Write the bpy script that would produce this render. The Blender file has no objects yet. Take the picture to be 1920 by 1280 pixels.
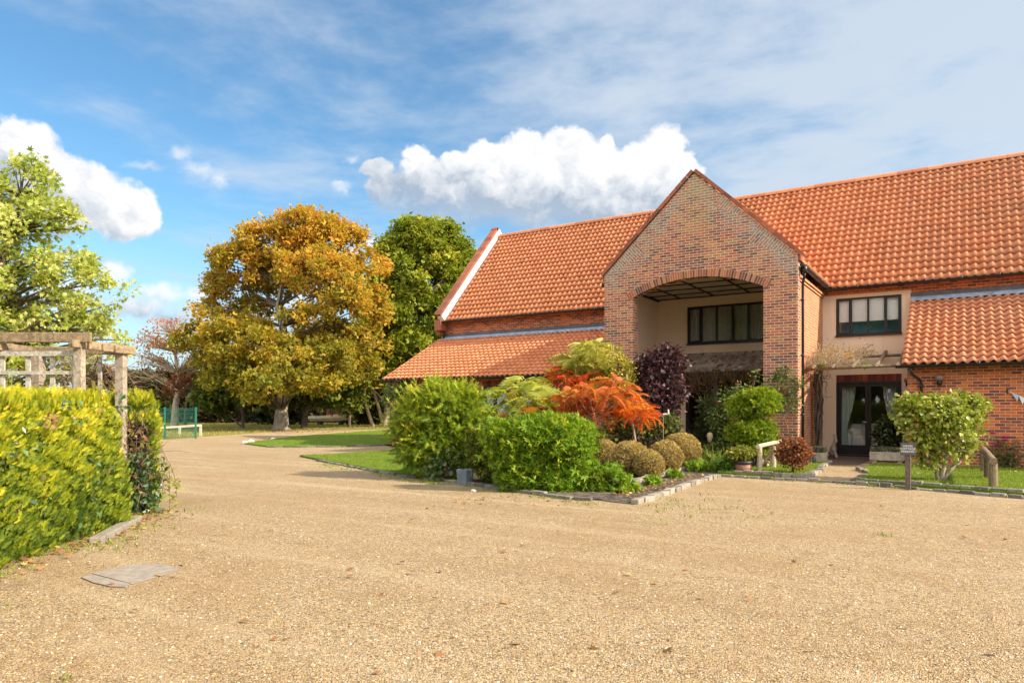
import bpy, math, random
import numpy as np
from mathutils import Vector, Matrix

rng = np.random.default_rng(7)
random.seed(7)
SC = bpy.context.scene
COL = SC.collection

# ------------------------------------------------------------------ camera, light, exposure
TH = math.radians(32.5)
CT, ST = math.cos(TH), math.sin(TH)
F, U0, V0, H = 1340.0, 960.0, 768.0, 1.46
cam = bpy.data.objects.new('camera', bpy.data.cameras.new('camera'))
COL.objects.link(cam)
cam.location = (0, 0, H)
cam.rotation_euler = (math.radians(90), 0, TH)
cam.data.sensor_width = 36.0
cam.data.lens = F / 1920 * 36
cam.data.shift_y = (V0 - 640) / 1920
cam.data.clip_start = 0.05
cam.data.clip_end = 3000
SC.camera = cam

SUN = Vector((1.53, 0.27, 1.0)).normalized()
sl = bpy.data.lights.new('sun', 'SUN')
sl.energy = 3.6
sl.angle = math.radians(0.53)
sl.color = (1.0, 0.88, 0.71)
sun = bpy.data.objects.new('sun', sl)
COL.objects.link(sun)
sun.rotation_euler = SUN.to_track_quat('Z', 'Y').to_euler()
SC.view_settings.view_transform = 'Standard'
SC.view_settings.look = 'None'
SC.view_settings.gamma = 1
SC.view_settings.exposure = 1.14
SKY_STRENGTH = 0.075

# ------------------------------------------------------------------ node helpers
def link(nt, a, b):
    nt.links.new(a, b)

def nd(nt, typ, **kw):
    n = nt.nodes.new('ShaderNode' + typ)
    for k, v in kw.items():
        setattr(n, k, v)
    return n

def put(nt, sock, v):
    if isinstance(v, bpy.types.NodeSocket):
        nt.links.new(v, sock)
    else:
        sock.default_value = v

def ma(nt, op, a, b=0.0, c=None, clamp=False):
    n = nd(nt, 'Math', operation=op, use_clamp=clamp)
    put(nt, n.inputs[0], a)
    put(nt, n.inputs[1], b)
    if c is not None:
        put(nt, n.inputs[2], c)
    return n.outputs[0]

def vm(nt, op, a, b=None, c=None):
    n = nd(nt, 'VectorMath', operation=op)
    put(nt, n.inputs[0], a)
    if b is not None:
        put(nt, n.inputs[1], b)
    if c is not None:
        put(nt, n.inputs[2], c)
    return n.outputs['Value'] if op in ('LENGTH', 'DOT_PRODUCT', 'DISTANCE') else n.outputs['Vector']

def sstep(nt, v, lo, hi):
    n = nd(nt, 'MapRange', interpolation_type='SMOOTHSTEP')
    put(nt, n.inputs['Value'], v)
    put(nt, n.inputs['From Min'], lo)
    put(nt, n.inputs['From Max'], hi)
    return n.outputs['Result']

def mix(nt, f, a, b, mode='MIX'):
    n = nd(nt, 'Mix', data_type='RGBA', blend_type=mode)
    put(nt, n.inputs['Factor'], f)
    for s, v in ((n.inputs['A'], a), (n.inputs['B'], b)):
        pass
    ins = [i for i in n.inputs if i.type == 'RGBA']
    for s, v in zip(ins, (a, b)):
        if isinstance(v, tuple) and len(v) == 3:
            v = v + (1,)
        put(nt, s, v)
    return [o for o in n.outputs if o.type == 'RGBA'][0]

def noise(nt, vec, scale, detail=4, rough=0.55, dist=0.0):
    n = nd(nt, 'TexNoise')
    if vec is not None:
        link(nt, vec, n.inputs['Vector'])
    n.inputs['Scale'].default_value = scale
    n.inputs['Detail'].default_value = detail
    n.inputs['Roughness'].default_value = rough
    n.inputs['Distortion'].default_value = dist
    return n

def ramp(nt, fac, stops, interp='LINEAR'):
    n = nd(nt, 'ValToRGB')
    cr = n.color_ramp
    cr.interpolation = interp
    while len(cr.elements) < len(stops):
        cr.elements.new(0.5)
    for e, (p, c) in zip(cr.elements, stops):
        e.position = p
        e.color = tuple(c) + (1,)
    put(nt, n.inputs['Fac'], fac)
    return n.outputs['Color']

def newmat(name):
    m = bpy.data.materials.new(name)
    m.use_nodes = True
    return m, m.node_tree, m.node_tree.nodes['Principled BSDF']

MATS = {}
def flat(name, col, rough=0.6, var=0.12, scale=9.0, bump=0.0, metal=0.0, spec=0.4, bscale=60.0):
    """plain surface whose colour wanders a little with noise"""
    if name in MATS:
        return MATS[name]
    m, nt, b = newmat(name)
    tc = nd(nt, 'TexCoord')
    n = noise(nt, tc.outputs['Object'], scale, 5, 0.6)
    lo = tuple(c * (1 - var) for c in col)
    hi = tuple(min(1, c * (1 + var)) for c in col)
    link(nt, ramp(nt, n.outputs['Fac'], [(0.3, lo), (0.7, hi)]), b.inputs['Base Color'])
    b.inputs['Roughness'].default_value = rough
    b.inputs['Metallic'].default_value = metal
    b.inputs['Specular IOR Level'].default_value = spec
    if bump:
        n2 = noise(nt, tc.outputs['Object'], bscale, 4, 0.6)
        bp = nd(nt, 'Bump')
        bp.inputs['Strength'].default_value = bump
        bp.inputs['Distance'].default_value = 0.01
        link(nt, n2.outputs['Fac'], bp.inputs['Height'])
        link(nt, bp.outputs['Normal'], b.inputs['Normal'])
    MATS[name] = m
    return m

def leafmat(name, stops, trans=0.35, rough=0.55, spec=0.25, tint=1.25):
    """leaf colour from a per-leaf random attribute; light passes through"""
    if name in MATS:
        return MATS[name]
    m, nt, b = newmat(name)
    at = nd(nt, 'Attribute', attribute_name='rnd')
    col = ramp(nt, at.outputs['Fac'], stops)
    link(nt, col, b.inputs['Base Color'])
    b.inputs['Roughness'].default_value = rough
    b.inputs['Specular IOR Level'].default_value = spec
    tr = nd(nt, 'BsdfTranslucent')
    link(nt, mix(nt, 1.0, col, (tint, tint, tint * 0.6), 'MULTIPLY'), tr.inputs['Color'])
    mx = nd(nt, 'MixShader')
    mx.inputs[0].default_value = trans
    link(nt, b.outputs[0], mx.inputs[1])
    link(nt, tr.outputs[0], mx.inputs[2])
    link(nt, mx.outputs[0], nt.nodes['Material Output'].inputs['Surface'])
    MATS[name] = m
    return m

# ------------------------------------------------------------------ sky
def build_world():
    w = bpy.data.worlds.new('World')
    SC.world = w
    w.use_nodes = True
    nt = w.node_tree
    bg = nt.nodes['Background']
    sky = nd(nt, 'TexSky', sky_type='NISHITA')
    sky.sun_disc = False
    sky.sun_elevation = math.asin(SUN.z)
    sky.sun_rotation = math.atan2(SUN.x, SUN.y)
    sky.altitude = 0
    sky.air_density = 1.0
    sky.dust_density = 0.6
    sky.ozone_density = 2.0
    tc = nd(nt, 'TexCoord')
    d = tc.outputs['Generated']
    sp0 = nd(nt, 'SeparateXYZ'); link(nt, d, sp0.inputs[0])
    vr = nd(nt, 'VectorRotate', rotation_type='Z_AXIS')
    link(nt, d, vr.inputs['Vector'])
    vr.inputs['Angle'].default_value = -TH
    sp = nd(nt, 'SeparateXYZ'); link(nt, vr.outputs[0], sp.inputs[0])
    az = ma(nt, 'ARCTAN2', sp.outputs['X'], sp.outputs['Y'])
    hh = ma(nt, 'SQRT', ma(nt, 'ADD', ma(nt, 'MULTIPLY', sp.outputs['X'], sp.outputs['X']), ma(nt, 'MULTIPLY', sp.outputs['Y'], sp.outputs['Y'])))
    te = ma(nt, 'DIVIDE', sp.outputs['Z'], ma(nt, 'MAXIMUM', hh, 0.001))
    cb = nd(nt, 'CombineXYZ'); link(nt, az, cb.inputs[0]); link(nt, te, cb.inputs[1])
    P = cb.outputs[0]
    def disp(P, s, amp, det):
        n = noise(nt, P, s, det, 0.6)
        return vm(nt, 'MULTIPLY', vm(nt, 'SUBTRACT', n.outputs['Color'], (0.5, 0.5, 0.5)), (amp, amp, 0))
    Pd = vm(nt, 'ADD', vm(nt, 'ADD', P, disp(P, 16, 0.045, 3)), disp(P, 60, 0.020, 7))
    def angles(u, v):
        a = math.atan((u - U0) / F)
        return a, (V0 - v) / F * math.cos(a)
    def field(blobs):
        out = None
        for (u, v, ru, rv) in blobs:
            a, t = angles(u, v)
            rx, ry = ru / F * 0.92, rv / F * 0.96
            q = vm(nt, 'MULTIPLY_ADD', Pd, (1 / rx, 1 / ry, 0), (-a / rx, -t / ry, 0))
            L = vm(nt, 'LENGTH', q)
            out = L if out is None else ma(nt, 'SMOOTH_MIN', out, L, 0.22)
        return ma(nt, 'SUBTRACT', 1.0, out)
    skycol = sky.outputs['Color']
    hs = nd(nt, 'HueSaturation')
    hs.inputs['Saturation'].default_value = 1.12
    link(nt, skycol, hs.inputs['Color'])
    skycol = mix(nt, 1.0, hs.outputs['Color'], (0.99, 1.235, 1.22), 'MULTIPLY')
    # thin high veil, denser to the right
    zc = ma(nt, 'MAXIMUM', sp0.outputs['Z'], 0.04)
    cl = nd(nt, 'CombineXYZ')
    link(nt, ma(nt, 'DIVIDE', sp0.outputs['X'], zc), cl.inputs[0])
    link(nt, ma(nt, 'DIVIDE', sp0.outputs['Y'], zc), cl.inputs[1])
    n1 = noise(nt, cl.outputs[0], 1.7, 9, 0.60, 0.15)
    n2 = noise(nt, cl.outputs[0], 0.42, 4, 0.5, 0.2)
    cov = ma(nt, 'ADD', ma(nt, 'MULTIPLY', n1.outputs['Fac'], 0.85), ma(nt, 'MULTIPLY', n2.outputs['Fac'], 0.35))
    cov = ma(nt, 'ADD', cov, ma(nt, 'MULTIPLY', ma(nt, 'MINIMUM', ma(nt, 'MAXIMUM', az, -0.7), 0.7), 0.36))
    veil = ma(nt, 'MULTIPLY', sstep(nt, cov, 0.42, 0.80), 0.86)
    W1 = 5.7
    veilcol = (0.74 * W1, 0.83 * W1, 0.94 * W1)
    col = mix(nt, veil, skycol, veilcol)
    hz_ = ma(nt, 'MULTIPLY', sstep(nt, te, 0.26, 0.02), 0.62)
    col = mix(nt, hz_, col, (0.63 * W1, 0.73 * W1, 0.86 * W1))
    bumpn = noise(nt, Pd, 22, 6, 0.6)
    bump2 = noise(nt, vm(nt, 'ADD', Pd, (0.012, 0.016, 0)), 22, 6, 0.6)
    relief = ma(nt, 'MULTIPLY', ma(nt, 'SUBTRACT', bumpn.outputs['Fac'], bump2.outputs['Fac']), 1.3)
    front = ma(nt, 'GREATER_THAN', sp.outputs['Y'], 0.0)
    white, grey = (1.12 * W1, 1.12 * W1, 1.13 * W1), (0.46 * W1, 0.56 * W1, 0.69 * W1)
    def layer(col, blobs, p_hi, p_lo, soft=0.10, alpha=1.0):
        fl = field(blobs)
        (u1, v1), (u2, v2) = p_lo, p_hi
        a1, t1 = angles(u1, v1); a2, t2 = angles(u2, v2)
        dx, dy = a2 - a1, t2 - t1
        q = dx * dx + dy * dy
        g = ma(nt, 'ADD', ma(nt, 'MULTIPLY', az, dx / q), ma(nt, 'MULTIPLY_ADD', te, dy / q, -(a1 * dx + t1 * dy) / q))
        gn = ma(nt, 'ADD', g, ma(nt, 'MULTIPLY_ADD', bumpn.outputs['Fac'], 0.7, -0.35))
        al = ma(nt, 'MULTIPLY', sstep(nt, fl, 0.0, soft), sstep(nt, gn, -0.30, 0.45))
        al = ma(nt, 'MULTIPLY', ma(nt, 'MULTIPLY', al, alpha), front)
        sh = ma(nt, 'ADD', sstep(nt, gn, 0.15, 1.0), relief, clamp=True)
        c = mix(nt, sh, grey, white)
        return mix(nt, al, col, c)
    low = [(215, 500, 34, 22), (190, 515, 50, 24), (300, 548, 60, 26), (255, 575, 85, 28), (375, 558, 42, 32), (340, 605, 90, 26),
           (690, 458, 30, 24), (650, 480, 40, 28), (530, 600, 130, 40), (560, 570, 60, 30), (120, 560, 90, 40)]
    col = layer(col, low, (300, 520), (300, 690), 0.8, 0.85)
    small = [(342, 292, 26, 20), (372, 322, 42, 22), (410, 338, 24, 26), (655, 297, 28, 11), (640, 360, 26, 12), (265, 306, 44, 13)]
    col = layer(col, small, (370, 300), (370, 420), 1.1, 0.62)
    left = [(-40, 285, 95, 68), (40, 268, 66, 50), (95, 290, 34, 28), (60, 325, 90, 58), (148, 335, 62, 44), (192, 352, 52, 46), (236, 386, 52, 50),
            (262, 408, 38, 34), (170, 385, 90, 50), (60, 390, 110, 60), (215, 418, 60, 30), (-90, 360, 120, 90)]
    col = layer(col, left, (200, 345), (90, 470), 0.30, 1.0)
    main = [(712, 322, 36, 32), (728, 362, 48, 38), (785, 312, 42, 44), (800, 352, 74, 52), (850, 322, 54, 40), (905, 294, 42, 40), (945, 302, 48, 52),
            (988, 288, 48, 46), (1062, 284, 58, 58), (1010, 322, 95, 58), (1104, 312, 52, 58), (1140, 278, 22, 34), (1178, 312, 58, 52), (1242, 290, 58, 60),
            (1284, 316, 40, 42), (1150, 362, 140, 66), (960, 372, 180, 64), (1255, 365, 72, 58), (840, 402, 120, 40), (1080, 412, 210, 46)]
    col = layer(col, main, (1000, 292), (985, 432), 0.28, 1.0)
    # added unseen fill light behind the camera, patterned as broken cloud, lifts shaded fronts
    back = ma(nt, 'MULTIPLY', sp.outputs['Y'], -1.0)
    back_fill = ma(nt, 'MULTIPLY', sstep(nt, back, -0.12, 0.35), sstep(nt, n1.outputs['Fac'], 0.25, 0.55))
    back_fill = ma(nt, 'MULTIPLY', back_fill, ma(nt, 'GREATER_THAN', sp0.outputs['Z'], -0.02))
    col = mix(nt, back_fill, col, (15.5, 15.0, 14.5))
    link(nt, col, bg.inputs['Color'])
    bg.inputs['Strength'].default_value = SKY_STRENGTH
    w.cycles.sampling_method = 'MANUAL'
    w.cycles.sample_map_resolution = 512
build_world()

# ------------------------------------------------------------------ photograph pixel -> world
def W(cx, cz, z=0.0):
    return Vector((cx * CT - cz * ST, cx * ST + cz * CT, z))

def G(u, v, z=0.0):
    cz = (H - z) * F / (v - V0)
    return W((u - U0) / F * cz, cz, z)

def at(u, v, cz):
    return W((u - U0) / F * cz, cz, H + (V0 - v) / F * cz)

def onY(u, Y):
    r = (u - U0) / F
    t = Y / (r * ST + CT)
    return (r * CT - ST) * t, t          # X, depth

# ------------------------------------------------------------------ object helpers
def tag(o, label, cat, group=None, kind=None):
    if label: o['label'] = label
    if cat: o['category'] = cat
    if group: o['group'] = group
    if kind: o['kind'] = kind
    return o

def thing(name, label, cat, loc, group=None):
    o = bpy.data.objects.new(name, None)
    o.empty_display_size = 0.2
    COL.objects.link(o)
    o.location = loc
    return tag(o, label, cat, group)

def root_loc(o):
    v = Vector((0, 0, 0))
    while o is not None:
        v += o.location
        o = o.parent
    return v

def link_mesh(name, me, mat, parent=None, smooth=False):
    if mat is not None:
        for m in (mat if isinstance(mat, (list, tuple)) else [mat]):
            me.materials.append(m)
    o = bpy.data.objects.new(name, me)
    COL.objects.link(o)
    if parent is not None:
        o.parent = parent
    if smooth:
        me.polygons.foreach_set('use_smooth', [True] * len(me.polygons))
    return o

def npmesh(name, V, Fc, mat, parent=None, rnd=None, smooth=False, matidx=None):
    """V (n,3) world coordinates, Fc (m,k) faces all the same size"""
    V = np.asarray(V, dtype=np.float64).copy()
    if parent is not None:
        V -= np.array(root_loc(parent))
    Fc = np.asarray(Fc, dtype=np.int32)
    me = bpy.data.meshes.new(name)
    m, k = Fc.shape
    me.vertices.add(len(V))
    me.vertices.foreach_set('co', V.astype(np.float32).ravel())
    me.loops.add(m * k)
    me.loops.foreach_set('vertex_index', Fc.ravel())
    me.polygons.add(m)
    me.polygons.foreach_set('loop_start', np.arange(0, m * k, k, dtype=np.int32))
    if smooth:
        me.polygons.foreach_set('use_smooth', np.ones(m, dtype=bool))
    if matidx is not None:
        me.polygons.foreach_set('material_index', np.asarray(matidx, dtype=np.int32))
    me.update(calc_edges=True)
    if rnd is not None:
        a = me.attributes.new('rnd', 'FLOAT', 'POINT')
        a.data.foreach_set('value', np.asarray(rnd, dtype=np.float32))
    return link_mesh(name, me, mat, parent)

class MB:
    """collects boxes, tubes, lathes and polygons into one mesh (world coordinates)"""
    def __init__(s):
        s.v, s.f, s.r, s.cur = [], [], [], 0.5
    def add(s, vs, fs):
        n = len(s.v)
        s.v += [tuple(p) for p in vs]
        s.f += [tuple(i + n for i in f) for f in fs]
        s.r += [s.cur] * len(vs)
        return s
    def box(s, x0, y0, z0, x1, y1, z1):
        x0, x1 = min(x0, x1), max(x0, x1); y0, y1 = min(y0, y1), max(y0, y1); z0, z1 = min(z0, z1), max(z0, z1)
        return s.add([(x0, y0, z0), (x1, y0, z0), (x1, y1, z0), (x0, y1, z0), (x0, y0, z1), (x1, y0, z1), (x1, y1, z1), (x0, y1, z1)],
                     [(0, 3, 2, 1), (4, 5, 6, 7), (0, 1, 5, 4), (1, 2, 6, 5), (2, 3, 7, 6), (3, 0, 4, 7)])
    def obox(s, c, ax, ay, az):
        """centre and three half-axis vectors"""
        c, ax, ay, az = map(Vector, (c, ax, ay, az))
        if ax.cross(ay).dot(az) < 0:
            ax = -ax
        P = [c + ax * i + ay * j + az * k for k in (-1, 1) for (i, j) in ((-1, -1), (1, -1), (1, 1), (-1, 1))]
        return s.add(P, [(0, 3, 2, 1), (4, 5, 6, 7), (0, 1, 5, 4), (1, 2, 6, 5), (2, 3, 7, 6), (3, 0, 4, 7)])
    def beam(s, a, b, w, h, up=(0, 0, 1)):
        a, b = Vector(a), Vector(b)
        d = (b - a)
        L = d.length
        d.normalize()
        upv = Vector(up)
        if abs(d.dot(upv)) > 0.98:
            upv = Vector((CT, ST, 0))
        x = d.cross(upv).normalized()
        z = x.cross(d).normalized()
        return s.obox((a + b) / 2, x * w / 2, d * L / 2, z * h / 2)
    def tube(s, pts, rad, n=8, cap=True):
        pts = [Vector(p) for p in pts]
        if not isinstance(rad, (list, tuple)):
            rad = [rad] * len(pts)
        vs, fs = [], []
        ref = None
        for i, p in enumerate(pts):
            d = (pts[min(i + 1, len(pts) - 1)] - pts[max(i - 1, 0)]).normalized()
            if ref is None:
                ref = Vector((0, 0, 1)) if abs(d.z) < 0.9 else Vector((1, 0, 0))
            x = d.cross(ref).normalized()
            y = x.cross(d).normalized()
            ref = y
            for k in range(n):
                a = 2 * math.pi * k / n
                vs.append(p + (x * math.cos(a) + y * math.sin(a)) * rad[i])
        for i in range(len(pts) - 1):
            for k in range(n):
                k2 = (k + 1) % n
                fs.append((i * n + k, i * n + k2, (i + 1) * n + k2, (i + 1) * n + k))
        if cap:
            fs.append(tuple(reversed(range(n))))
            fs.append(tuple(range((len(pts) - 1) * n, len(pts) * n)))
        return s.add(vs, fs)
    def lathe(s, prof, c, n=20):
        """profile [(r, z)] turned about the vertical through c"""
        vs, fs = [], []
        for (r, z) in prof:
            for k in range(n):
                a = 2 * math.pi * k / n
                vs.append((c[0] + r * math.cos(a), c[1] + r * math.sin(a), c[2] + z))
        for i in range(len(prof) - 1):
            for k in range(n):
                k2 = (k + 1) % n
                fs.append((i * n + k, i * n + k2, (i + 1) * n + k2, (i + 1) * n + k))
        fs.append(tuple(reversed(range(n))))
        fs.append(tuple(range((len(prof) - 1) * n, len(prof) * n)))
        return s.add(vs, fs)
    def poly(s, pts, thick=None):
        """flat polygon; with thick (a vector) a prism"""
        pts = [Vector(p) for p in pts]
        n = len(pts)
        if thick is None:
            return s.add(pts, [tuple(range(n))])
        t = Vector(thick)
        return s.add(pts + [p + t for p in pts], [tuple(reversed(range(n))), tuple(range(n, 2 * n))] +
                     [(i, (i + 1) % n, n + (i + 1) % n, n + i) for i in range(n)])
    def build(s, name, mat, parent=None, smooth=False, bevel=0.0):
        me = bpy.data.meshes.new(name)
        off = root_loc(parent) if parent is not None else Vector((0, 0, 0))
        me.from_pydata([(p[0] - off.x, p[1] - off.y, p[2] - off.z) for p in s.v], [], s.f)
        me.update()
        a = me.attributes.new('rnd', 'FLOAT', 'POINT')
        a.data.foreach_set('value', np.array(s.r, dtype=np.float32))
        o = link_mesh(name, me, mat, parent, smooth)
        if bevel:
            b = o.modifiers.new('bevel', 'BEVEL')
            b.width = bevel
            b.segments = 2
            b.limit_method = 'ANGLE'
        return o

def solo(mb, name, mat, label, cat, base, group=None, **kw):
    """a thing that is one mesh, its origin at its base"""
    e = bpy.data.objects.new('tmp', None)
    e.location = base
    o = mb.build(name, mat, e, **kw)
    o.parent = None
    o.location = base
    bpy.data.objects.remove(e)
    return tag(o, label, cat, group)

def frames(d, n):
    d = d / np.maximum(np.linalg.norm(d, axis=1, keepdims=True), 1e-9)
    n = n - (n * d).sum(1, keepdims=True) * d
    n = n / np.maximum(np.linalg.norm(n, axis=1, keepdims=True), 1e-9)
    x = np.cross(d, n)
    return np.stack([x, d, n], axis=2)

def bake(name, T, P, R, S, mat, parent, rnd):
    tv, tf = T
    k = len(tv)
    n = len(P)
    V = np.einsum('nij,kj->nki', R, tv) * (S[:, None, None] if S.ndim == 1 else S[:, None, :]) + P[:, None, :]
    Fc = (tf[None, :, :] + (np.arange(n) * k)[:, None, None]).reshape(-1, tf.shape[1])
    return npmesh(name, V.reshape(-1, 3), Fc, mat, parent, np.repeat(rnd, k))

def unit(n):
    v = rng.normal(size=(n, 3))
    return v / np.linalg.norm(v, axis=1, keepdims=True)

# leaf templates: y is the direction of growth, z the upper side
def T_leaf(w=0.5, f=0.08):
    return (np.array([(0, 0, 0), (w / 2, .42, f), (0, 1, 0), (-w / 2, .42, f)], float), np.array([(0, 1, 2), (0, 2, 3)]))

def join_T(parts):
    vs, fs, n = [], [], 0
    for v, f in parts:
        vs.append(v); fs.append(f + n); n += len(v)
    return np.concatenate(vs), np.concatenate(fs)

def T_cluster(m=4, w=0.55, spread=0.9, seed=1):
    r = np.random.default_rng(seed)
    parts = []
    for i in range(m):
        v, f = T_leaf(w)
        a = (i / m - 0.5) * 2 * spread + r.normal() * 0.2
        t = r.normal() * 0.45
        v = v * r.uniform(0.6, 1.0)
        ca, sa = math.cos(a), math.sin(a)
        v = v @ np.array([(ca, sa, 0), (-sa, ca, 0), (0, 0, 1)])
        ca, sa = math.cos(t), math.sin(t)
        v = v @ np.array([(1, 0, 0), (0, ca, sa), (0, -sa, ca)])
        parts.append((v, f))
    return join_T(parts)

def T_maple():
    """five-pointed leaf"""
    ang = [-1.9, -1.45, -1.0, -.5, 0, .5, 1.0, 1.45, 1.9]
    rad = [.35, .6, .32, .85, .42, .85, .32, .6, .35]
    ang = [-2.2, -1.5, -1.1, -.65, -.35, 0, .35, .65, 1.1, 1.5, 2.2]
    rad = [.25, .55, .3, .8, .42, 1.0, .42, .8, .3, .55, .25]
    v = [(0, 0, 0)] + [(r * math.sin(a), r * math.cos(a) + .12, .05 * r * abs(math.sin(a))) for a, r in zip(ang, rad)]
    f = [(0, i + 1, i) for i in range(1, len(ang))]
    return np.array(v, float) * .75, np.array(f)

def T_spray(pairs=5, w=.075, seed=3, sub=.42):
    """flat feathery conifer spray"""
    r = np.random.default_rng(seed)
    vs, fs = [], []
    def spike(a, b, wd):
        a, b = np.array(a), np.array(b)
        d = b - a
        p = np.array((-d[1], d[0], 0)); p = p / (np.linalg.norm(p) + 1e-9) * wd
        n = len(vs)
        vs.extend([a - p, a + p, b]); fs.append((n, n + 1, n + 2))
    spike((0, 0, 0), (0, 1, -.12), w)
    for i in range(pairs):
        t = .12 + .72 * i / pairs
        for s in (-1, 1):
            L = sub * (1 - t * .55) * r.uniform(.75, 1.15)
            spike((0, t, -.1 * t), (s * L * .75, t + L * .7, -.1 * t + r.normal() * .05), w * .8)
    return np.array(vs, float), np.array(fs)

def T_frond(pairs=9, droop=.35, lw=.085, ll=.30, seed=5):
    """pinnate leaf: arching rib with paired hanging leaflets"""
    r = np.random.default_rng(seed)
    parts = []
    rib = lambda t: np.array((0, t * (1 - .18 * t), .16 * t - droop * t * t * 1.6))
    pts = [rib(t) for t in np.linspace(0, 1, 6)]
    v, f = [], []
    for i, p in enumerate(pts):
        v += [p + (-.008, 0, 0), p + (.008, 0, 0)]
    for i in range(5):
        f += [(2 * i, 2 * i + 1, 2 * i + 3), (2 * i, 2 * i + 3, 2 * i + 2)]
    parts.append((np.array(v), np.array(f)))
    for i in range(pairs):
        t = .2 + .8 * i / (pairs - 1)
        L = ll * (1 - .45 * abs(2 * (t - .5)) ** 2) * r.uniform(.85, 1.1)
        for s in (-1, 1):
            a = rib(t)
            d = np.array((s * .82, .35, -.38 + r.normal() * .12)); d /= np.linalg.norm(d)
            wv = np.array((0, 1, 0)) * lw * .5
            parts.append((np.array([a, a + d * L * .4 + wv, a + d * L, a + d * L * .4 - wv]), np.array([(0, 1, 2), (0, 2, 3)])))
    return join_T(parts)

def T_blade(w=.06, bend=.35):
    return (np.array([(-w / 2, 0, 0), (w / 2, 0, 0), (w * .35, .55, bend * .25), (-w * .35, .55, bend * .25), (0, 1, bend)], float),
            np.array([(0, 1, 2), (0, 2, 3), (3, 2, 4)]))
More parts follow.
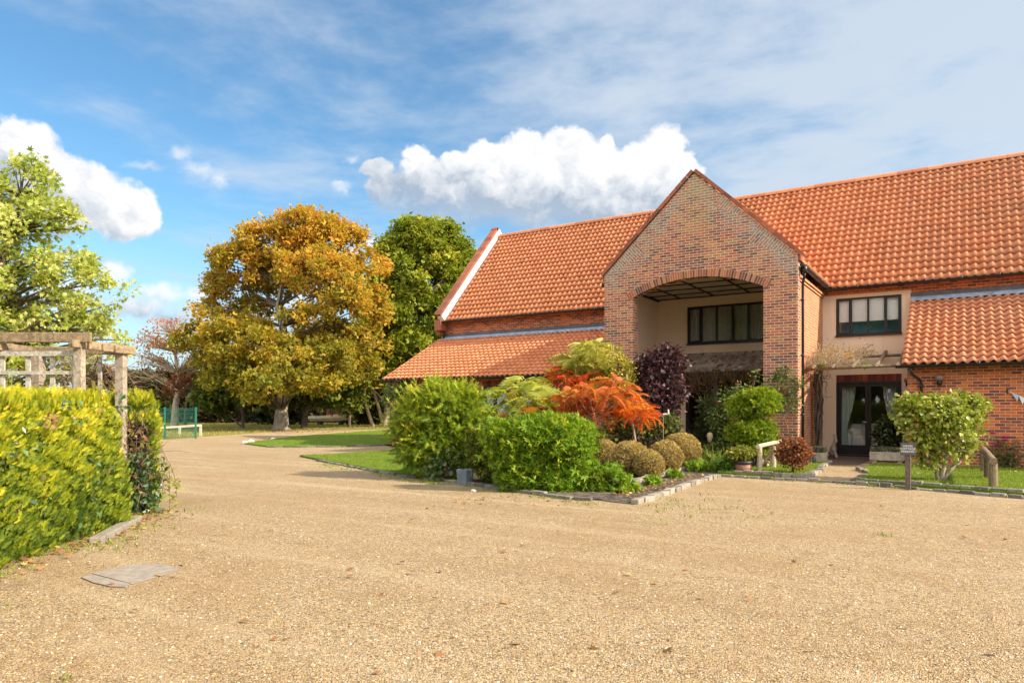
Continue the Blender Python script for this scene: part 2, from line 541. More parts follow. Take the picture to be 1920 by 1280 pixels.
# ------------------------------------------------------------------ building materials
def brickmat(name, stops, mortar, weather=0.0, tumble=False, lichen=0.0, bw=0.225, rh=0.075):
    m, nt, b = newmat(name)
    tc = nd(nt, 'TexCoord')
    ge = nd(nt, 'NewGeometry')
    so = nd(nt, 'SeparateXYZ'); link(nt, tc.outputs['Object'], so.inputs[0])
    sn = nd(nt, 'SeparateXYZ'); link(nt, ge.outputs['True Normal'], sn.inputs[0])
    side = ma(nt, 'GREATER_THAN', ma(nt, 'ABSOLUTE', sn.outputs['X']), 0.6)
    hx = nd(nt, 'Mix'); link(nt, side, hx.inputs[0]); link(nt, so.outputs['X'], hx.inputs[2]); link(nt, so.outputs['Y'], hx.inputs[3])
    cv = nd(nt, 'CombineXYZ'); link(nt, hx.outputs[0], cv.inputs[0]); link(nt, so.outputs['Z'], cv.inputs[1])
    vec = cv.outputs[0]
    wob = noise(nt, tc.outputs['Object'], 6, 2)
    vec = vm(nt, 'ADD', vec, vm(nt, 'MULTIPLY', vm(nt, 'SUBTRACT', wob.outputs['Color'], (.5, .5, .5)), (.012, .008, 0)))
    def bricks(v):
        t = nd(nt, 'TexBrick')
        t.offset = 0.5
        link(nt, v, t.inputs['Vector'])
        t.inputs['Color1'].default_value = (0, 0, 0, 1)
        t.inputs['Color2'].default_value = (1, 1, 1, 1)
        t.inputs['Mortar'].default_value = (.5, .5, .5, 1)
        t.inputs['Scale'].default_value = 1
        t.inputs['Mortar Size'].default_value = 0.0062
        t.inputs['Mortar Smooth'].default_value = 0.1
        t.inputs['Bias'].default_value = 0.0
        t.inputs['Brick Width'].default_value = bw
        t.inputs['Row Height'].default_value = rh
        return t
    t = bricks(vec)
    cfac, mfac = t.outputs['Color'], t.outputs['Fac']
    edge = None
    if tumble:
        # brickwork laid square to the slope along both verges of the gable
        ax = ma(nt, 'ABSOLUTE', ma(nt, 'ADD', so.outputs['X'], 0.54))
        dist = ma(nt, 'MULTIPLY', ma(nt, 'SUBTRACT', 8.25, ma(nt, 'ADD', so.outputs['Z'], ma(nt, 'MULTIPLY', ax, 0.945))), 0.726)
        edge = dist
        r1 = nd(nt, 'VectorRotate', rotation_type='Z_AXIS')
        link(nt, cv.outputs[0], r1.inputs['Vector'])
        sgn = ma(nt, 'SIGN', ma(nt, 'ADD', so.outputs['X'], 0.54))
        link(nt, ma(nt, 'MULTIPLY', sgn, -0.82), r1.inputs['Angle'])
        t2 = bricks(r1.outputs[0])
        tri = ma(nt, 'MINIMUM', ma(nt, 'SUBTRACT', so.outputs['Z'], 5.55), ma(nt, 'SUBTRACT', 6.55, so.outputs['Z']))
        tri2 = ma(nt, 'MULTIPLY', ma(nt, 'MINIMUM', ma(nt, 'SUBTRACT', so.outputs['Z'], 6.8), ma(nt, 'SUBTRACT', 7.5, so.outputs['Z'])), ma(nt, 'GREATER_THAN', so.outputs['X'], -0.54))
        tri = ma(nt, 'MAXIMUM', tri, tri2)
        sel = ma(nt, 'LESS_THAN', dist, ma(nt, 'MULTIPLY', tri, 1.15))
        sel = ma(nt, 'MULTIPLY', sel, ma(nt, 'SUBTRACT', 1.0, side))
        cfac = mix(nt, sel, cfac, t2.outputs['Color'])
        mm = nd(nt, 'Mix'); link(nt, sel, mm.inputs[0]); link(nt, mfac, mm.inputs[2]); link(nt, t2.outputs['Fac'], mm.inputs[3])
        mfac = mm.outputs[0]
    big = noise(nt, tc.outputs['Object'], 0.9, 3)
    sh = ma(nt, 'ADD', ma(nt, 'MULTIPLY', cfac, 0.82), ma(nt, 'MULTIPLY', big.outputs['Fac'], 0.30))
    sh = ma(nt, 'SUBTRACT', sh, 0.06)
    col = ramp(nt, sh, stops)
    fine = noise(nt, tc.outputs['Object'], 45, 5, 0.65)
    col = mix(nt, 0.55, col, ramp(nt, fine.outputs['Fac'], [(0.25, (.55, .55, .55)), (0.7, (1.25, 1.22, 1.2))]), 'MULTIPLY')
    if weather:
        wn = noise(nt, tc.outputs['Object'], 3.2, 6, 0.65)
        wf = ma(nt, 'MULTIPLY', sstep(nt, wn.outputs['Fac'], 0.5, 0.75), weather)
        col = mix(nt, wf, col, (.27, .235, .20))
    if lichen and edge is not None:
        ln = noise(nt, tc.outputs['Object'], 7, 7, 0.7)
        near = sstep(nt, ma(nt, 'ADD', edge, ma(nt, 'MULTIPLY_ADD', ln.outputs['Fac'], -2.2, 1.1)), 0.95, 0.02)
        near = ma(nt, 'MULTIPLY', near, ma(nt, 'GREATER_THAN', so.outputs['Z'], 5.1))
        ln2 = noise(nt, tc.outputs['Object'], 26, 6, 0.7)
        lcol = ramp(nt, ln2.outputs['Fac'], [(0.32, (.045, .04, .034)), (0.48, (.23, .20, .165)), (0.66, (.47, .43, .37))])
        blot = sstep(nt, noise(nt, tc.outputs['Object'], 4.5, 5, 0.7).outputs['Fac'], 0.36, 0.60)
        col = mix(nt, ma(nt, 'MULTIPLY', ma(nt, 'MULTIPLY', near, lichen), ma(nt, 'MULTIPLY_ADD', blot, 0.8, 0.2)), col, lcol)
        # ochre lichen streak down the middle of the gable
        mid = ma(nt, 'MULTIPLY', sstep(nt, ma(nt, 'ABSOLUTE', ma(nt, 'ADD', so.outputs['X'], 0.40)), 0.75, 0.0), sstep(nt, so.outputs['Z'], 6.0, 6.9))
        col = mix(nt, ma(nt, 'MULTIPLY', ma(nt, 'MULTIPLY', mid, sstep(nt, ln.outputs['Fac'], 0.35, 0.62)), 0.75), col, (.30, .22, .08))
    mo = noise(nt, tc.outputs['Object'], 12, 4)
    mc = mix(nt, mo.outputs['Fac'], tuple(c * .75 for c in mortar), tuple(min(1, c * 1.2) for c in mortar))
    col = mix(nt, mfac, col, mc)
    link(nt, col, b.inputs['Base Color'])
    b.inputs['Roughness'].default_value = 0.9
    b.inputs['Specular IOR Level'].default_value = 0.25
    bp = nd(nt, 'Bump')
    bp.inputs['Strength'].default_value = 0.35
    bp.inputs['Distance'].default_value = 0.005
    link(nt, ma(nt, 'ADD', ma(nt, 'MULTIPLY', mfac, -1.0), ma(nt, 'MULTIPLY', fine.outputs['Fac'], 0.5)), bp.inputs['Height'])
    link(nt, bp.outputs['Normal'], b.inputs['Normal'])
    MATS[name] = m
    return m

MORTAR = (.48, .385, .285)
BRICK_ORANGE = brickmat('orange_brick', [(0.0, (.12, .042, .036)), (0.25, (.24, .06, .037)), (0.5, (.36, .085, .033)), (0.72, (.52, .122, .031)), (1.0, (.62, .17, .038))], MORTAR, 0.12)
BRICK_PORCH = brickmat('weathered_brick', [(0.0, (.10, .07, .055)), (0.2, (.19, .075, .05)), (0.42, (.33, .105, .06)), (0.66, (.43, .135, .06)), (0.82, (.34, .18, .08)), (1.0, (.64, .21, .05))], (.62, .53, .42), 0.22, True, 0.9)
BRICK_SIDE = brickmat('side_brick', [(0.0, (.30, .12, .075)), (0.35, (.40, .15, .075)), (0.7, (.50, .19, .075)), (1.0, (.54, .24, .09))], (.55, .42, .30), 0.12)

def pieces(name, stops, rough=0.85, nscale=30):
    """individual bricks or tiles coloured by their own random value"""
    m, nt, b = newmat(name)
    at_ = nd(nt, 'Attribute', attribute_name='rnd')
    tc = nd(nt, 'TexCoord')
    n = noise(nt, tc.outputs['Object'], nscale, 5, 0.65)
    col = ramp(nt, at_.outputs['Fac'], stops)
    col = mix(nt, 0.6, col, ramp(nt, n.outputs['Fac'], [(0.28, (.62, .6, .58)), (0.7, (1.18, 1.18, 1.15))]), 'MULTIPLY')
    n2 = noise(nt, tc.outputs['Object'], 1.1, 5, 0.6)
    link(nt, col, b.inputs['Base Color'])
    b.inputs['Roughness'].default_value = rough
    b.inputs['Specular IOR Level'].default_value = 0.3
    bp = nd(nt, 'Bump'); bp.inputs['Strength'].default_value = 0.4; bp.inputs['Distance'].default_value = 0.006
    link(nt, n.outputs['Fac'], bp.inputs['Height']); link(nt, bp.outputs['Normal'], b.inputs['Normal'])
    MATS[name] = m
    return m, nt, b, col, tc

M_ARCH = pieces('arch_brick', [(0.0, (.11, .055, .042)), (0.35, (.22, .075, .045)), (0.7, (.38, .12, .05)), (1.0, (.50, .20, .09))])[0]
M_SOLDIER = pieces('soldier_brick', [(0.0, (.09, .026, .02)), (0.6, (.20, .045, .024)), (1.0, (.32, .075, .025))])[0]
M_COPING, _nt, _b, _c, _tc = pieces('coping_tile', [(0.0, (.20, .075, .05)), (0.5, (.30, .105, .06)), (1.0, (.38, .135, .07))])

def tilemat():
    m, nt, b, col, tc = pieces('terracotta_pantile', [(0.0, (.47, .16, .072)), (0.25, (.60, .215, .096)), (0.6, (.70, .27, .125)), (0.85, (.74, .31, .155)), (1.0, (.60, .21, .09))], 0.75, 22)
    so = nd(nt, 'SeparateXYZ'); link(nt, tc.outputs['Object'], so.inputs[0])
    n = noise(nt, tc.outputs['Object'], 0.8, 6, 0.62)
    n3 = noise(nt, tc.outputs['Object'], 9, 6, 0.7)
    # the older, greyer and lichen-spotted tiles lie towards the right-hand end
    right = sstep(nt, so.outputs['X'], 1.0, 7.5)
    f = ma(nt, 'MULTIPLY', ma(nt, 'MULTIPLY_ADD', right, 0.36, 0.05), sstep(nt, n.outputs['Fac'], 0.30, 0.62))
    col = mix(nt, f, col, (.40, .23, .145))
    spots = ma(nt, 'MULTIPLY', sstep(nt, n3.outputs['Fac'], 0.60, 0.72), ma(nt, 'MULTIPLY_ADD', right, 0.55, 0.14))
    col = mix(nt, spots, col, (.20, .14, .075))
    link(nt, col, b.inputs['Base Color'])
    return m
M_TILE = tilemat()

def creammat():
    m, nt, b = newmat('cream_render')
    tc = nd(nt, 'TexCoord')
    n = noise(nt, tc.outputs['Object'], 0.8, 5, 0.6)
    n2 = noise(nt, tc.outputs['Object'], 5, 5, 0.6)
    c = ramp(nt, n.outputs['Fac'], [(0.3, (.74, .565, .41)), (0.7, (.80, .63, .47))])
    st = nd(nt, 'Mapping'); link(nt, tc.outputs['Object'], st.inputs['Vector']); st.inputs['Scale'].default_value = (6, 6, .5)
    n4 = noise(nt, st.outputs[0], 1, 5, 0.6)
    c = mix(nt, ma(nt, 'MULTIPLY', sstep(nt, n4.outputs['Fac'], 0.55, 0.75), 0.25), c, (.36, .25, .17))
    c = mix(nt, ma(nt, 'MULTIPLY', n2.outputs['Fac'], 0.2), c, (.42, .30, .20))
    link(nt, c, b.inputs['Base Color'])
    b.inputs['Roughness'].default_value = 0.9
    n3 = noise(nt, tc.outputs['Object'], 120, 4)
    bp = nd(nt, 'Bump'); bp.inputs['Strength'].default_value = 0.25; bp.inputs['Distance'].default_value = 0.004
    link(nt, n3.outputs['Fac'], bp.inputs['Height']); link(nt, bp.outputs['Normal'], b.inputs['Normal'])
    return m
M_CREAM = creammat()
M_BLACK = flat('black_frame', (.012, .011, .012), 0.45, 0.2)
M_GUTTER = flat('black_gutter', (.014, .014, .016), 0.35, 0.25, spec=0.5)
M_LEAD_D = flat('lead_dark', (.085, .09, .10), 0.55, 0.4, 4)
M_LEAD = flat('lead_apron', (.34, .44, .58), 0.42, 0.3, 5, spec=0.6)
M_WHITE = flat('white_mortar', (.74, .70, .64), 0.9, 0.12, 5, 0.5)
M_CEIL = flat('soffit_panel', (.50, .42, .31), 0.85, 0.12, 1.5)
M_DARKWOOD = flat('dark_oak', (.035, .025, .02), 0.7, 0.3)
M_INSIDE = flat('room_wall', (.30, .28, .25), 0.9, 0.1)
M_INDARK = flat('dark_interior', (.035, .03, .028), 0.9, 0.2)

def glassmat(name='window_glass', tint=(.965, .98, .98), refl=1.0):
    m = bpy.data.materials.new(name)
    m.use_nodes = True
    nt = m.node_tree
    nt.nodes.remove(nt.nodes['Principled BSDF'])
    tr = nd(nt, 'BsdfTransparent'); tr.inputs['Color'].default_value = tint + (1,)
    gl = nd(nt, 'BsdfGlossy'); gl.inputs['Roughness'].default_value = 0.012
    gl.inputs['Color'].default_value = (refl, refl, refl, 1)
    fr = nd(nt, 'Fresnel'); fr.inputs['IOR'].default_value = 1.5
    tc = nd(nt, 'TexCoord')
    n = noise(nt, tc.outputs['Object'], 0.9, 2)
    bp = nd(nt, 'Bump'); bp.inputs['Strength'].default_value = 0.06; bp.inputs['Distance'].default_value = 0.02
    link(nt, n.outputs['Fac'], bp.inputs['Height']); link(nt, bp.outputs['Normal'], gl.inputs['Normal'])
    mx = nd(nt, 'MixShader')
    link(nt, ma(nt, 'ADD', fr.outputs[0], 0.0), mx.inputs[0]); link(nt, tr.outputs[0], mx.inputs[1]); link(nt, gl.outputs[0], mx.inputs[2])
    link(nt, mx.outputs[0], nt.nodes['Material Output'].inputs['Surface'])
    return m
M_GLASS = glassmat()

# ------------------------------------------------------------------ pantiles: every tile its own curved piece
def pantiles(name, origin, ex, es, width, length, parent, tw=0.21, gauge=0.31, amp=0.038, clip=None):
    ex = np.array(Vector(ex).normalized()); es = np.array(Vector(es).normalized())
    nrm = np.cross(ex, es); nrm /= np.linalg.norm(nrm)
    O = np.array(origin, float)
    nc = int(round(width / tw)); tw = width / nc
    nr = int(math.ceil(length / gauge)); gauge = length / nr
    ts = np.linspace(0, 1, 9)
    prof = amp * (np.cos(2 * np.pi * (ts - 0.34)) + 0.18 * np.sin(4 * np.pi * (ts - 0.34)))
    prof = prof + np.where(ts > 0.93, 0.006, 0)
    vs, fs, rn = [], [], []
    base = 0
    k = len(ts)
    F0 = []
    for i in range(k - 1):
        F0 += [(i, i + 1, k + i + 1, k + i), (2 * k + i, 2 * k + i + 1, i + 1, i)]
    F0 = np.array(F0)
    for r in range(nr):
        for c in range(nc):
            if clip is not None and not clip((c + .5) * tw, (r + .5) * gauge):
                continue
            js, jl, jx = rng.normal() * .006, rng.normal() * .003, rng.normal() * .002
            s0, s1 = r * gauge - .035 + js, (r + 1) * gauge + .05
            x = c * tw + ts * tw * 1.02 + jx
            lo = prof + .050 + jl; hi = prof + .002; un = prof + .010 + jl
            a = O + np.outer(x, ex) + s0 * es + np.outer(lo, nrm)
            b = O + np.outer(x, ex) + s1 * es + np.outer(hi, nrm)
            d = O + np.outer(x, ex) + (s0 + .045) * es + np.outer(un, nrm)
            vs.append(np.concatenate([a, b, d])); fs.append(F0 + base); base += 3 * k
            rn.append(np.full(3 * k, min(1, max(0, rng.normal(.5, .15)))))
    return npmesh(name, np.concatenate(vs), np.concatenate(fs), M_TILE, parent, np.concatenate(rn), smooth=False)

def ridge_tiles(name, a, b, rad, parent, n=9, seg=0.45):
    a, b = np.array(a, float), np.array(b, float)
    L = np.linalg.norm(b - a); d = (b - a) / L
    up = np.array((0, 0, 1.0)); sd = np.cross(d, up); sd /= np.linalg.norm(sd)
    vs, fs, rn, base = [], [], [], 0
    m = int(L / seg)
    for i in range(m):
        p0, p1 = a + d * (i * L / m), a + d * ((i + 1) * L / m - .008)
        for p, rr in ((p0, rad * rng.uniform(1.0, 1.04)), (p1, rad)):
            for k in range(n):
                t = math.pi * (k / (n - 1)) * 1.16 - .08 * math.pi
                vs.append(p + sd * math.cos(t) * rr + up * math.sin(t) * rr)
        for k in range(n - 1):
            fs.append((base + k, base + k + 1, base + n + k + 1, base + n + k))
        rn += [rng.uniform(0, .8)] * (2 * n)
        base += 2 * n
    return npmesh(name, np.array(vs), np.array(fs), M_TILE, parent, np.array(rn), smooth=True)

def gutter(mb, a, b, r=0.068, n=9):
    """half-round trough with outer and inner skin"""
    a, b = Vector(a), Vector(b)
    d = (b - a).normalized(); sd = d.cross(Vector((0, 0, 1))).normalized()
    for rr, dz in ((r, 0), (r * .82, .004)):
        vs, fs = [], []
        for p in (a, b):
            for k in range(n):
                t = math.pi * (1 + k / (n - 1))
                vs.append(p + sd * math.cos(t) * rr + Vector((0, 0, math.sin(t) * rr + dz)))
        for k in range(n - 1):
            fs.append((k, k + 1, n + k + 1, n + k))
        mb.add(vs, fs)
    L = (b - a).length
    for i in range(1, int(L / 0.9)):
        p = a + d * (i * 0.9)
        mb.tube([p - d * .02 - Vector((0, 0, .004)), p + d * .02 - Vector((0, 0, .004))], r * 1.1, 10)
    for p in (a, b):
        mb.tube([p - d * .004, p + d * .004], r * 1.0, 10)
    return mb

# ------------------------------------------------------------------ the barn house
XL, XR = -19.15, 7.0          # main block
YM, YB = 24.6, 32.4           # front and back walls
EZ, RZ, RY = 5.25, 9.7, 28.5  # eaves, ridge
YF = 21.3                     # lean-to fronts
PX0, PX1, YP = -9.43, -3.8, 20.1   # porch
PXM = (PX0 + PX1) / 2
PYB = 24.0                    # porch back wall
house = thing('brick_barn_house', 'long red brick barn conversion with orange pantile roof and arched gabled porch', 'house', ((XL + XR) / 2, YM, 0))

# walls
mb = MB()
mb.box(XL, YM, 0, PX0, YM + .3, 5.3)                         # left of the porch
mb.box(-1.42, YM, 0, XR, YM + .3, 5.3)                       # right of the recess
mb.box(-3.9, YM, 5.08, -1.42, YM + .3, 5.3)                  # band over the recess
mb.box(XL, YB - .3, 0, XR, YB, 5.3)
mb.box(XL, YM + .3, 0, XL + .3, YB - .3, 5.3)
mb.box(XR - .3, YM + .3, 0, XR, YB - .3, 5.3)
for x in (XL, XR - .3):
    mb.poly([(x, YM, 5.3), (x, YB, 5.3), (x, RY, RZ - .05)], (.3, 0, 0))
for (x0, x1) in ((XL + .1, PX0), (-3.9, XR)):                # corbel courses under the eaves
    mb.box(x0, YM - .03, 5.075, x1, YM - .001, 5.145)
    mb.box(x0, YM - .06, 5.155, x1, YM - .001, 5.23)
mb.build('main_wall', BRICK_ORANGE, house)

mb = MB()                                                    # lean-to walls
WX0, WX1, WZ0, WZ1 = -14.85, -12.75, 1.0, 2.31
mb.box(-19.2, YF, 0, WX0, YF + .28, 2.62)
mb.box(WX1, YF, 0, PX0, YF + .28, 2.62)
mb.box(WX0, YF, 0, WX1, YF + .28, WZ0)
mb.box(WX0, YF + .02, WZ1 + .225, WX1, YF + .28, 2.62)
mb.box(WX0, YF, WZ1 + .225, WX1, YF + .02, 2.62)
mb.box(WX0, YF + .12, WZ1, WX1, YF + .28, WZ1 + .225)
mb.poly([(-19.2, YF + .28, 0), (-19.2, YM, 0), (-19.2, YM, 4.5), (-19.2, YF + .28, 2.7)], (.28, 0, 0))
mb.box(-19.2, YF - .03, 2.5, PX0, YF - .001, 2.575)
mb.build('lean_to_wall', BRICK_ORANGE, house)
mb = MB()
mb.box(-1.32, YF, 0, XR, YF + .28, 2.62)
mb.poly([(-1.32, YF + .28, 0), (-1.32, YM, 0), (-1.32, YM, 4.7), (-1.32, YF + .28, 2.7)], (.28, 0, 0))
mb.box(-1.32, YF - .03, 2.425, XR, YF - .001, 2.50)
mb.box(-1.32, YF - .06, 2.51, XR, YF - .001, 2.585)
mb.build('lean_to_wall', BRICK_ORANGE, house)

# cream wall in the recess, with openings
DX0, DX1, DZ0, DZ1 = -3.5, -1.68, 0.06, 2.34
UX0, UX1, UZ0, UZ1 = -3.5, -1.68, 3.80, 4.96
mb = MB()
y0, y1 = YM, YM + .3
mb.box(-3.9, y0, 0, DX0, y1, 5.08); mb.box(DX1, y0, 0, -1.42, y1, 5.08)
mb.box(DX0, y0, DZ1 + .22, DX1, y1, UZ0); mb.box(DX0, y0, UZ1, DX1, y1, 5.08)
mb.box(DX0, y0 + .1, DZ1, DX1, y1, DZ1 + .22); mb.box(DX0, y0, 0, DX1, y1, DZ0)
mb.build('rendered_wall', M_CREAM, house)

def soldiers(x0, x1, z0, z1, y, n, parent):
    mb = MB()
    w = (x1 - x0) / n
    for i in range(n):
        mb.cur = random.random()
        mb.box(x0 + i * w + .005, y - .004 - random.random() * .003, z0 + .006, x0 + (i + 1) * w - .005, y + .09, z1 - .004)
    mb.build('soldier_lintel', M_SOLDIER, parent)
soldiers(DX0, DX1, DZ1, DZ1 + .22, YM, 24, house)
soldiers(WX0, WX1, WZ1, WZ1 + .225, YF, 28, house)

# porch: gabled front with a segmental arch
OX0, OX1, SPZ, CRZ = -8.48, -4.69, 4.84, 5.27
APZ, KZ = 8.25, 5.59
hw = (OX1 - OX0) / 2; rise = CRZ - SPZ
RAD = (hw * hw + rise * rise) / (2 * rise)
OXM = (OX0 + OX1) / 2
def arcz(x, extra=0.0):
    return CRZ - RAD + math.sqrt((RAD + extra) ** 2 - (x - OXM) ** 2)
def gablez(x):
    return APZ - (APZ - KZ) * abs(x - PXM) / (PX1 - PXM)
mb = MB()
mb.box(PX0, YP, 0, OX0, YP + .34, SPZ); mb.box(OX1, YP, 0, PX1, YP + .34, SPZ)
xs = sorted(set([PX0, OX0, OX1, PX1, PXM] + list(np.linspace(OX0, OX1, 25))))
for xa, xb in zip(xs[:-1], xs[1:]):
    inside = OX0 - 1e-6 <= xa and xb <= OX1 + 1e-6
    za, zb = (arcz(xa), arcz(xb)) if inside else (SPZ, SPZ)
    q = [(xa, YP, za), (xb, YP, zb), (xb, YP, gablez(xb)), (xa, YP, gablez(xa))]
    mb.poly(q, (0, .34, 0))
mb.build('porch_gable_wall', BRICK_PORCH, house)
mb = MB()                                                    # arch ring of cut bricks
N_V = 58
a0 = math.asin(hw / RAD)
for i in range(N_V):
    mb.cur = random.random()
    t0, t1 = -a0 - .035 + (2 * a0 + .07) * i / N_V, -a0 - .035 + (2 * a0 + .07) * (i + 1) / N_V
    g = (t1 - t0) * .12
    pts = []
    for t, r in ((t0 + g, RAD - .012), (t1 - g, RAD - .012), (t1 - g, RAD + .20), (t0 + g, RAD + .20)):
        pts.append((OXM + r * math.sin(t), YP - .012 - .004 * random.random(), CRZ - RAD + r * math.cos(t)))
    mb.poly(pts, (0, .12, 0))
arch = mb.build('arch', M_ARCH, house)
mb = MB()
for i in range(40):
    t0, t1 = -a0 - .035 + (2 * a0 + .07) * i / 40, -a0 - .035 + (2 * a0 + .07) * (i + 1) / 40
    mb.poly([(OXM + r * math.sin(t), YP - .004, CRZ - RAD + r * math.cos(t)) for t, r in ((t0, RAD - .008), (t1, RAD - .008), (t1, RAD + .205), (t0, RAD + .205))])
mb.build('mortar', flat('arch_mortar', (.50, .42, .33), .9, .2, 8), arch)
mb = MB()
for s in (-1, 1):                                            # coping of creasing tiles up both slopes
    p0, p1 = Vector((PXM + s * (PX1 - PXM + .06), 0, KZ - .02)), Vector((PXM, 0, APZ + .035))
    L = (p1 - p0).length; d = (p1 - p0).normalized(); nn = Vector((-d.z * s, 0, d.x * s)) if False else Vector((s * abs(d.z), 0, abs(d.x)))
    m_ = 17
    for i in range(m_):
        mb.cur = random.random()
        c0 = p0 + d * (L * (i + .5) / m_)
        mb.obox((c0.x, YP + .18, c0.z) + Vector((0, 0, 0)) if False else Vector((c0.x, YP + .18, c0.z)) + nn * .045, d * (L / m_ / 2 - .004), Vector((0, .235, 0)), nn * .05)
mb.build('gable_coping', M_COPING, house)
mb = MB()
for xa in (PX1, PX0 - .07):
    mb = MB(); mb.box(xa, YP + .02, KZ - .16, xa + .07, YP + .32, KZ + .02); mb.build('kneeler', M_ARCH, house)

PSX = -3.9                                                    # porch side walls
mb = MB()
mb.box(PSX - .22, YP + .34, 0, PSX, YM, 5.12)
mb.box(PX1 - .12, YP + .30, 0, PX1 - .045, YP + .45, 5.1)
mb.box(PSX, YP + .34, 5.0, PSX + .035, YM, 5.065); mb.box(PSX, YP + .34, 5.075, PSX + .07, YM, 5.15)
mb.build('porch_side_wall', BRICK_SIDE, house)
mb = MB(); mb.box(PX0, YP + .34, 0, PX0 + .22, YM, 5.3); mb.build('porch_side_wall', BRICK_SIDE, house)
mb = MB()                                                    # rendered inside of the porch
ix0, ix1 = PX0 + .225, PSX - .225
mb.box(ix0, YP + .34, 0, ix0 + .03, PYB, 5.31); mb.box(ix1 - .03, YP + .34, 0, ix1, PYB, 5.31)
PWX0, PWX1, PWZ0, PWZ1 = -8.12, -5.06, 3.72, 4.98
PDX0, PDX1, PDZ1 = -8.14, -5.0, 2.72
mb.box(ix0 + .03, PYB, 0, PDX0, PYB + .2, 5.31); mb.box(PDX1, PYB, 0, ix1 - .03, PYB + .2, 5.31)
mb.box(PDX0, PYB, PDZ1, PDX1, PYB + .2, PWZ0); mb.box(PDX0, PYB, PWZ1, PDX1, PYB + .2, 5.31)
mb.box(PDX0, PYB, PWZ0, PWX0, PYB + .2, PWZ1); mb.box(PWX1, PYB, PWZ0, PDX1, PYB + .2, PWZ1)
mb.build('porch_rendered_wall', M_CREAM, house)
mb = MB(); mb.box(ix0, YP + .345, 5.315, ix1, PYB + .2, 5.36)
ceil = mb.build('porch_ceiling', M_CEIL, house)
mb = MB()
for x in (-8.35, -7.2, -6.02, -4.85):
    mb.box(x - .03, YP + .345, 5.285, x + .03, PYB - .002, 5.314)
for y in (PYB - .03, 23.1, 22.2, 21.3):
    mb.box(ix0 + .032, y - .028, 5.281, ix1 - .032, y + .028, 5.3145)
mb.box(ix0 + .031, YP + .36, 5.24, ix0 + .075, PYB - .003, 5.313)
mb.build('ceiling_batten', M_DARKWOOD, ceil)

# pent roof of weathered shingles inside the porch
def shinglemat():
    m, nt, b, col, tc = pieces('grey_shingle', [(0.0, (.18, .135, .105)), (0.5, (.36, .28, .23)), (1.0, (.52, .43, .36))], 0.85, 14)
    return m
M_SHINGLE = shinglemat()
vs, fs, rn, nb = [], [], [], 0
for r in range(8):
    for c in range(42):
        x = ix0 + .035 + c * (ix1 - ix0 - .07) / 42 + (.06 if r % 2 else 0) * 0
        wd = (ix1 - ix0 - .07) / 42
        t0, t1 = r / 8, (r + 1) / 8 + .02
        j = rng.normal() * .006
        ya, za = PYB - 1.0 + t0 * 1.0, 2.70 + t0 * .68 + .03 + j
        yb, zb = PYB - 1.0 + t1 * .98, 2.70 + t1 * .68 + j * .3
        q = [(x + .003, ya - .02, za), (x + wd - .003, ya - .02, za), (x + wd - .003, yb, zb), (x + .003, yb, zb), (x + .003, ya - .02, za - .03), (x + wd - .003, ya - .02, za - .03)]
        vs += q; fs += [(nb, nb + 1, nb + 2, nb + 3), (nb + 4, nb + 5, nb + 1, nb)]; nb += 6
        rn += [min(1, max(0, rng.normal(.5, .25)))] * 6
pent = npmesh('pent_roof', np.array(vs), np.array(fs), M_SHINGLE, house, np.array(rn))
mb = MB(); mb.box(ix0 + .035, PYB - 1.0, 2.62, ix1 - .035, PYB - .96, 2.71); mb.box(ix0 + .035, PYB - .96, 2.64, ix1 - .035, PYB - .002, 2.68)
mb.build('fascia', M_DARKWOOD, pent)

# roofs
SL = Vector((0, RY - 24.25, RZ - EZ))
roof = pantiles('main_roof', (XL + .34, 24.25, EZ), (1, 0, 0), SL, XR - XL - .3, SL.length, house)
mb = MB(); mb.poly([(XL + .2, RY, RZ - .02), (XR, RY, RZ - .02), (XR, YB + .35, EZ - .1), (XL + .2, YB + .35, EZ - .1)], (0, .05, .05))
mb.poly([(XL + .2, 24.28, EZ - .06), (XR, 24.28, EZ - .06), (XR, RY, RZ - .12), (XL + .2, RY, RZ - .12)], (0, -.01, .01))
mb.build('roof_deck', M_TILE, roof)
ridge_tiles('ridge_tiles', (XL + .34, RY, RZ + .01), (XR, RY, RZ + .01), .125, roof)
# the porch roof runs back into the main roof
for s in (-1, 1):
    e0 = Vector((PXM + s * (PX1 - PXM + .10), 0, 5.36)); e1 = Vector((PXM, 0, 8.2))
    es = e1 - e0
    L = es.length
    def keep(x, t, s=s, e0=e0, es=es, L=L):
        z = e0.z + es.z * t / L
        yv = 24.25 + (z - EZ) * (RY - 24.25) / (RZ - EZ)
        y = YP + .36 + x if s > 0 else YP + .36 + (7.6 - x)
        return y < yv + .25
    org = (e0.x, YP + .36, e0.z) if s > 0 else (e0.x, YP + .36 + 7.6, e0.z)
    pr = pantiles('porch_roof', org, (0, s, 0), es, 7.6, L, house, clip=keep)
ridge_tiles('ridge_tiles', (PXM, YP + .40, 8.24), (PXM, 27.1, 8.24), .12, pr)
SLL = Vector((0, YM - 20.98, 4.50 - 2.64))
lroof = pantiles('lean_to_roof', (-19.45, 20.98, 2.64), (1, 0, 0), SLL, PX0 + 19.45 - .02, SLL.length, house)
SLR = Vector((0, YM - 20.98, 4.74 - 2.62))
rroof = pantiles('lean_to_roof', (-1.44, 20.98, 2.62), (1, 0, 0), SLR, XR + 1.44, SLR.length, house)
mb = MB(); mb.poly([(-19.4, 21.0, 2.58), (PX0 - .02, 21.0, 2.58), (PX0 - .02, YM, 4.44), (-19.4, YM, 4.44)], (0, 0, .03)); mb.build('roof_deck', M_TILE, lroof)
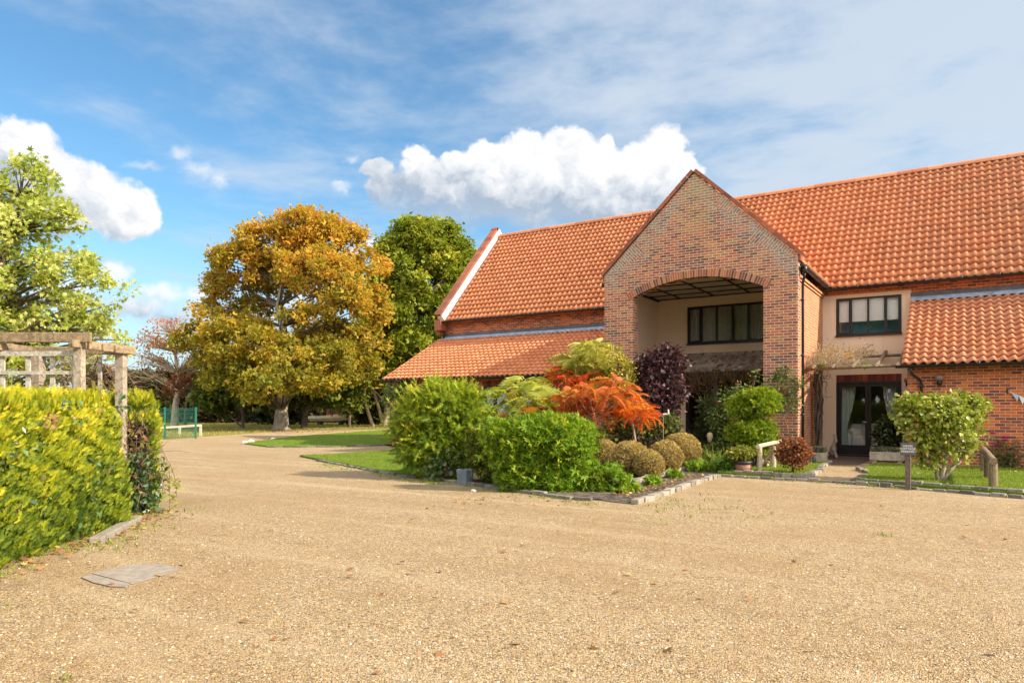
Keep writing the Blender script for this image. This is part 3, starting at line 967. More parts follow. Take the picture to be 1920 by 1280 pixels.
mb = MB(); mb.poly([(-1.40, 21.0, 2.56), (XR, 21.0, 2.56), (XR, YM, 4.68), (-1.40, YM, 4.68)], (0, 0, .03)); mb.build('roof_deck', M_TILE, rroof)
# lead flashings
for (x0, x1, z, rf, sl) in ((XL - .02, PX0 - .02, 4.50, lroof, SLL), (-1.44, XR, 4.74, rroof, SLR)):
    d = sl.normalized()
    n = int((x1 - x0) / .06)
    vs, fs = [], []
    for i in range(n + 1):
        x = x0 + (x1 - x0) * i / n
        ph = (x - x0) / .21 * 2 * math.pi
        lo = .13 + .028 * math.cos(ph)
        a = Vector((x, YM - .012, z + .11)); c = Vector((x, YM, z)) - d * (.20 + .02 * math.cos(ph)) + Vector((0, 0, .075 + .018 * math.cos(ph)))
        vs += [tuple(a), tuple(c)]
    for i in range(n):
        fs.append((2 * i, 2 * i + 1, 2 * i + 3, 2 * i + 2))
    npmesh('lead_flashing', np.array(vs), np.array(fs), M_LEAD, rf)
    mb = MB()
    k = max(1, int((x1 - x0) / 1.5))
    for i in range(k):
        xa, xb = x0 + (x1 - x0) * i / k, x0 + (x1 - x0) * (i + 1) / k - .012
        mb.box(xa, YM - .014 - .004 * (i % 2), z + .095, xb, YM - .0015, z + .235)
    mb.build('lead_upstand', M_LEAD_D, rf)

# left gable parapet with white fillet
mb = MB()
g0, g1 = Vector((0, 24.02, EZ + .26)), Vector((0, RY, RZ + .48))
d = (g1 - g0).normalized(); up = Vector((0, -d.z, d.y)); L = (g1 - g0).length
mb2 = MB()
for i in range(24):
    mb.cur = random.random() * .8
    c0 = g0 + d * (L * (i + .5) / 24)
    mb.obox(Vector((XL + .05, c0.y, c0.z)) - up * .03, (.17, 0, 0), d * (L / 48 - .003), up * .05)
for s_ in (0,):
    mb.obox(Vector((XL + .05, RY + 1.95, RZ - 1.72)), (.17, 0, 0), Vector((0, 2.05, -2.15)), Vector((0, .05, .05)))
mb.build('parapet_coping', M_COPING, house)
c0 = (g0 + g1) / 2
mb2.obox(Vector((XL + .13, c0.y, c0.z)) - up * .29, (.125, 0, 0), d * (L / 2 - .02), up * .205)
mb2.build('mortar_fillet', M_WHITE, house)
mb = MB(); mb.box(XL - .12, 24.05, 4.86, XL + .22, YM - .002, 5.30); mb.box(XL - .12, 24.25, 4.7, XL + .02, YM - .003, 4.858)
mb.build('kneeler', M_COPING, house)

# rainwater goods
def gut(name, a, b, parent):
    return gutter(MB(), a, b).build(name, M_GUTTER, parent, smooth=True)
gut('gutter', (XL + .2, 24.17, 5.24), (PX0 - .05, 24.17, 5.24), roof)
gut('gutter', (PSX + .16, 24.17, 5.24), (XR, 24.17, 5.24), roof)
gut('gutter', (PX1 + .10, YP + .10, 5.32), (PX1 + .10, 24.17, 5.30), house)
gut('gutter', (PX0 - .10, YP + .14, 5.32), (PX0 - .10, 24.17, 5.30), house)
gut('gutter', (-19.5, 20.90, 2.62), (PX0 - .02, 20.90, 2.62), lroof)
gut('gutter', (-1.56, 20.90, 2.60), (XR, 20.90, 2.60), rroof)
mb = MB()
mb.lathe([(.04, -.16), (.075, -.08), (.078, .03), (.06, .035)], (PX1 + .12, YP + .26, 5.27), 14)
mb.tube([(PX1 + .12, YP + .26, 5.12), (PX1 + .10, YP + .33, 5.02), (PX1 + .055, YP + .40, 4.9), (PX1 + .05, YP + .42, 4.7), (PX1 + .05, YP + .42, .05)], .036, 10)
for z in (4.4, 2.9, 1.3):
    mb.tube([(PX1 + .05, YP + .42, z), (PX1 + .05, YP + .42, z + .06)], .043, 10)
    mb.box(PX1 - .04, YP + .40, z + .01, PX1 + .05, YP + .44, z + .05)
mb.build('downpipe', M_GUTTER, house, smooth=True)
mb = MB()
dxp = -1.0
mb.tube([(dxp - .22, 20.92, 2.56), (dxp - .22, 20.93, 2.44), (dxp - .18, 20.99, 2.36), (dxp - .02, 21.17, 2.22), (dxp, 21.22, 2.12), (dxp, 21.22, .02)], .036, 10)
for z in (2.05, 1.0):
    mb.tube([(dxp, 21.22, z), (dxp, 21.22, z + .06)], .045, 10)
mb.build('downpipe', M_GUTTER, house, smooth=True)
mb = MB()
dxp = -18.95
mb.tube([(dxp, 20.92, 2.58), (dxp, 20.95, 2.45), (dxp, 21.15, 2.25), (dxp, 21.22, 2.1), (dxp, 21.22, .10), (dxp + .02, 21.12, .02)], .042, 10)
for z in (2.0, .9):
    mb.tube([(dxp, 21.22, z), (dxp, 21.22, z + .06)], .052, 10)
mb.build('downpipe', M_GUTTER, house, smooth=True)
mb = MB()
mb.tube([(XL - .05, 24.3, 5.2), (XL - .05, 24.45, 5.0), (XL + .02, 24.52, 4.85), (XL + .02, 24.52, 4.5)], .036, 10)
mb.build('downpipe', M_GUTTER, house, smooth=True)

# windows: outer frame, panes, interiors
def window(name, x0, x1, z0, z1, y, divs, parent, fw=.055, sash=.032, sill=True, depth=.07, opening=()):
    w = MB()
    w.box(x0, y, z0, x0 + fw, y + depth, z1); w.box(x1 - fw, y, z0, x1, y + depth, z1)
    w.box(x0 + fw, y, z1 - fw, x1 - fw, y + depth, z1); w.box(x0 + fw, y, z0, x1 - fw, y + depth, z0 + fw)
    xs = [x0 + fw] + [x0 + (x1 - x0) * t for t in divs] + [x1 - fw]
    for t in divs:
        xm = x0 + (x1 - x0) * t
        w.box(xm - fw * .5, y + .001, z0 + fw, xm + fw * .5, y + depth - .001, z1 - fw)
    o = w.build(name, M_BLACK, parent, bevel=.004)
    for i, (a, b) in enumerate(zip(xs[:-1], xs[1:])):
        la = a if i == 0 else a + fw * .5
        lb = b if i == len(xs) - 2 else b - fw * .5
        if i in opening:
            s = MB()
            s.box(la, y - .012, z0 + fw * .7, la + sash, y + .03, z1 - fw * .7); s.box(lb - sash, y - .012, z0 + fw * .7, lb, y + .03, z1 - fw * .7)
            s.box(la + sash, y - .012, z0 + fw * .7, lb - sash, y + .03, z0 + fw + sash); s.box(la + sash, y - .012, z1 - fw - sash, lb - sash, y + .03, z1 - fw * .7)
            s.build('sash', M_BLACK, o)
        p = MB(); p.box(la, y + .04, z0 + fw, lb, y + .046, z1 - fw); p.build('pane', M_GLASS, o)
    if sill:
        s = MB(); s.box(x0 - .02, y - .05, z0 - .045, x1 + .02, y + depth, z0 - .001); s.build('sill', M_BLACK, o)
    return o
window('window', UX0, UX1, UZ0, UZ1, YM - .02, (.235, .50, .755), house, opening=(0, 3))
window('porch_window', PWX0, PWX1, PWZ0, PWZ1, PYB - .03, (.16, .33, .5, .67, .84), house, fw=.06, opening=(0, 5))
window('lean_to_window', WX0, WX1, WZ0, WZ1, YF + .06, (.25, .5, .75), house, fw=.07, opening=(0, 2))
# french door
fd = MB()
y = YM - .01
fd.box(DX0, y, DZ0, DX0 + .06, y + .09, DZ1); fd.box(DX1 - .06, y, DZ0, DX1, y + .09, DZ1); fd.box(DX0 + .06, y, DZ1 - .07, DX1 - .06, y + .09, DZ1)
fd.box(DX0 - .02, y - .06, DZ0 - .055, DX1 + .02, y + .09, DZ0 - .001)
door = fd.build('french_door', M_BLACK, house, bevel=.004)
xm = (DX0 + DX1) / 2
for (a, b) in ((DX0 + .064, xm - .002), (xm + .002, DX1 - .064)):
    l = MB()
    l.box(a, y + .015, DZ0, a + .085, y + .07, DZ1 - .074); l.box(b - .085, y + .015, DZ0, b, y + .07, DZ1 - .074)
    l.box(a + .085, y + .015, DZ0, b - .085, y + .07, DZ0 + .30); l.box(a + .085, y + .015, DZ1 - .16, b - .085, y + .07, DZ1 - .074)
    l.build('door_leaf', M_BLACK, door, bevel=.004)
    p = MB(); p.box(a + .083, y + .04, DZ0 + .298, b - .083, y + .046, DZ1 - .158); p.build('pane', M_GLASS, door)
h_ = MB(); h_.tube([(xm - .05, y - .03, 1.08), (xm - .15, y - .03, 1.08)], .012, 8); h_.tube([(xm - .05, y - .03, 1.08), (xm - .05, y + .02, 1.08)], .014, 8)
h_.build('handle', flat('steel', (.5, .5, .5), 0.3, 0.1, metal=1.0), door)
# glazed porch doors, dark
gd = MB()
y = PYB - .02
for x in np.linspace(PDX0, PDX1, 5):
    gd.box(x - .045, y, .05, x + .045, y + .08, PDZ1)
gd.box(PDX0 + .045, y + .001, PDZ1 - .09, PDX1 - .045, y + .079, PDZ1); gd.box(PDX0 - .045, y - .02, 0, PDX1 + .045, y + .08, .049)
gd.box(PDX0 + .045, y + .003, .05, PDX1 - .045, y + .077, .35); gd.box(PDX0 + .045, y + .003, 2.05, PDX1 - .045, y + .077, 2.13)
gdo = gd.build('porch_door', M_BLACK, house)
p = MB(); p.box(PDX0 + .04, y + .038, .34, PDX1 - .04, y + .044, PDZ1 - .08); p.build('pane', M_GLASS, gdo)

# rooms behind the glass
def room(x0, x1, y0, y1, z0, z1, mat, name='room'):
    r = MB()
    r.box(x0 - .05, y1, z0, x1 + .05, y1 + .05, z1)
    r.box(x0 - .05, y0, z0, x0, y1, z1); r.box(x1, y0, z0, x1 + .05, y1, z1)
    r.box(x0 - .05, y0, z0 - .05, x1 + .05, y1 + .05, z0); r.box(x0 - .05, y0, z1, x1 + .05, y1 + .05, z1 + .05)
    return r.build(name, mat, house)
room(-3.85, -1.5, YM + .305, YM + 3.2, .0, 2.5, M_INSIDE)
room(-3.85, -1.5, YM + .305, YM + .75, 3.3, 5.0, flat('teal_room', (.20, .52, .66), 0.8, 0.15), 'upper_room')
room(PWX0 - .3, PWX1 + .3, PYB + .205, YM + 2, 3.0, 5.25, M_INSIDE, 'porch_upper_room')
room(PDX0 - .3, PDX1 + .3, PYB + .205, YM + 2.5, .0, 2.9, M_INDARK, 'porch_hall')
room(WX0 - .2, WX1 + .2, YF + .285, YM - .1, .3, 2.5, M_INSIDE, 'lean_to_room')

# wall lamps: round ceramic shades on dark bases
M_LAMP = flat('lamp_shade', (.22, .13, .10), 0.35, 0.15)
def wall_lamp(x, yy, z, back=YF):
    l = MB()
    l.lathe([(.035, -.14), (.06, -.12), (.065, -.04), (.05, -.02)], (x, yy, z), 16)
    l.box(x - .03, yy, z - .11, x + .03, back - .001, z - .05)
    o = l.build('wall_lamp', M_BLACK, house, smooth=True)
    g = MB(); g.lathe([(.06, -.03), (.095, .0), (.105, .05), (.095, .09), (.06, .115), (.02, .122)], (x, yy, z), 18)
    g.build('lamp_shade', M_LAMP, o, smooth=True)
wall_lamp(-0.60, YF - .12, 2.23)
wall_lamp(-1.50, YM - .13, 2.30, YM)

# things seen through the glass
M_LINEN = flat('pale_curtain', (.66, .74, .71), 0.9, 0.1)
def curtain(pts_top, pts_mid, pts_bot, y, folds, label, name='curtain', mat=None, z=(2.2, 1.1, .1)):
    """hanging cloth: x-ranges at three heights, pleated"""
    n, m = folds * 6, 14
    vs, fs = [], []
    for j in range(m + 1):
        t = j / m
        if t < .6:
            k = (t / .6) ** 1.6; a = [pts_top[i] * (1 - k) + pts_mid[i] * k for i in (0, 1)]
        else:
            k = (t - .6) / .4; a = [pts_mid[i] * (1 - k) + pts_bot[i] * k for i in (0, 1)]
        zz = z[0] + (z[2] - z[0]) * t
        for i in range(n + 1):
            x = a[0] + (a[1] - a[0]) * i / n
            vs.append((x, y + .035 * math.sin(2 * math.pi * folds * i / n), zz))
    for j in range(m):
        for i in range(n):
            q = j * (n + 1) + i
            fs.append((q, q + 1, q + n + 2, q + n + 1))
    base = Vector(((pts_top[0] + pts_top[1]) / 2, y, z[2]))
    V = np.array(vs) - np.array(base)
    o = npmesh(name, V, np.array(fs), mat or M_LINEN, smooth=True)
    o.location = base
    s = o.modifiers.new('cloth', 'SOLIDIFY'); s.thickness = .004
    tag(o, label, 'curtain', 'curtains behind the glass')
curtain((-3.42, -2.98), (-3.42, -3.24), (-3.40, -3.18), YM + .38, 6, 'pale green curtain tied back on the vine side of the french door')
curtain((-2.22, -1.78), (-1.98, -1.78), (-2.02, -1.80), YM + .38, 6, 'pale green curtain tied back behind the dark potted shrub')
curtain((WX0 + .1, WX0 + .82), (WX0 + .1, WX0 + .82), (WX0 + .1, WX0 + .82), YF + .5, 6, 'pale blue curtain in the low window beside the feathery conifer', z=(2.28, 1.6, .9), mat=flat('blue_curtain', (.32, .40, .45), 0.9, 0.1))
curtain((WX0 + .86, WX1 - .1), (WX0 + .86, WX1 - .1), (WX0 + .86, WX1 - .1), YF + .5, 8, 'pale blue curtain in the low window behind the green and orange sumac', z=(2.28, 1.6, .9), mat=MATS['blue_curtain'])
for (a, b, lab) in ((PWX0 + .05, PWX0 + 1.5, 'grey net curtain behind the left half of the porch window'), (PWX1 - 1.5, PWX1 - .05, 'grey net curtain behind the right half of the porch window')):
    curtain((a, b), (a, b), (a, b), PYB + .16, 14, lab, z=(4.95, 4.3, 3.6), mat=flat('net_curtain', (.46, .46, .43), 0.9, 0.1))
bl = MB()
bl.box(UX0 + .03, YM + .09, UZ0 + .42, UX1 - .03, YM + .095, UZ1 - .04); bl.tube([(UX0 + .03, YM + .09, UZ1 - .05), (UX1 - .03, YM + .09, UZ1 - .05)], .025, 10)
solo(bl, 'roller_blind', flat('white_blind', (.90, .88, .86), 0.9, 0.05), 'white roller blind half drawn in the upper window over the teal room', 'blind', (UX0 + .9, YM + .09, UZ0 + .42))
M_SOFA = flat('white_linen', (.82, .82, .78), 0.95, 0.08)
so_ = thing('sofa', 'white upholstered sofa with rolled back seen through the french door', 'sofa', (-2.5, YM + 1.2, 0))
def cushion(name, x0, y0, z0, x1, y1, z1, r=.09):
    c = MB().box(x0, y0, z0, x1, y1, z1).build(name, M_SOFA, so_, smooth=True)
    b = c.modifiers.new('soft', 'BEVEL'); b.width = r; b.segments = 5
cushion('seat', -3.2, YM + .55, .12, -1.62, YM + 1.3, .52)
cushion('backrest', -3.25, YM + .95, .3, -1.6, YM + 1.4, 1.02, .16)
cushion('armrest', -3.4, YM + .52, .1, -3.12, YM + 1.4, .72, .12)
cushion('throw', -3.12, YM + .46, .12, -1.7, YM + .62, .66, .07)
# ------------------------------------------------------------------ ground
def grassmat(name, cols, dry=0.3):
    m, nt, b = newmat(name)
    tc = nd(nt, 'TexCoord')
    n = noise(nt, tc.outputs['Object'], 1.1, 6, 0.65)
    n2 = noise(nt, tc.outputs['Object'], 60, 4, 0.7)
    c = ramp(nt, n.outputs['Fac'], [(0.3, cols[0]), (0.55, cols[1]), (0.75, cols[2])])
    c = mix(nt, 0.6, c, ramp(nt, n2.outputs['Fac'], [(0.3, (.5, .5, .5)), (0.7, (1.4, 1.4, 1.3))]), 'MULTIPLY')
    link(nt, c, b.inputs['Base Color'])
    b.inputs['Roughness'].default_value = 0.9
    b.inputs['Specular IOR Level'].default_value = 0.2
    bp = nd(nt, 'Bump'); bp.inputs['Strength'].default_value = 0.8; bp.inputs['Distance'].default_value = 0.03
    link(nt, n2.outputs['Fac'], bp.inputs['Height']); link(nt, bp.outputs['Normal'], b.inputs['Normal'])
    MATS[name] = m
    return m

def gravelmat():
    m, nt, b = newmat('gravel')
    tc = nd(nt, 'TexCoord')
    v1 = nd(nt, 'TexVoronoi', feature='F1'); v1.inputs['Scale'].default_value = 88; v1.inputs['Randomness'].default_value = 1.0
    wob = noise(nt, tc.outputs['Object'], 30, 2)
    vec = vm(nt, 'ADD', tc.outputs['Object'], vm(nt, 'MULTIPLY', vm(nt, 'SUBTRACT', wob.outputs['Color'], (.5, .5, .5)), (.02, .02, .02)))
    link(nt, vec, v1.inputs['Vector'])
    sp = nd(nt, 'SeparateColor'); link(nt, v1.outputs['Color'], sp.inputs[0])
    c = ramp(nt, sp.outputs['Red'], [(0.0, (.07, .047, .03)), (0.09, (.21, .135, .073)), (0.25, (.40, .265, .122)), (0.55, (.50, .345, .168)), (0.80, (.58, .435, .245)), (0.93, (.68, .60, .46)), (1.0, (.27, .245, .22))])
    gap = sstep(nt, v1.outputs['Distance'], 0.42, 0.75)
    c = mix(nt, ma(nt, 'MULTIPLY', gap, 0.42), c, (.22, .14, .07))
    # worn and damp patches, wheel tracks
    n1 = noise(nt, tc.outputs['Object'], 0.45, 7, 0.62, 0.6)
    c = mix(nt, ma(nt, 'MULTIPLY', sstep(nt, n1.outputs['Fac'], 0.44, 0.68), 0.40), c, (.35, .215, .095))
    n2 = noise(nt, tc.outputs['Object'], 2.6, 6, 0.7, 0.4)
    c = mix(nt, ma(nt, 'MULTIPLY', sstep(nt, n2.outputs['Fac'], 0.54, 0.70), 0.42), c, (.23, .145, .07))
    # paler wheel tracks sweeping along the drive towards the far left
    tr = nd(nt, 'Mapping'); link(nt, tc.outputs['Object'], tr.inputs['Vector'])
    tr.inputs['Rotation'].default_value = (0, 0, -math.radians(57)); tr.inputs['Scale'].default_value = (.11, 1.25, 1)
    n6 = noise(nt, tr.outputs[0], 1.0, 5, .6, .35)
    c = mix(nt, ma(nt, 'MULTIPLY', sstep(nt, n6.outputs['Fac'], .50, .68), .34), c, (.62, .48, .30))
    c = mix(nt, ma(nt, 'MULTIPLY', sstep(nt, n6.outputs['Fac'], .46, .30), .30), c, (.30, .19, .09))
    n5 = noise(nt, tc.outputs['Object'], 11, 7, 0.8)
    c = mix(nt, ma(nt, 'MULTIPLY', sstep(nt, n5.outputs['Fac'], 0.54, 0.68), 0.5), c, (.20, .13, .068))
    n3 = noise(nt, tc.outputs['Object'], 9, 5, 0.7)
    c = mix(nt, ma(nt, 'MULTIPLY', sstep(nt, n3.outputs['Fac'], 0.58, 0.8), 0.25), c, (.64, .47, .28))
    n4 = noise(nt, tc.outputs['Object'], 200, 2)
    c = mix(nt, 0.35, c, ramp(nt, n4.outputs['Fac'], [(0.3, (.7, .7, .7)), (0.7, (1.25, 1.25, 1.25))]), 'MULTIPLY')
    link(nt, c, b.inputs['Base Color'])
    b.inputs['Roughness'].default_value = 0.85
    b.inputs['Specular IOR Level'].default_value = 0.25
    bp = nd(nt, 'Bump'); bp.inputs['Strength'].default_value = 0.9; bp.inputs['Distance'].default_value = 0.012
    hgt = ma(nt, 'SUBTRACT', 1.0, v1.outputs['Distance'])
    hgt = ma(nt, 'ADD', hgt, ma(nt, 'MULTIPLY', sp.outputs['Green'], 0.4))
    link(nt, hgt, bp.inputs['Height'])
    bp2 = nd(nt, 'Bump'); bp2.inputs['Strength'].default_value = 0.5; bp2.inputs['Distance'].default_value = 0.08
    link(nt, n2.outputs['Fac'], bp2.inputs['Height']); link(nt, bp.outputs['Normal'], bp2.inputs['Normal'])
    link(nt, bp2.outputs['Normal'], b.inputs['Normal'])
    MATS['gravel'] = m
    return m
M_GRAVEL = gravelmat()
M_FIELD = grassmat('dry_lawn', [(.15, .15, .025), (.24, .22, .045), (.34, .28, .09)])
M_LAWN = grassmat('green_lawn', [(.075, .13, .010), (.125, .19, .015), (.20, .235, .03)])
def soilmat():
    m, nt, b = newmat('dark_soil')
    tc = nd(nt, 'TexCoord')
    n = noise(nt, tc.outputs['Object'], 2.2, 7, .7)
    n2 = noise(nt, tc.outputs['Object'], 6, 9, .85)
    c = ramp(nt, n2.outputs['Fac'], [(.38, (.018, .014, .011)), (.5, (.06, .046, .034)), (.62, (.24, .18, .12))])
    c = mix(nt, ma(nt, 'MULTIPLY', sstep(nt, n.outputs['Fac'], .52, .68), .6), c, (.22, .155, .085))
    link(nt, c, b.inputs['Base Color']); b.inputs['Roughness'].default_value = .95
    bp = nd(nt, 'Bump'); bp.inputs['Strength'].default_value = 1; bp.inputs['Distance'].default_value = .03
    link(nt, n2.outputs['Fac'], bp.inputs['Height']); link(nt, bp.outputs['Normal'], b.inputs['Normal'])
    MATS['dark_soil'] = m
    return m
M_SOIL = soilmat()
def settmat(name, stops):
    m, nt, b = newmat(name)
    at_ = nd(nt, 'Attribute', attribute_name='rnd')
    tc = nd(nt, 'TexCoord')
    n = noise(nt, tc.outputs['Object'], 9, 7, .7)
    n2 = noise(nt, tc.outputs['Object'], 45, 5, .7)
    c = ramp(nt, at_.outputs['Fac'], stops)
    c = mix(nt, .7, c, ramp(nt, n2.outputs['Fac'], [(.3, (.55, .54, .52)), (.7, (1.2, 1.2, 1.18))]), 'MULTIPLY')
    c = mix(nt, ma(nt, 'MULTIPLY', sstep(nt, n.outputs['Fac'], .5, .66), .7), c, (.10, .085, .05))
    link(nt, c, b.inputs['Base Color']); b.inputs['Roughness'].default_value = .95
    bp = nd(nt, 'Bump'); bp.inputs['Strength'].default_value = .9; bp.inputs['Distance'].default_value = .012
    link(nt, ma(nt, 'ADD', n.outputs['Fac'], n2.outputs['Fac']), bp.inputs['Height']); link(nt, bp.outputs['Normal'], b.inputs['Normal'])
    return m
M_KERB = settmat('concrete_sett', [(0, (.22, .19, .15)), (.5, (.32, .28, .22)), (1, (.42, .37, .30))])
M_KERBD = settmat('old_sett', [(0, (.13, .115, .10)), (.5, (.22, .195, .165)), (1, (.33, .29, .24))])

def sheet(name, pts, z, mat, kind='structure', thick=0.0):
    p = [Vector((q[0], q[1], z)) for q in pts]
    area = sum(p[i].x * p[(i + 1) % len(p)].y - p[(i + 1) % len(p)].x * p[i].y for i in range(len(p)))
    if area < 0: p.reverse()
    mb = MB()
    if thick: mb.poly([q - Vector((0, 0, thick)) for q in p], (0, 0, thick))
    else: mb.poly(p)
    o = mb.build(name, mat)
    tag(o, None, None, kind=kind)
    return o
sheet('ground', [(-700, -300), (700, -300), (700, 900), (-700, 900)], -0.02, M_FIELD)
drive = [W(-30, -12), W(-30, 14), W(-19, 26), G(200, 832), G(290, 825), G(335, 822), G(380, 818.5), G(430, 815), G(480, 811.5), G(520, 808.5), G(560, 806.5), G(640, 805.5), G(720, 804.5), G(860, 804), (60, 60), (60, -40)]
sheet('gravel_drive', drive, 0.0, M_GRAVEL)

LAWNS = {}
def lawn(key, pts, z=0.05):
    LAWNS[key] = (pts, z)
    sheet('lawn', pts, z, M_LAWN, thick=.06)
isl1 = [G(u, v) for u, v in ((458, 832.5), (480, 828.5), (510, 824.5), (560, 818.5), (640, 812.5), (716, 807))] + [Vector((-19.9, 32, 0)), Vector((-19.2, YF, 0)), Vector((-15.5, YF, 0))] + [G(u, v) for u, v in ((800, 838), (760, 836.5), (720, 835), (640, 837.5), (560, 838.5), (500, 838))]
lawn('a', isl1)
isl2 = [G(u, v) for u, v in ((562, 856), (590, 854.5), (620, 853), (660, 850.5), (700, 848), (770, 843.5), (860, 842), (960, 850), (860, 903), (800, 899), (760, 893), (720, 886), (680, 878.5), (640, 870.5), (600, 863.5))]
lawn('b', isl2)
rl = [(-3.05, 17.0), (-1.9, 16.15)]
# right-hand lawns either side of the door path
lawnL = [G(u, v, .05) for u, v in ((1345, 884), (1420, 888.5), (1505, 894), (1530, 885), (1540, 876), (1553, 864))] + [Vector((-3.72, 20.4, 0)), Vector((-4.6, 20.0, 0)), Vector((-5.6, 19.4, 0))]
lawn('c', lawnL)
lawnR = [G(u, v, .05) for u, v in ((1604, 900), (1650, 903), (1700, 907), (1800, 914.5), (1920, 924), (2100, 940))] + [Vector((6.9, 20.0, 0)), Vector((6.9, YF - .02, 0)), Vector((-1.3, YF - .02, 0)), G(1640, 867, .05), G(1612, 879, .05), G(1630, 886, .05)]
lawn('d', lawnR)
# planted bed and path of dark mulch
bed = [G(u, v) for u, v in ((800, 897), (860, 905.5), (930, 915), (1000, 925), (1075, 936), (1128, 938), (1186, 907), (1250, 890), (1308, 874))] + [Vector((-8.3, 20.0, 0)), Vector((-9.4, YF, 0)), Vector((-15.4, YF, 0)), G(830, 850)]
sheet('flower_bed', bed, 0.03, M_SOIL, thick=.04)
pathm = [G(u, v) for u, v in ((1105, 934), (1130, 939), (1190, 946), (1345, 894), (1352, 886))] + [Vector((-4.7, 20.0, 0)), Vector((-4.7, PYB - .05, 0)), Vector((-8.4, PYB - .05, 0)), Vector((-8.4, 20.0, 0)), G(1310, 872), G(1250, 886), G(1180, 900), G(1100, 920)]
sheet('mulch_path', pathm, 0.008, M_SOIL)
M_PAVE = brickmat('paving_brick', [(0.0, (.06, .04, .035)), (0.5, (.11, .07, .055)), (1.0, (.16, .10, .075))], (.10, .08, .06), 0.3)
def pavemat():
    m = flat('brick_paving', (.10, .068, .052), 0.85, 0.35, 14, 0.5, bscale=30)
    return m
sheet('brick_paving', [Vector((-3.88, YM - .08, 0)), Vector((-1.35, YM - .08, 0)), Vector((-1.35, 21.9, 0)), G(1632, 863), G(1612, 871.5), G(1560, 871.5), G(1545, 862), Vector((-3.88, 21.2, 0))], 0.012, pavemat())

def setts(pts, w, h, L, mat, z0=-.02, jitter=.03):
    """a run of edging setts along a line"""
    mb = MB()
    for a, b in zip(pts[:-1], pts[1:]):
        a, b = Vector((a[0], a[1], 0)), Vector((b[0], b[1], 0))
        d = b - a; D = d.length
        if D < .05: continue
        d.normalize(); n = max(1, round(D / L))
        p = Vector((-d.y, d.x, 0))
        for i in range(n):
            mb.cur = random.random()
            hh = h + random.gauss(0, .012)
            c = a + d * (D * (i + .5) / n) + p * random.gauss(0, jitter * .5)
            dd = (d + p * random.gauss(0, .06)).normalized(); pp = Vector((-dd.y, dd.x, 0))
            mb.obox(c + Vector((0, 0, z0 + hh / 2)), dd * (D / n / 2 - random.uniform(.004, .02)), pp * w / 2, Vector((0, 0, hh / 2)))
    o = mb.build('kerb', mat, bevel=.012)
    tag(o, None, None, kind='structure')
GP = lambda *a: [G(u, v) for u, v in a]
setts(GP((1352, 893), (1400, 896), (1450, 899), (1560, 904.5), (1700, 916), (1800, 924.5), (1920, 935), (2100, 951)), .09, .075, .24, M_KERBD)
setts(GP((1378, 889), (1505, 898.5)), .10, .12, .23, M_KERB)
setts(GP((1505, 898.5), (1530, 889), (1541, 880)), .14, .11, .3, M_KERB)
setts(GP((1541, 876), (1556, 866)), .12, .09, .3, M_KERB)
setts(GP((1602, 903), (1700, 911), (1800, 918.5), (1920, 928.5), (2100, 944)), .10, .11, .26, M_KERBD)
setts(GP((1602, 903), (1626, 891)), .12, .08, .25, M_KERBD)
setts(GP((1628, 887), (1608, 880.5)), .10, .09, .3, M_KERB)
setts(GP((1190, 945), (1240, 930), (1300, 909), (1345, 894)), .13, .10, .34, M_KERB)
setts(GP((1183, 908), (1215, 900), (1250, 890), (1308, 875)), .13, .11, .34, M_KERB)
setts(GP((800, 898), (860, 906), (930, 916), (1000, 926), (1075, 937), (1110, 939)), .10, .075, .3, M_KERBD)
setts(GP((595, 864), (640, 872), (680, 880), (720, 888), (780, 897)), .08, .07, .3, M_KERBD)
setts(GP((500, 838.5), (560, 839), (640, 838), (720, 835.5)), .08, .07, .3, M_KERBD)
setts(GP((565, 856.5), (620, 853.5), (700, 848.5), (770, 844)), .07, .075, .5, M_KERBD)

# concrete kerb by the hedge and the drain slab in the gravel
mb = MB()
a, b = G(192, 1019), G(268, 976)
d = (b - a); p = Vector((-d.y, d.x, 0)).normalized()
for t0, t1 in ((0, .34), (.345, 1)):
    mb.beam(a + d * t0 + p * .07 + Vector((0, 0, .03)), a + d * t1 + p * .07 + Vector((0, 0, .03)), .13, .09)
o = mb.build('kerb', M_KERB, bevel=.012); tag(o, None, None, kind='structure')
A = G(235, 1080)
dc = MB(); dc.poly([G(u, v, .0) + Vector((0, 0, .004)) for u, v in reversed(((152, 1083), (171, 1077), (205, 1086), (243, 1095.5), (236, 1102), (205, 1100), (175, 1093)))], (0, 0, .006))
dc2 = MB(); dc2.poly([G(u, v, .0) + Vector((0, 0, .004)) for u, v in reversed(((173, 1076), (195, 1070), (225, 1064), (262, 1058), (300, 1058), (336, 1066), (330, 1072), (290, 1083), (265, 1091), (246, 1095)))], (0, 0, .005))
dr = thing('drain_cover', 'grey concrete drain slab half buried in gravel by the hedge', 'drain cover', A)
dc.build('slab', flat('drain_slab', (.30, .255, .205), 0.9, 0.25, 12, 0.6), dr); dc2.build('slab', MATS['drain_slab'], dr)
# ------------------------------------------------------------------ grass blades on the lawns
def in_poly(px, py, poly):
    inside = np.zeros(len(px), bool)
    n = len(poly)
    for i in range(n):
        x1, y1 = poly[i][0], poly[i][1]; x2, y2 = poly[(i + 1) % n][0], poly[(i + 1) % n][1]
        c = ((y1 > py) != (y2 > py)) & (px < (x2 - x1) * (py - y1) / (y2 - y1 + 1e-12) + x1)
        inside ^= c
    return inside

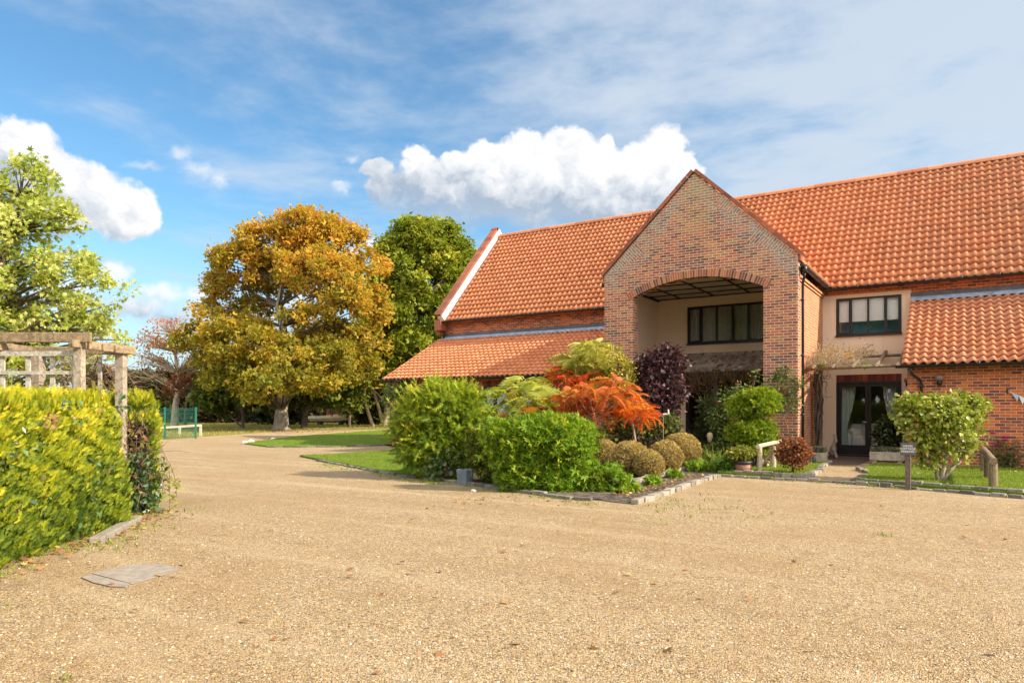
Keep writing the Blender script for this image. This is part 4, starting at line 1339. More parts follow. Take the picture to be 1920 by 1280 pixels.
def scatter(poly, n, clip=None):
    p = np.array([(q[0], q[1]) for q in poly])
    lo, hi = p.min(0), p.max(0)
    if clip is not None:
        lo = np.maximum(lo, clip[0]); hi = np.minimum(hi, clip[1])
    out = np.zeros((0, 2))
    while len(out) < n:
        q = rng.uniform(lo, hi, size=(n * 2, 2))
        out = np.concatenate([out, q[in_poly(q[:, 0], q[:, 1], poly)]])
    return out[:n]

def blades(name, xy, z, hmin, hmax, mat, lean=.5):
    n = len(xy)
    P = np.column_stack([xy, np.full(n, z)])
    d = unit(n) * lean; d[:, 2] = 1
    R = frames(d, unit(n))
    S = rng.uniform(hmin, hmax, n)
    o = bake(name, T_blade(.16, .3), P, R, S, mat, None, rng.random(n))
    return tag(o, None, None, kind='stuff')
M_BLADE = leafmat('grass_blade', [(0, (.10, .18, .010)), (.5, (.19, .28, .018)), (.85, (.31, .35, .04)), (1, (.50, .44, .16))], .35)
M_BLADED = leafmat('dry_blade', [(0, (.18, .18, .03)), (.5, (.32, .28, .06)), (1, (.46, .37, .14))], .3)
blades('grass', scatter(LAWNS['d'][0], 52000, ((-2, 15), (3.4, 22))), .04, .02, .055, M_BLADE)
blades('grass', scatter(LAWNS['c'][0], 14000), .04, .02, .06, M_BLADE)
blades('grass', scatter(LAWNS['b'][0], 45000), .04, .02, .055, M_BLADE)
blades('grass', scatter(LAWNS['a'][0], 26000), .04, .03, .07, M_BLADE)
farl = [G(u, v) for u, v in ((292, 824), (335, 820.5), (380, 817), (430, 814), (480, 810.5), (560, 805.5), (740, 803.5), (740, 793), (292, 791))]
blades('grass', scatter(farl, 34000), -.02, .05, .16, M_BLADED)

# ------------------------------------------------------------------ plants
def pick(n, k, sd=.5):
    return np.clip(rng.normal(.5, sd, n), 0, 1)

def clumps(blobs, n, bias=0.62):
    """points through a set of ellipsoids, thicker towards the outside"""
    B = np.array(blobs, float)
    vol = (B[:, 3] * B[:, 4] * B[:, 5]) ** .75
    idx = rng.choice(len(B), n, p=vol / vol.sum())
    d = unit(n)
    d[:, 2] = np.where((d[:, 2] < -.35) & (rng.random(n) < .5), -d[:, 2], d[:, 2])
    r = rng.random(n) ** (1 / 3.0) * (1 - bias) + bias * (1 - .25 * rng.random(n) ** 2)
    P = B[idx, :3] + d * B[idx, 3:6] * r[:, None]
    return P, d, idx

def leaves(name, C, D, per, rad, size, T, mat, parent, flat_=.75, out=.7, up=.35, hue=None, huew=.55, jit=.22, szv=.35, shape='gauss'):
    """leaf bunches round clump centres C with outward directions D"""
    n = len(C)
    ci = np.repeat(np.arange(n), per)
    N_ = len(ci)
    off = rng.normal(size=(N_, 3)) * .5
    off *= rad[ci][:, None] if isinstance(rad, np.ndarray) else rad
    off[:, 2] *= flat_
    P = C[ci] + off
    o = off / np.maximum(np.linalg.norm(off, axis=1, keepdims=True), 1e-6)
    d = unit(N_) * .8 + D[ci] * out * .6 + o * out + np.array((0, 0, -.25))
    nrm = unit(N_) * .7 + np.array((0, 0, 1)) * up + D[ci] * .5
    R = frames(d, nrm)
    S = size * np.clip(rng.normal(1, szv, N_), .45, 1.7)
    ch = rng.random(n) if hue is None else hue
    r = np.clip(huew * ch[ci] + (1 - huew) * rng.random(N_) + rng.normal(size=N_) * jit * .3, 0, 1)
    keep = P[:, 2] > .02
    return bake(name, T, P[keep], R[keep], S[keep], mat, parent, r[keep])

def branches(name, trunk, C, mat, parent, frac=1.0, r0=.05, r1=.012, n=5, sag=.0, mind=0.0):
    """limbs from the trunk line out to clump centres"""
    mb = MB()
    T_ = [Vector(p[:3]) for p in trunk]
    rt = [p[3] for p in trunk]
    for c in C:
        if rng.random() > frac: continue
        c = Vector(c)
        k = max(range(len(T_)), key=lambda i: -((T_[i] - c).length + max(0, T_[i].z - c.z + .25 * (c - T_[i]).length) * 2.0))
        a = T_[k]
        if (c - a).length < mind: continue
        L = (c - a).length
        m = a * .5 + c * .5 + Vector((rng.normal() * .07 * L, rng.normal() * .07 * L, (.10 - sag) * L))
        pts = [a * (1 - t) ** 2 + m * 2 * t * (1 - t) + c * t * t + Vector(rng.normal(size=3) * .012 * L) * (0 if t in (0, 1) else 1) for t in (0, .25, .5, .75, 1)]
        ra = min(rt[k] * .8, r0 * (.6 + .5 * L))
        mb.tube(pts, [ra, ra * .72, ra * .48, ra * .28 + r1 * .5, r1], n, cap=False)
    return mb.build(name, mat, parent, smooth=True)

def trunk_mesh(name, pts, mat, parent, n=12, flare=1.5):
    mb = MB()
    P = [p[:3] for p in pts]; Rr = [p[3] for p in pts]
    P = [(P[0][0], P[0][1], P[0][2] - .08)] + [tuple(Vector(P[0]) * .85 + Vector(P[1]) * .15)] + list(P[1:])
    Rr = [Rr[0] * flare, Rr[0] * 1.04] + Rr[1:]
    mb.tube(P, Rr, n)
    return mb.build(name, mat, parent, smooth=True)

def barkmat(name, a, b_, sc=6):
    m, nt, b = newmat(name)
    tc = nd(nt, 'TexCoord')
    mp = nd(nt, 'Mapping'); link(nt, tc.outputs['Object'], mp.inputs['Vector']); mp.inputs['Scale'].default_value = (sc, sc, sc * .28)
    n = noise(nt, mp.outputs[0], 1.6, 8, 0.7, .6)
    n2 = noise(nt, tc.outputs['Object'], 1.6, 4)
    c = ramp(nt, n.outputs['Fac'], [(.32, a), (.68, b_)])
    c = mix(nt, ma(nt, 'MULTIPLY', sstep(nt, n2.outputs['Fac'], .45, .7), .5), c, tuple(min(1, x * 1.35) for x in b_))
    link(nt, c, b.inputs['Base Color']); b.inputs['Roughness'].default_value = .95
    bp = nd(nt, 'Bump'); bp.inputs['Strength'].default_value = .9; bp.inputs['Distance'].default_value = .03
    link(nt, n.outputs['Fac'], bp.inputs['Height']); link(nt, bp.outputs['Normal'], b.inputs['Normal'])
    return m
BARK = barkmat('grey_bark', (.10, .08, .06), (.34, .29, .23))
BARK_D = barkmat('dark_bark', (.04, .03, .022), (.14, .105, .075))
BARK_P = barkmat('pale_bark', (.20, .15, .10), (.46, .37, .27))
TWIG = flat('twig', (.20, .13, .09), .9, .3, 20)
TWIG_T = flat('tan_twig', (.42, .31, .21), .9, .3, 20)
TWIG_R = flat('red_twig', (.22, .10, .07), .9, .3, 20)

def pblobs(lst, cz, depth=1.0):
    """crown parts (u, v, half width, half height, depth offset) -> world ellipsoids"""
    out = []
    for q in lst:
        u, v, ru, rv = q[:4]
        z = cz + (q[4] if len(q) > 4 else 0)
        p = at(u, v, z)
        r = ru / F * z
        out.append((p.x, p.y, p.z, r, r, rv / F * z))
    return out

TL = T_leaf(.55, .10)
TC4 = T_cluster(4, .6, 1.0, 2)
TC3 = T_cluster(3, .62, .9, 4)
TM = T_maple()

def tree(name, label, cat, cz, trunk_px, blob_px, ncl, per, rad, size, T, mat, bark, group=None, hgrad=None, ncore=0, bfrac=.5, bias=.62, r0=.05, depthj=0.0, out=.7, flat_=.75, r1=.02, sag=0.0, huew=.55, up=.35):
    tp = []
    for (u, v, rpx) in trunk_px:
        p = at(u, v, cz); tp.append((p.x, p.y, p.z, rpx / F * cz))
    base = Vector((tp[0][0], tp[0][1], 0))
    tp[0] = (tp[0][0], tp[0][1], 0.0, tp[0][3])
    t = thing(name, label, cat, base, group)
    trunk_mesh('trunk', tp, BARK if name == 'oak_tree' else bark, t)
    B = pblobs(blob_px, cz)
    C, D, idx = clumps(B, ncl, bias)
    ok = C[:, 2] > .25
    C, D = C[ok], D[ok]
    branches('branches', tp, C, bark, t, bfrac, r0, r1, sag=sag)
    hue = rng.random(len(C))
    if hgrad is not None:
        zlo, zhi, w = hgrad
        hue = np.clip(hue * (1 - w) + w * np.clip((C[:, 2] - zlo) / (zhi - zlo), 0, 1), 0, 1)
    leaves('crown', C, D, per, rad, size, T, mat, t, hue=hue, out=out, flat_=flat_, huew=huew, up=up)
    return t

# golden oak on the grass
L_OAK = leafmat('oak_leaf', [(0, (.09, .12, .012)), (.22, (.18, .19, .020)), (.42, (.33, .28, .03)), (.65, (.52, .34, .04)), (.85, (.62, .33, .05)), (1, (.55, .23, .04))], .42)
tree('oak_tree', 'large oak tree in golden autumn leaf with thick grey trunk', 'tree', 52.5,
     [(527, 805, 14), (528, 770, 11.5), (531, 735, 10.5), (534, 690, 9.5), (536, 650, 9), (530, 612, 7), (522, 575, 6), (528, 540, 4), (560, 500, 2.5)],
     [(566, 432, 62, 36), (508, 455, 62, 40), (628, 452, 58, 40), (452, 494, 50, 36), (690, 512, 38, 46), (600, 510, 76, 46, -2), (525, 520, 55, 36, 2), (700, 582, 30, 50), (652, 568, 56, 46, -3),
      (408, 545, 36, 34, 2), (388, 590, 28, 28), (445, 622, 62, 28, -2), (505, 642, 48, 24, -4), (690, 640, 36, 40), (640, 628, 46, 34, 2), (580, 600, 34, 26, 4), (400, 650, 44, 24),
      (372, 622, 22, 22), (450, 672, 60, 26, -3), (540, 672, 50, 26, -5), (620, 672, 54, 36, -3), (665, 690, 44, 34), (400, 690, 36, 24), (440, 716, 60, 22, -2), (520, 712, 60, 18, -6), (600, 718, 50, 22, -4),
      (480, 582, 46, 22, 3), (560, 588, 34, 20, -3), (590, 645, 40, 22), (362, 655, 20, 16), (340, 640, 18, 18), (470, 742, 40, 12, -4), (470, 545, 30, 16, 3)],
     690, 84, .60, .205, TC3, L_OAK, BARK_D, hgrad=(2.5, 13.5, .55), bfrac=.22, r0=.03, huew=.62, bias=.45)
# green tree with slender stems beside the gable
L_GRN = leafmat('lime_leaf', [(0, (.09, .14, .015)), (.35, (.20, .25, .025)), (.65, (.33, .36, .035)), (.88, (.46, .44, .05)), (1, (.55, .42, .05))], .45)
gt = tree('broadleaf_tree', 'tall green broadleaf tree on pale leaning stems behind the house gable', 'tree', 61,
     [(722, 798, 5), (726, 760, 5), (735, 710, 6), (752, 650, 6), (770, 590, 5), (785, 520, 4), (795, 460, 2)],
     [(800, 446, 60, 32), (752, 478, 46, 38), (846, 478, 42, 34), (876, 490, 22, 26), (790, 522, 78, 46), (735, 545, 44, 44), (850, 545, 46, 60), (775, 592, 80, 46), (715, 600, 36, 44), (720, 652, 34, 40),
      (780, 650, 72, 44), (840, 620, 40, 60), (700, 690, 36, 34), (760, 690, 56, 30), (810, 700, 50, 40)],
     780, 84, .68, .26, TC3, L_GRN, BARK_P, bfrac=.35, r0=.06)
for (u0, u1, ub) in ((716, 694, 720), (702, 668, 712), (735, 730, 726)):
    a, b = at(ub if ub != 712 else 700, 797.5, 61), at(u1, 715, 61.5)
    a.z = -.05
    mb = MB(); m_ = (a + b) / 2 + Vector((.1, 0, 0)); mb.tube([a, m_, b, b + (b - m_) * .6], [.17, .13, .11, .06], 10)
    mb.build('trunk', BARK_P, gt, smooth=True)
# sparse rust-leaved tree behind the green fence
L_RUST = leafmat('rust_leaf', [(0, (.26, .08, .03)), (.5, (.52, .17, .05)), (1, (.66, .32, .10))], .4)
rb = [(300, 625, 36, 30), (345, 618, 34, 26), (272, 650, 26, 26), (385, 640, 24, 26), (320, 655, 60, 26), (365, 668, 40, 26), (285, 685, 36, 22), (330, 640, 50, 30), (262, 668, 18, 16), (395, 675, 24, 22)]
tree('rust_leaved_tree', 'small sparse tree with rust red leaves behind the green mesh fence', 'tree', 60,
     [(327, 795, 7), (329, 760, 5.5), (334, 735, 5), (333, 700, 3.5), (328, 660, 2.2), (325, 630, 1.2)], rb, 380, 4, .42, .15, TC3, L_RUST, BARK_P, bfrac=1.0, r0=.035, r1=.012, bias=.35)
tree('rust_leaved_bush', 'low dark bush with rust red leaves under the oak', 'bush', 58, [(346, 796, 3), (348, 770, 2), (352, 740, 1.5)], [(350, 722, 30, 18), (318, 725, 18, 14), (372, 715, 18, 16)], 70, 9, .6, .18, TC3, leafmat('dark_rust_leaf', [(0, (.10, .035, .015)), (1, (.30, .10, .03))], .3), BARK_D, bfrac=.8, r0=.02)
# the leafy underwood below and behind the oak
L_DK = leafmat('thorn_leaf', [(0, (.035, .06, .010)), (.45, (.085, .12, .016)), (.8, (.17, .19, .025)), (1, (.36, .31, .04))], .3)
tree('hawthorn_tree', 'dark green thorn tree with low spreading crown left of the oak trunk', 'tree', 57, [(455, 801, 3), (456, 760, 3), (460, 720, 2)],
     [(450, 722, 52, 28), (500, 735, 40, 26), (410, 735, 34, 20), (480, 700, 50, 26), (395, 750, 22, 14), (540, 700, 36, 26)], 210, 70, .9, .32, TC3, L_DK, BARK_D, bfrac=.5, r0=.04)
tree('hawthorn_tree', 'dark green thorn tree right of the oak trunk beside the boat', 'tree', 58, [(570, 799, 6), (573, 772, 5), (582, 750, 4), (590, 725, 2.5)],
     [(590, 720, 44, 26), (630, 735, 36, 24), (565, 735, 26, 22), (650, 700, 40, 30), (600, 690, 50, 30), (655, 752, 18, 10)], 210, 70, .9, .32, TC3, L_DK, BARK_D, bfrac=.5, r0=.05)
L_ORG = leafmat('orange_leaf', [(0, (.10, .09, .012)), (.4, (.26, .14, .02)), (1, (.48, .16, .02))], .35)
tree('young_maple_tree', 'small orange leaved tree between the oak and the green tree', 'tree', 60, [(655, 797, 3), (655, 760, 3), (652, 720, 2)],
     [(650, 660, 34, 34), (620, 690, 30, 24), (672, 700, 26, 28), (600, 660, 24, 22)], 130, 45, .85, .3, TC3, L_ORG, BARK_D, bfrac=.5, r0=.04)

# tall dark clipped hedge closing the view
L_HDG = leafmat('beech_hedge_leaf', [(0, (.022, .016, .010)), (.5, (.05, .035, .018)), (.8, (.085, .06, .022)), (1, (.12, .10, .02))], .2)
hb = [at(u, 700, 78) for u in (150, 700)]
hd = thing('tall_hedge', 'tall dark brown clipped hedge with level top behind the oak', 'hedge', Vector((hb[0].x, hb[0].y, 0)))
a, b = Vector((hb[0].x, hb[0].y, 0)), Vector((hb[1].x, hb[1].y, 0))
ax = (b - a); Lh = ax.length; ax.normalize(); ay = Vector((-ax.y, ax.x, 0))
core = MB(); core.obox((a + b) / 2 + ay * 1.4 + Vector((0, 0, 2.5)), ax * Lh / 2, ay * 1.0, Vector((0, 0, 2.55)))
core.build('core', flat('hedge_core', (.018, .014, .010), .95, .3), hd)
n = 3200
t_ = rng.random(n); zz = rng.random(n) * 5.25; top = rng.random(n) < .18
yy = np.where(top, rng.random(n) * 2.2, rng.normal(.1, .16, n)); zz = np.where(top, 5.2 + rng.normal(0, .07, n), zz)
P = np.array(a)[None] + np.outer(t_ * Lh, np.array(ax)) + np.outer(yy, np.array(ay)); P[:, 2] = zz
Dn = np.repeat(-np.array(ay)[None], n, 0); Dn[top] = (0, 0, 1)
leaves('foliage', P, Dn, 16, .55, .34, TC3, L_HDG, hd)
# scrubby wood beside and behind the boat
L_SCR = leafmat('scrub_leaf', [(0, (.02, .03, .008)), (.5, (.05, .055, .015)), (1, (.12, .10, .03))], .25)
for i, (u, w_, lab) in enumerate(((268, 34, 'olive scrub bush left of the rust leaved tree'), (690, 46, 'dark scrub bush behind the bow of the boat'), (752, 44, 'dark scrub bush between the pale stems and the house corner'), (515, 50, 'dark scrub bush behind the oak trunk'))):
    tree('scrub_bush', lab, 'bush', 70, [(u, 796, 2.5), (u + 2, 770, 2), (u + 4, 740, 1.5)], [(u, 745, w_, 34), (u - w_ * .4, 765, w_ * .6, 24), (u + w_ * .4, 762, w_ * .6, 26)], 130, 46, 1.0, .36, TC3, L_SCR, BARK_D, bfrac=.5, r0=.03)

# near field maple behind the pergola
L_MAP = leafmat('maple_leaf', [(0, (.16, .23, .03)), (.30, (.29, .36, .05)), (.55, (.47, .51, .13)), (.80, (.62, .61, .22)), (.95, (.66, .60, .28)), (1, (.55, .42, .08))], .45, .5, tint=1.35)
mt = tree('maple_tree', 'pale yellow green maple tree behind the wooden pergola', 'tree', 17.5,
     [(-40, 880, 16), (-36, 780, 14), (-30, 690, 12), (-20, 600, 11), (-5, 520, 8), (20, 440, 6), (40, 370, 3)],
     [(58, 330, 34, 32), (8, 372, 40, 46), (92, 392, 38, 36), (50, 440, 80, 46), (168, 440, 24, 14), (135, 420, 20, 20), (120, 505, 70, 34), (220, 535, 28, 13), (172, 525, 30, 20), (50, 545, 84, 48),
      (178, 575, 42, 26), (212, 618, 26, 18), (110, 612, 76, 32), (20, 635, 60, 44), (238, 650, 14, 18), (-60, 440, 80, 100), (-50, 590, 90, 90), (-140, 500, 80, 120), (108, 680, 76, 28), (30, 700, 60, 30), (200, 668, 30, 20), (246, 688, 12, 14), (60, 300, 10, 16), (10, 295, 8, 22)],
     600, 44, .23, .12, TM, L_MAP, BARK_D, bfrac=.55, r0=.035, r1=.006, bias=.5, huew=.45)

# ------------------------------------------------------------------ golden conifer hedges on the left
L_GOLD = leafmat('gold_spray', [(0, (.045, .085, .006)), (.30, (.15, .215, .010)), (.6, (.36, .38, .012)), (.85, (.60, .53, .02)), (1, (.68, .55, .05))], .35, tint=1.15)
L_IVY = leafmat('ivy_leaf', [(0, (.02, .05, .015)), (.6, (.06, .12, .04)), (1, (.16, .24, .10))], .15, .35, .5)
SPR = T_spray(6, .05, 3, .40)
def hedge_box(name, label, cx0, cx1, cz0, cz1, h, n, parent_extra=None, dead=None, hfun=None, skew=0.0, batter=0.0):
    base = W((cx0 + cx1) / 2, (cz0 + cz1) / 2)
    t = thing(name, label, 'hedge', base)
    c = MB()
    i = .22
    P4 = [W(cx0 + i, cz0 + i), W(cx1 - i, cz0 + i), W(cx1 - i + skew - batter, cz1 - i), W(cx0 + i, cz1 - i)]
    c.poly([p + Vector((0, 0, .0)) for p in P4], (0, 0, h - .32))
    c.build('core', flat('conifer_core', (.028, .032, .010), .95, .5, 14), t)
    areas = np.array([(cz1 - cz0) * h, (cx1 - cx0) * h, (cx1 - cx0) * h, (cx1 - cx0) * (cz1 - cz0) * .6])
    k = rng.choice(4, n, p=areas / areas.sum())
    a_, b_ = rng.random(n), rng.random(n)
    cx = np.where(k == 0, cx1, np.where(k == 3, cx0 + (cx1 - cx0) * a_, cx0 + (cx1 - cx0) * a_))
    cz = np.where(k == 0, cz0 + (cz1 - cz0) * a_, np.where(k == 1, cz0, np.where(k == 2, cz1, cz0 + (cz1 - cz0) * b_)))
    z = np.where(k == 3, h, b_ * h)
    lump = .05 * np.sin(cz * 5.1 + z * 3.0) * np.sin(z * 6.7 + cz * 2.2) + .04 * np.sin(cz * 17 + z * 11) * np.sin(z * 19 - cz * 7) + rng.normal(0, .035, n)
    out = np.zeros((n, 3))
    o0 = np.array(W(1, 0)); oz = np.array(W(0, 1))
    out[k == 0] = o0; out[k == 1] = -oz; out[k == 2] = oz; out[k == 3] = (0, 0, 1)
    rounding = np.where(z > h - .25, (z - (h - .25)) * .5, 0) + np.where(z < .2, (.2 - z) * .3, 0)
    cx = cx + skew * (cz - cz0) / (cz1 - cz0) * (cx > (cx0 + cx1) / 2)
    cx = cx - batter * (z / h) * (cx > (cx0 + cx1) / 2) * np.clip((cz - cz0) / (cz1 - cz0), 0, 1)
    P = np.outer(cx, o0) + np.outer(cz, oz)
    P[:, 2] = z
    P += out * (lump - np.where(k < 3, rounding, 0))[:, None]
    if hfun is not None:
        pass
    d = out * .42 + np.array((0, 0, 1)) * .75 + np.outer(np.where(k == 3, .1, .5), oz) + unit(n) * .38
    R = frames(d, unit(n) * .55 + out * .8 + np.array((0, 0, .25)))
    S = rng.uniform(.05, .105, n)
    # sprays standing up along the top
    S = np.where((k == 3) & (rng.random(n) < .16), S * 1.9, S)
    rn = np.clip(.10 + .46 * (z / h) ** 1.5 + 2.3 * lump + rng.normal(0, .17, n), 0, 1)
    hole = np.sin(cz * 9.3 + z * 5.1 + 2 * np.sin(z * 7)) * np.sin(z * 12.7 - cz * 6.1 + 2 * np.sin(cz * 5))
    keep = ~((hole > .45) & (rng.random(n) < .62) & (k < 3))
    if dead is not None:
        keep &= ~dead(cx, cz, z, k)
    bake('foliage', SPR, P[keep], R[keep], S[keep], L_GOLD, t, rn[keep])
    return t, (o0, oz)
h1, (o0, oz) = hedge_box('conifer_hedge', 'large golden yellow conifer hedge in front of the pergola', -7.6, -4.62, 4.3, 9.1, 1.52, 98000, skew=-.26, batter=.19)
# ivy and dead leaves caught in the hedge
def wall_leaves(name, n, cxr, czr, zr, size, mat, parent, T=TL, spread=.08, out=None):
    cx = rng.uniform(*cxr, n); cz = rng.uniform(*czr, n); z = rng.uniform(*zr, n)
    P = np.outer(cx, o0) + np.outer(cz, oz); P[:, 2] = z
    D = np.repeat((o0 if out is None else out)[None], n, 0)
    R = frames(unit(n) + np.array((0, 0, -.7)), D + unit(n) * .6)
    return bake(name, T, P, R, size * rng.uniform(.6, 1.3, n), mat, parent, rng.random(n))
for (cz, z) in ((6.6, .95), (7.3, .62), (7.0, 1.18), (8.2, .8), (7.7, 1.45), (6.1, 1.35), (8.6, 1.55), (6.9, .45), (8.0, .35), (5.6, .8)):
    wall_leaves('ivy', 18, (-4.84, -4.70), (cz - .22, cz + .22), (z - .16, z + .16), .075, L_IVY, h1)
L_DEAD = leafmat('dead_leaf', [(0, (.14, .065, .03)), (.5, (.27, .14, .06)), (1, (.42, .27, .13))], .2)
wall_leaves('dead_leaves', 16, (-4.78, -4.72), (6.0, 8.6), (.3, 1.5), .085, L_DEAD, h1, TM)
wall_leaves('dead_leaves', 30, (-4.76, -4.70), (7.25, 7.45), (1.28, 1.42), .06, L_DEAD, h1, TM)
hd2 = lambda cx, cz, z, k: ((k == 1) & (z < 1.28) & (rng.random(len(cx)) < .93)) | ((k == 0) & (cz < 10.25) & (z < 1.15) & (rng.random(len(cx)) < .55))
h2, _ = hedge_box('conifer_hedge', 'smaller golden conifer hedge with bare ivy grown end beyond the gate post', -6.6, -5.02, 10.02, 10.8, 1.57, 15000, skew=-.40, batter=.06, dead=hd2)
wall_leaves('ivy', 560, (-5.75, -5.06), (9.9, 10.05), (.05, .85), .08, L_IVY, h2, out=-oz)
wall_leaves('ivy', 120, (-5.1, -5.0), (10.0, 10.3), (.05, .8), .08, L_IVY, h2)
wall_leaves('dead_leaves', 110, (-5.75, -5.06), (9.86, 10.02), (.3, 1.3), .075, L_DEAD, h2, TM, out=-oz)
mb = MB()
for i in range(170):
    p = Vector(o0) * rng.uniform(-5.75, -5.06) + Vector(oz) * rng.uniform(9.9, 10.2) + Vector((0, 0, rng.uniform(.2, 1.4)))
    q = p + Vector(rng.normal(size=3) * .14) + Vector((0, 0, rng.normal() * .1)); m_ = (p + q) / 2 + Vector(rng.normal(size=3) * .03)
    mb.tube([p, m_, q], [.006, .004, .002], 4, cap=False)
mb.build('twigs', TWIG, h2)
# trailing stems hanging off the small hedge
mb = MB()
tips = []
for i in range(6):
    p = Vector(o0) * rng.uniform(-5.16, -5.06) + Vector(oz) * rng.uniform(10.1, 10.4) + Vector((0, 0, rng.uniform(.6, 1.0)))
    q = p + Vector(o0) * rng.uniform(.10, .34) + Vector((0, 0, -rng.uniform(.35, .75)))
    m_ = (p + q) / 2 + Vector(o0) * .12
    pts = [p * (1 - t) ** 2 + m_ * 2 * t * (1 - t) + q * t * t for t in np.linspace(0, 1, 7)]
    mb.tube(pts, .005, 4, cap=False); tips += pts[2:]
mb.build('trailing_stem', TWIG, h2)
tips = np.array(tips); leaves('trailing_leaves', tips, np.repeat(o0[None], len(tips), 0), 5, .06, .06, TL, leafmat('trail_leaf', [(0, (.10, .16, .02)), (1, (.40, .40, .06))], .3), h2)

# ------------------------------------------------------------------ wooden pergola
def woodmat(name, a, b_):
    m, nt, b = newmat(name)
    tc = nd(nt, 'TexCoord')
    mp = nd(nt, 'Mapping'); link(nt, tc.outputs['Object'], mp.inputs['Vector']); mp.inputs['Scale'].default_value = (11, 11, 11)
    n = noise(nt, mp.outputs[0], 1.2, 6, .65, 1.2)
    n2 = noise(nt, tc.outputs['Object'], 38, 4, .7)
    c = ramp(nt, n.outputs['Fac'], [(.3, a), (.62, b_), (.8, tuple(min(1, x * 1.15) for x in b_))])
    c = mix(nt, .5, c, ramp(nt, n2.outputs['Fac'], [(.3, (.65, .63, .6)), (.7, (1.15, 1.15, 1.15))]), 'MULTIPLY')
    link(nt, c, b.inputs['Base Color']); b.inputs['Roughness'].default_value = .9
    bp = nd(nt, 'Bump'); bp.inputs['Strength'].default_value = .6; bp.inputs['Distance'].default_value = .006
    link(nt, n2.outputs['Fac'], bp.inputs['Height']); link(nt, bp.outputs['Normal'], b.inputs['Normal'])
    MATS[name] = m
    return m
M_POST = woodmat('weathered_post', (.17, .13, .09), (.46, .39, .30))
M_LATT = woodmat('silver_lattice', (.25, .21, .17), (.60, .55, .48))
M_BEAM = woodmat('mossy_beam', (.10, .075, .045), (.36, .26, .15))
M_LOG = woodmat('peeled_log', (.34, .26, .17), (.60, .50, .36))
M_MOSSLOG = woodmat('mossy_log', (.12, .085, .05), (.28, .20, .12))
pg = thing('pergola', 'weathered wooden pergola with lattice screen above the yellow hedge', 'pergola', W(-6.3, 9.9))
ZA, ZB = 9.35, 9.95
def post(cx, cz, h, w=.105, name='post'):
    mb = MB(); p = W(cx, cz); mb.beam(p, p + Vector((0, 0, h)), w, w, up=tuple(W(0, 1))); return mb.build(name, M_POST, pg, bevel=.006)
cxA = (149 - 960) / F * ZA; cxB = (227 - 960) / F * ZB; cxC = (70 - 960) / F * ZB
post(cxA, ZA, 2.27); post(cxB, ZB, 2.26, .115); post(cxC, ZB, 2.24, .15); post(-7.9, ZA, 2.27); post(-8.6, ZB, 2.24)
def beam_(a, b, w, h, mat=M_BEAM, name='beam'):
    mb = MB(); mb.beam(a, b, w, h); return mb.build(name, mat, pg, bevel=.008)
beam_(W(-9.0, ZA - .06, 2.40), W((176 - 960) / F * ZA, ZA - .06, 2.40), .05, .13)
beam_(W(-9.0, ZB - .02, 2.28), W((233 - 960) / F * ZB, ZB - .02, 2.28), .05, .11)
for u in (-120, -40, 12, 34, 148, 176, 200, 222):
    cx = (u - 960) / F * ((ZA + ZB) / 2)
    if u < 140:
        beam_(W(cx, ZA - .25, 2.285), W(cx, ZB + .3, 2.285), .05, .10, name='rafter')
    else:
        k = (u - 148) / 74
        beam_(W(cxA + k * .25, ZA - .18 + k * .55, 2.315 - .03 * k), W(cxB + .02 + k * .1, ZB + .12, 2.315 - .03 * k), .05, .10, name='rafter')
lat = MB()
zt, zb_ = hz0, hz1 = 2.24, 1.50
for u in (-60, -30, 3, 51, 97, 138):
    p = W((u - 960) / F * ZA, ZA + .02); lat.beam(p + Vector((0, 0, zb_)), p + Vector((0, 0, zt)), .058, .022, up=tuple(W(0, 1)))
for z, hh in ((2.20, .075), (1.945, .045), (1.70, .045), (1.5, .05)):
    lat.beam(W(-7.9, ZA - .005, z), W((142 - 960) / F * ZA, ZA - .005, z), .022, hh)
lat.build('lattice', M_LATT, pg)
lat = MB()
for u in (115, 186):
    p = W((u - 960) / F * ZB, ZB + .02); lat.beam(p + Vector((0, 0, 1.2)), p + Vector((0, 0, 2.2)), .05, .022, up=tuple(W(0, 1)))
lat.build('lattice', M_LATT, pg)
# dead climber tangled through the pergola
dcb = thing('dry_climber', 'leafless tangle of brown climber stems inside the pergola', 'climber', W(-5.9, 10.2))
mb = MB()
for i in range(210):
    p = Vector(o0) * rng.uniform(-6.25, -5.72) + Vector(oz) * rng.uniform(9.7, 10.6) + Vector((0, 0, rng.uniform(1.1, 2.2)))
    pts = [p]
    d = Vector(rng.normal(size=3)); d.z -= .5; d.normalize()
    for k in range(5):
        d = (d + Vector(rng.normal(size=3) * .45)).normalized(); pts.append(pts[-1] + d * rng.uniform(.06, .16))
    mb.tube(pts, [.007, .006, .005, .004, .003, .002], 4, cap=False)
for i in range(26):
    p = Vector(o0) * -5.65 + Vector(oz) * rng.uniform(10.4, 10.6) + Vector((0, 0, rng.uniform(1.3, 2.0))); pts = [p]; d = Vector(o0) * .8 + Vector((0, 0, rng.normal() * .5))
    for k in range(6):
        d = (d + Vector(rng.normal(size=3) * .5) - Vector((0, 0, .12))).normalized(); pts.append(pts[-1] + d * .09)
    mb.tube(pts, [.005, .005, .004, .003, .003, .002, .002], 4, cap=False)
mb.tube([W(-6.1, 10.0, .0), W(-6.1, 10.0, 1.1), W(-6.05, 10.05, 1.75), W(-5.85, 10.2, 2.05), W(-5.72, 10.35, 2.12)], [.05, .045, .04, .032, .02], 8)
mb.build('stems', TWIG, dcb)
Cn = np.array([W(rng.uniform(-6.4, -5.75), rng.uniform(9.8, 10.6), rng.uniform(1.2, 2.15)) for i in range(50)])
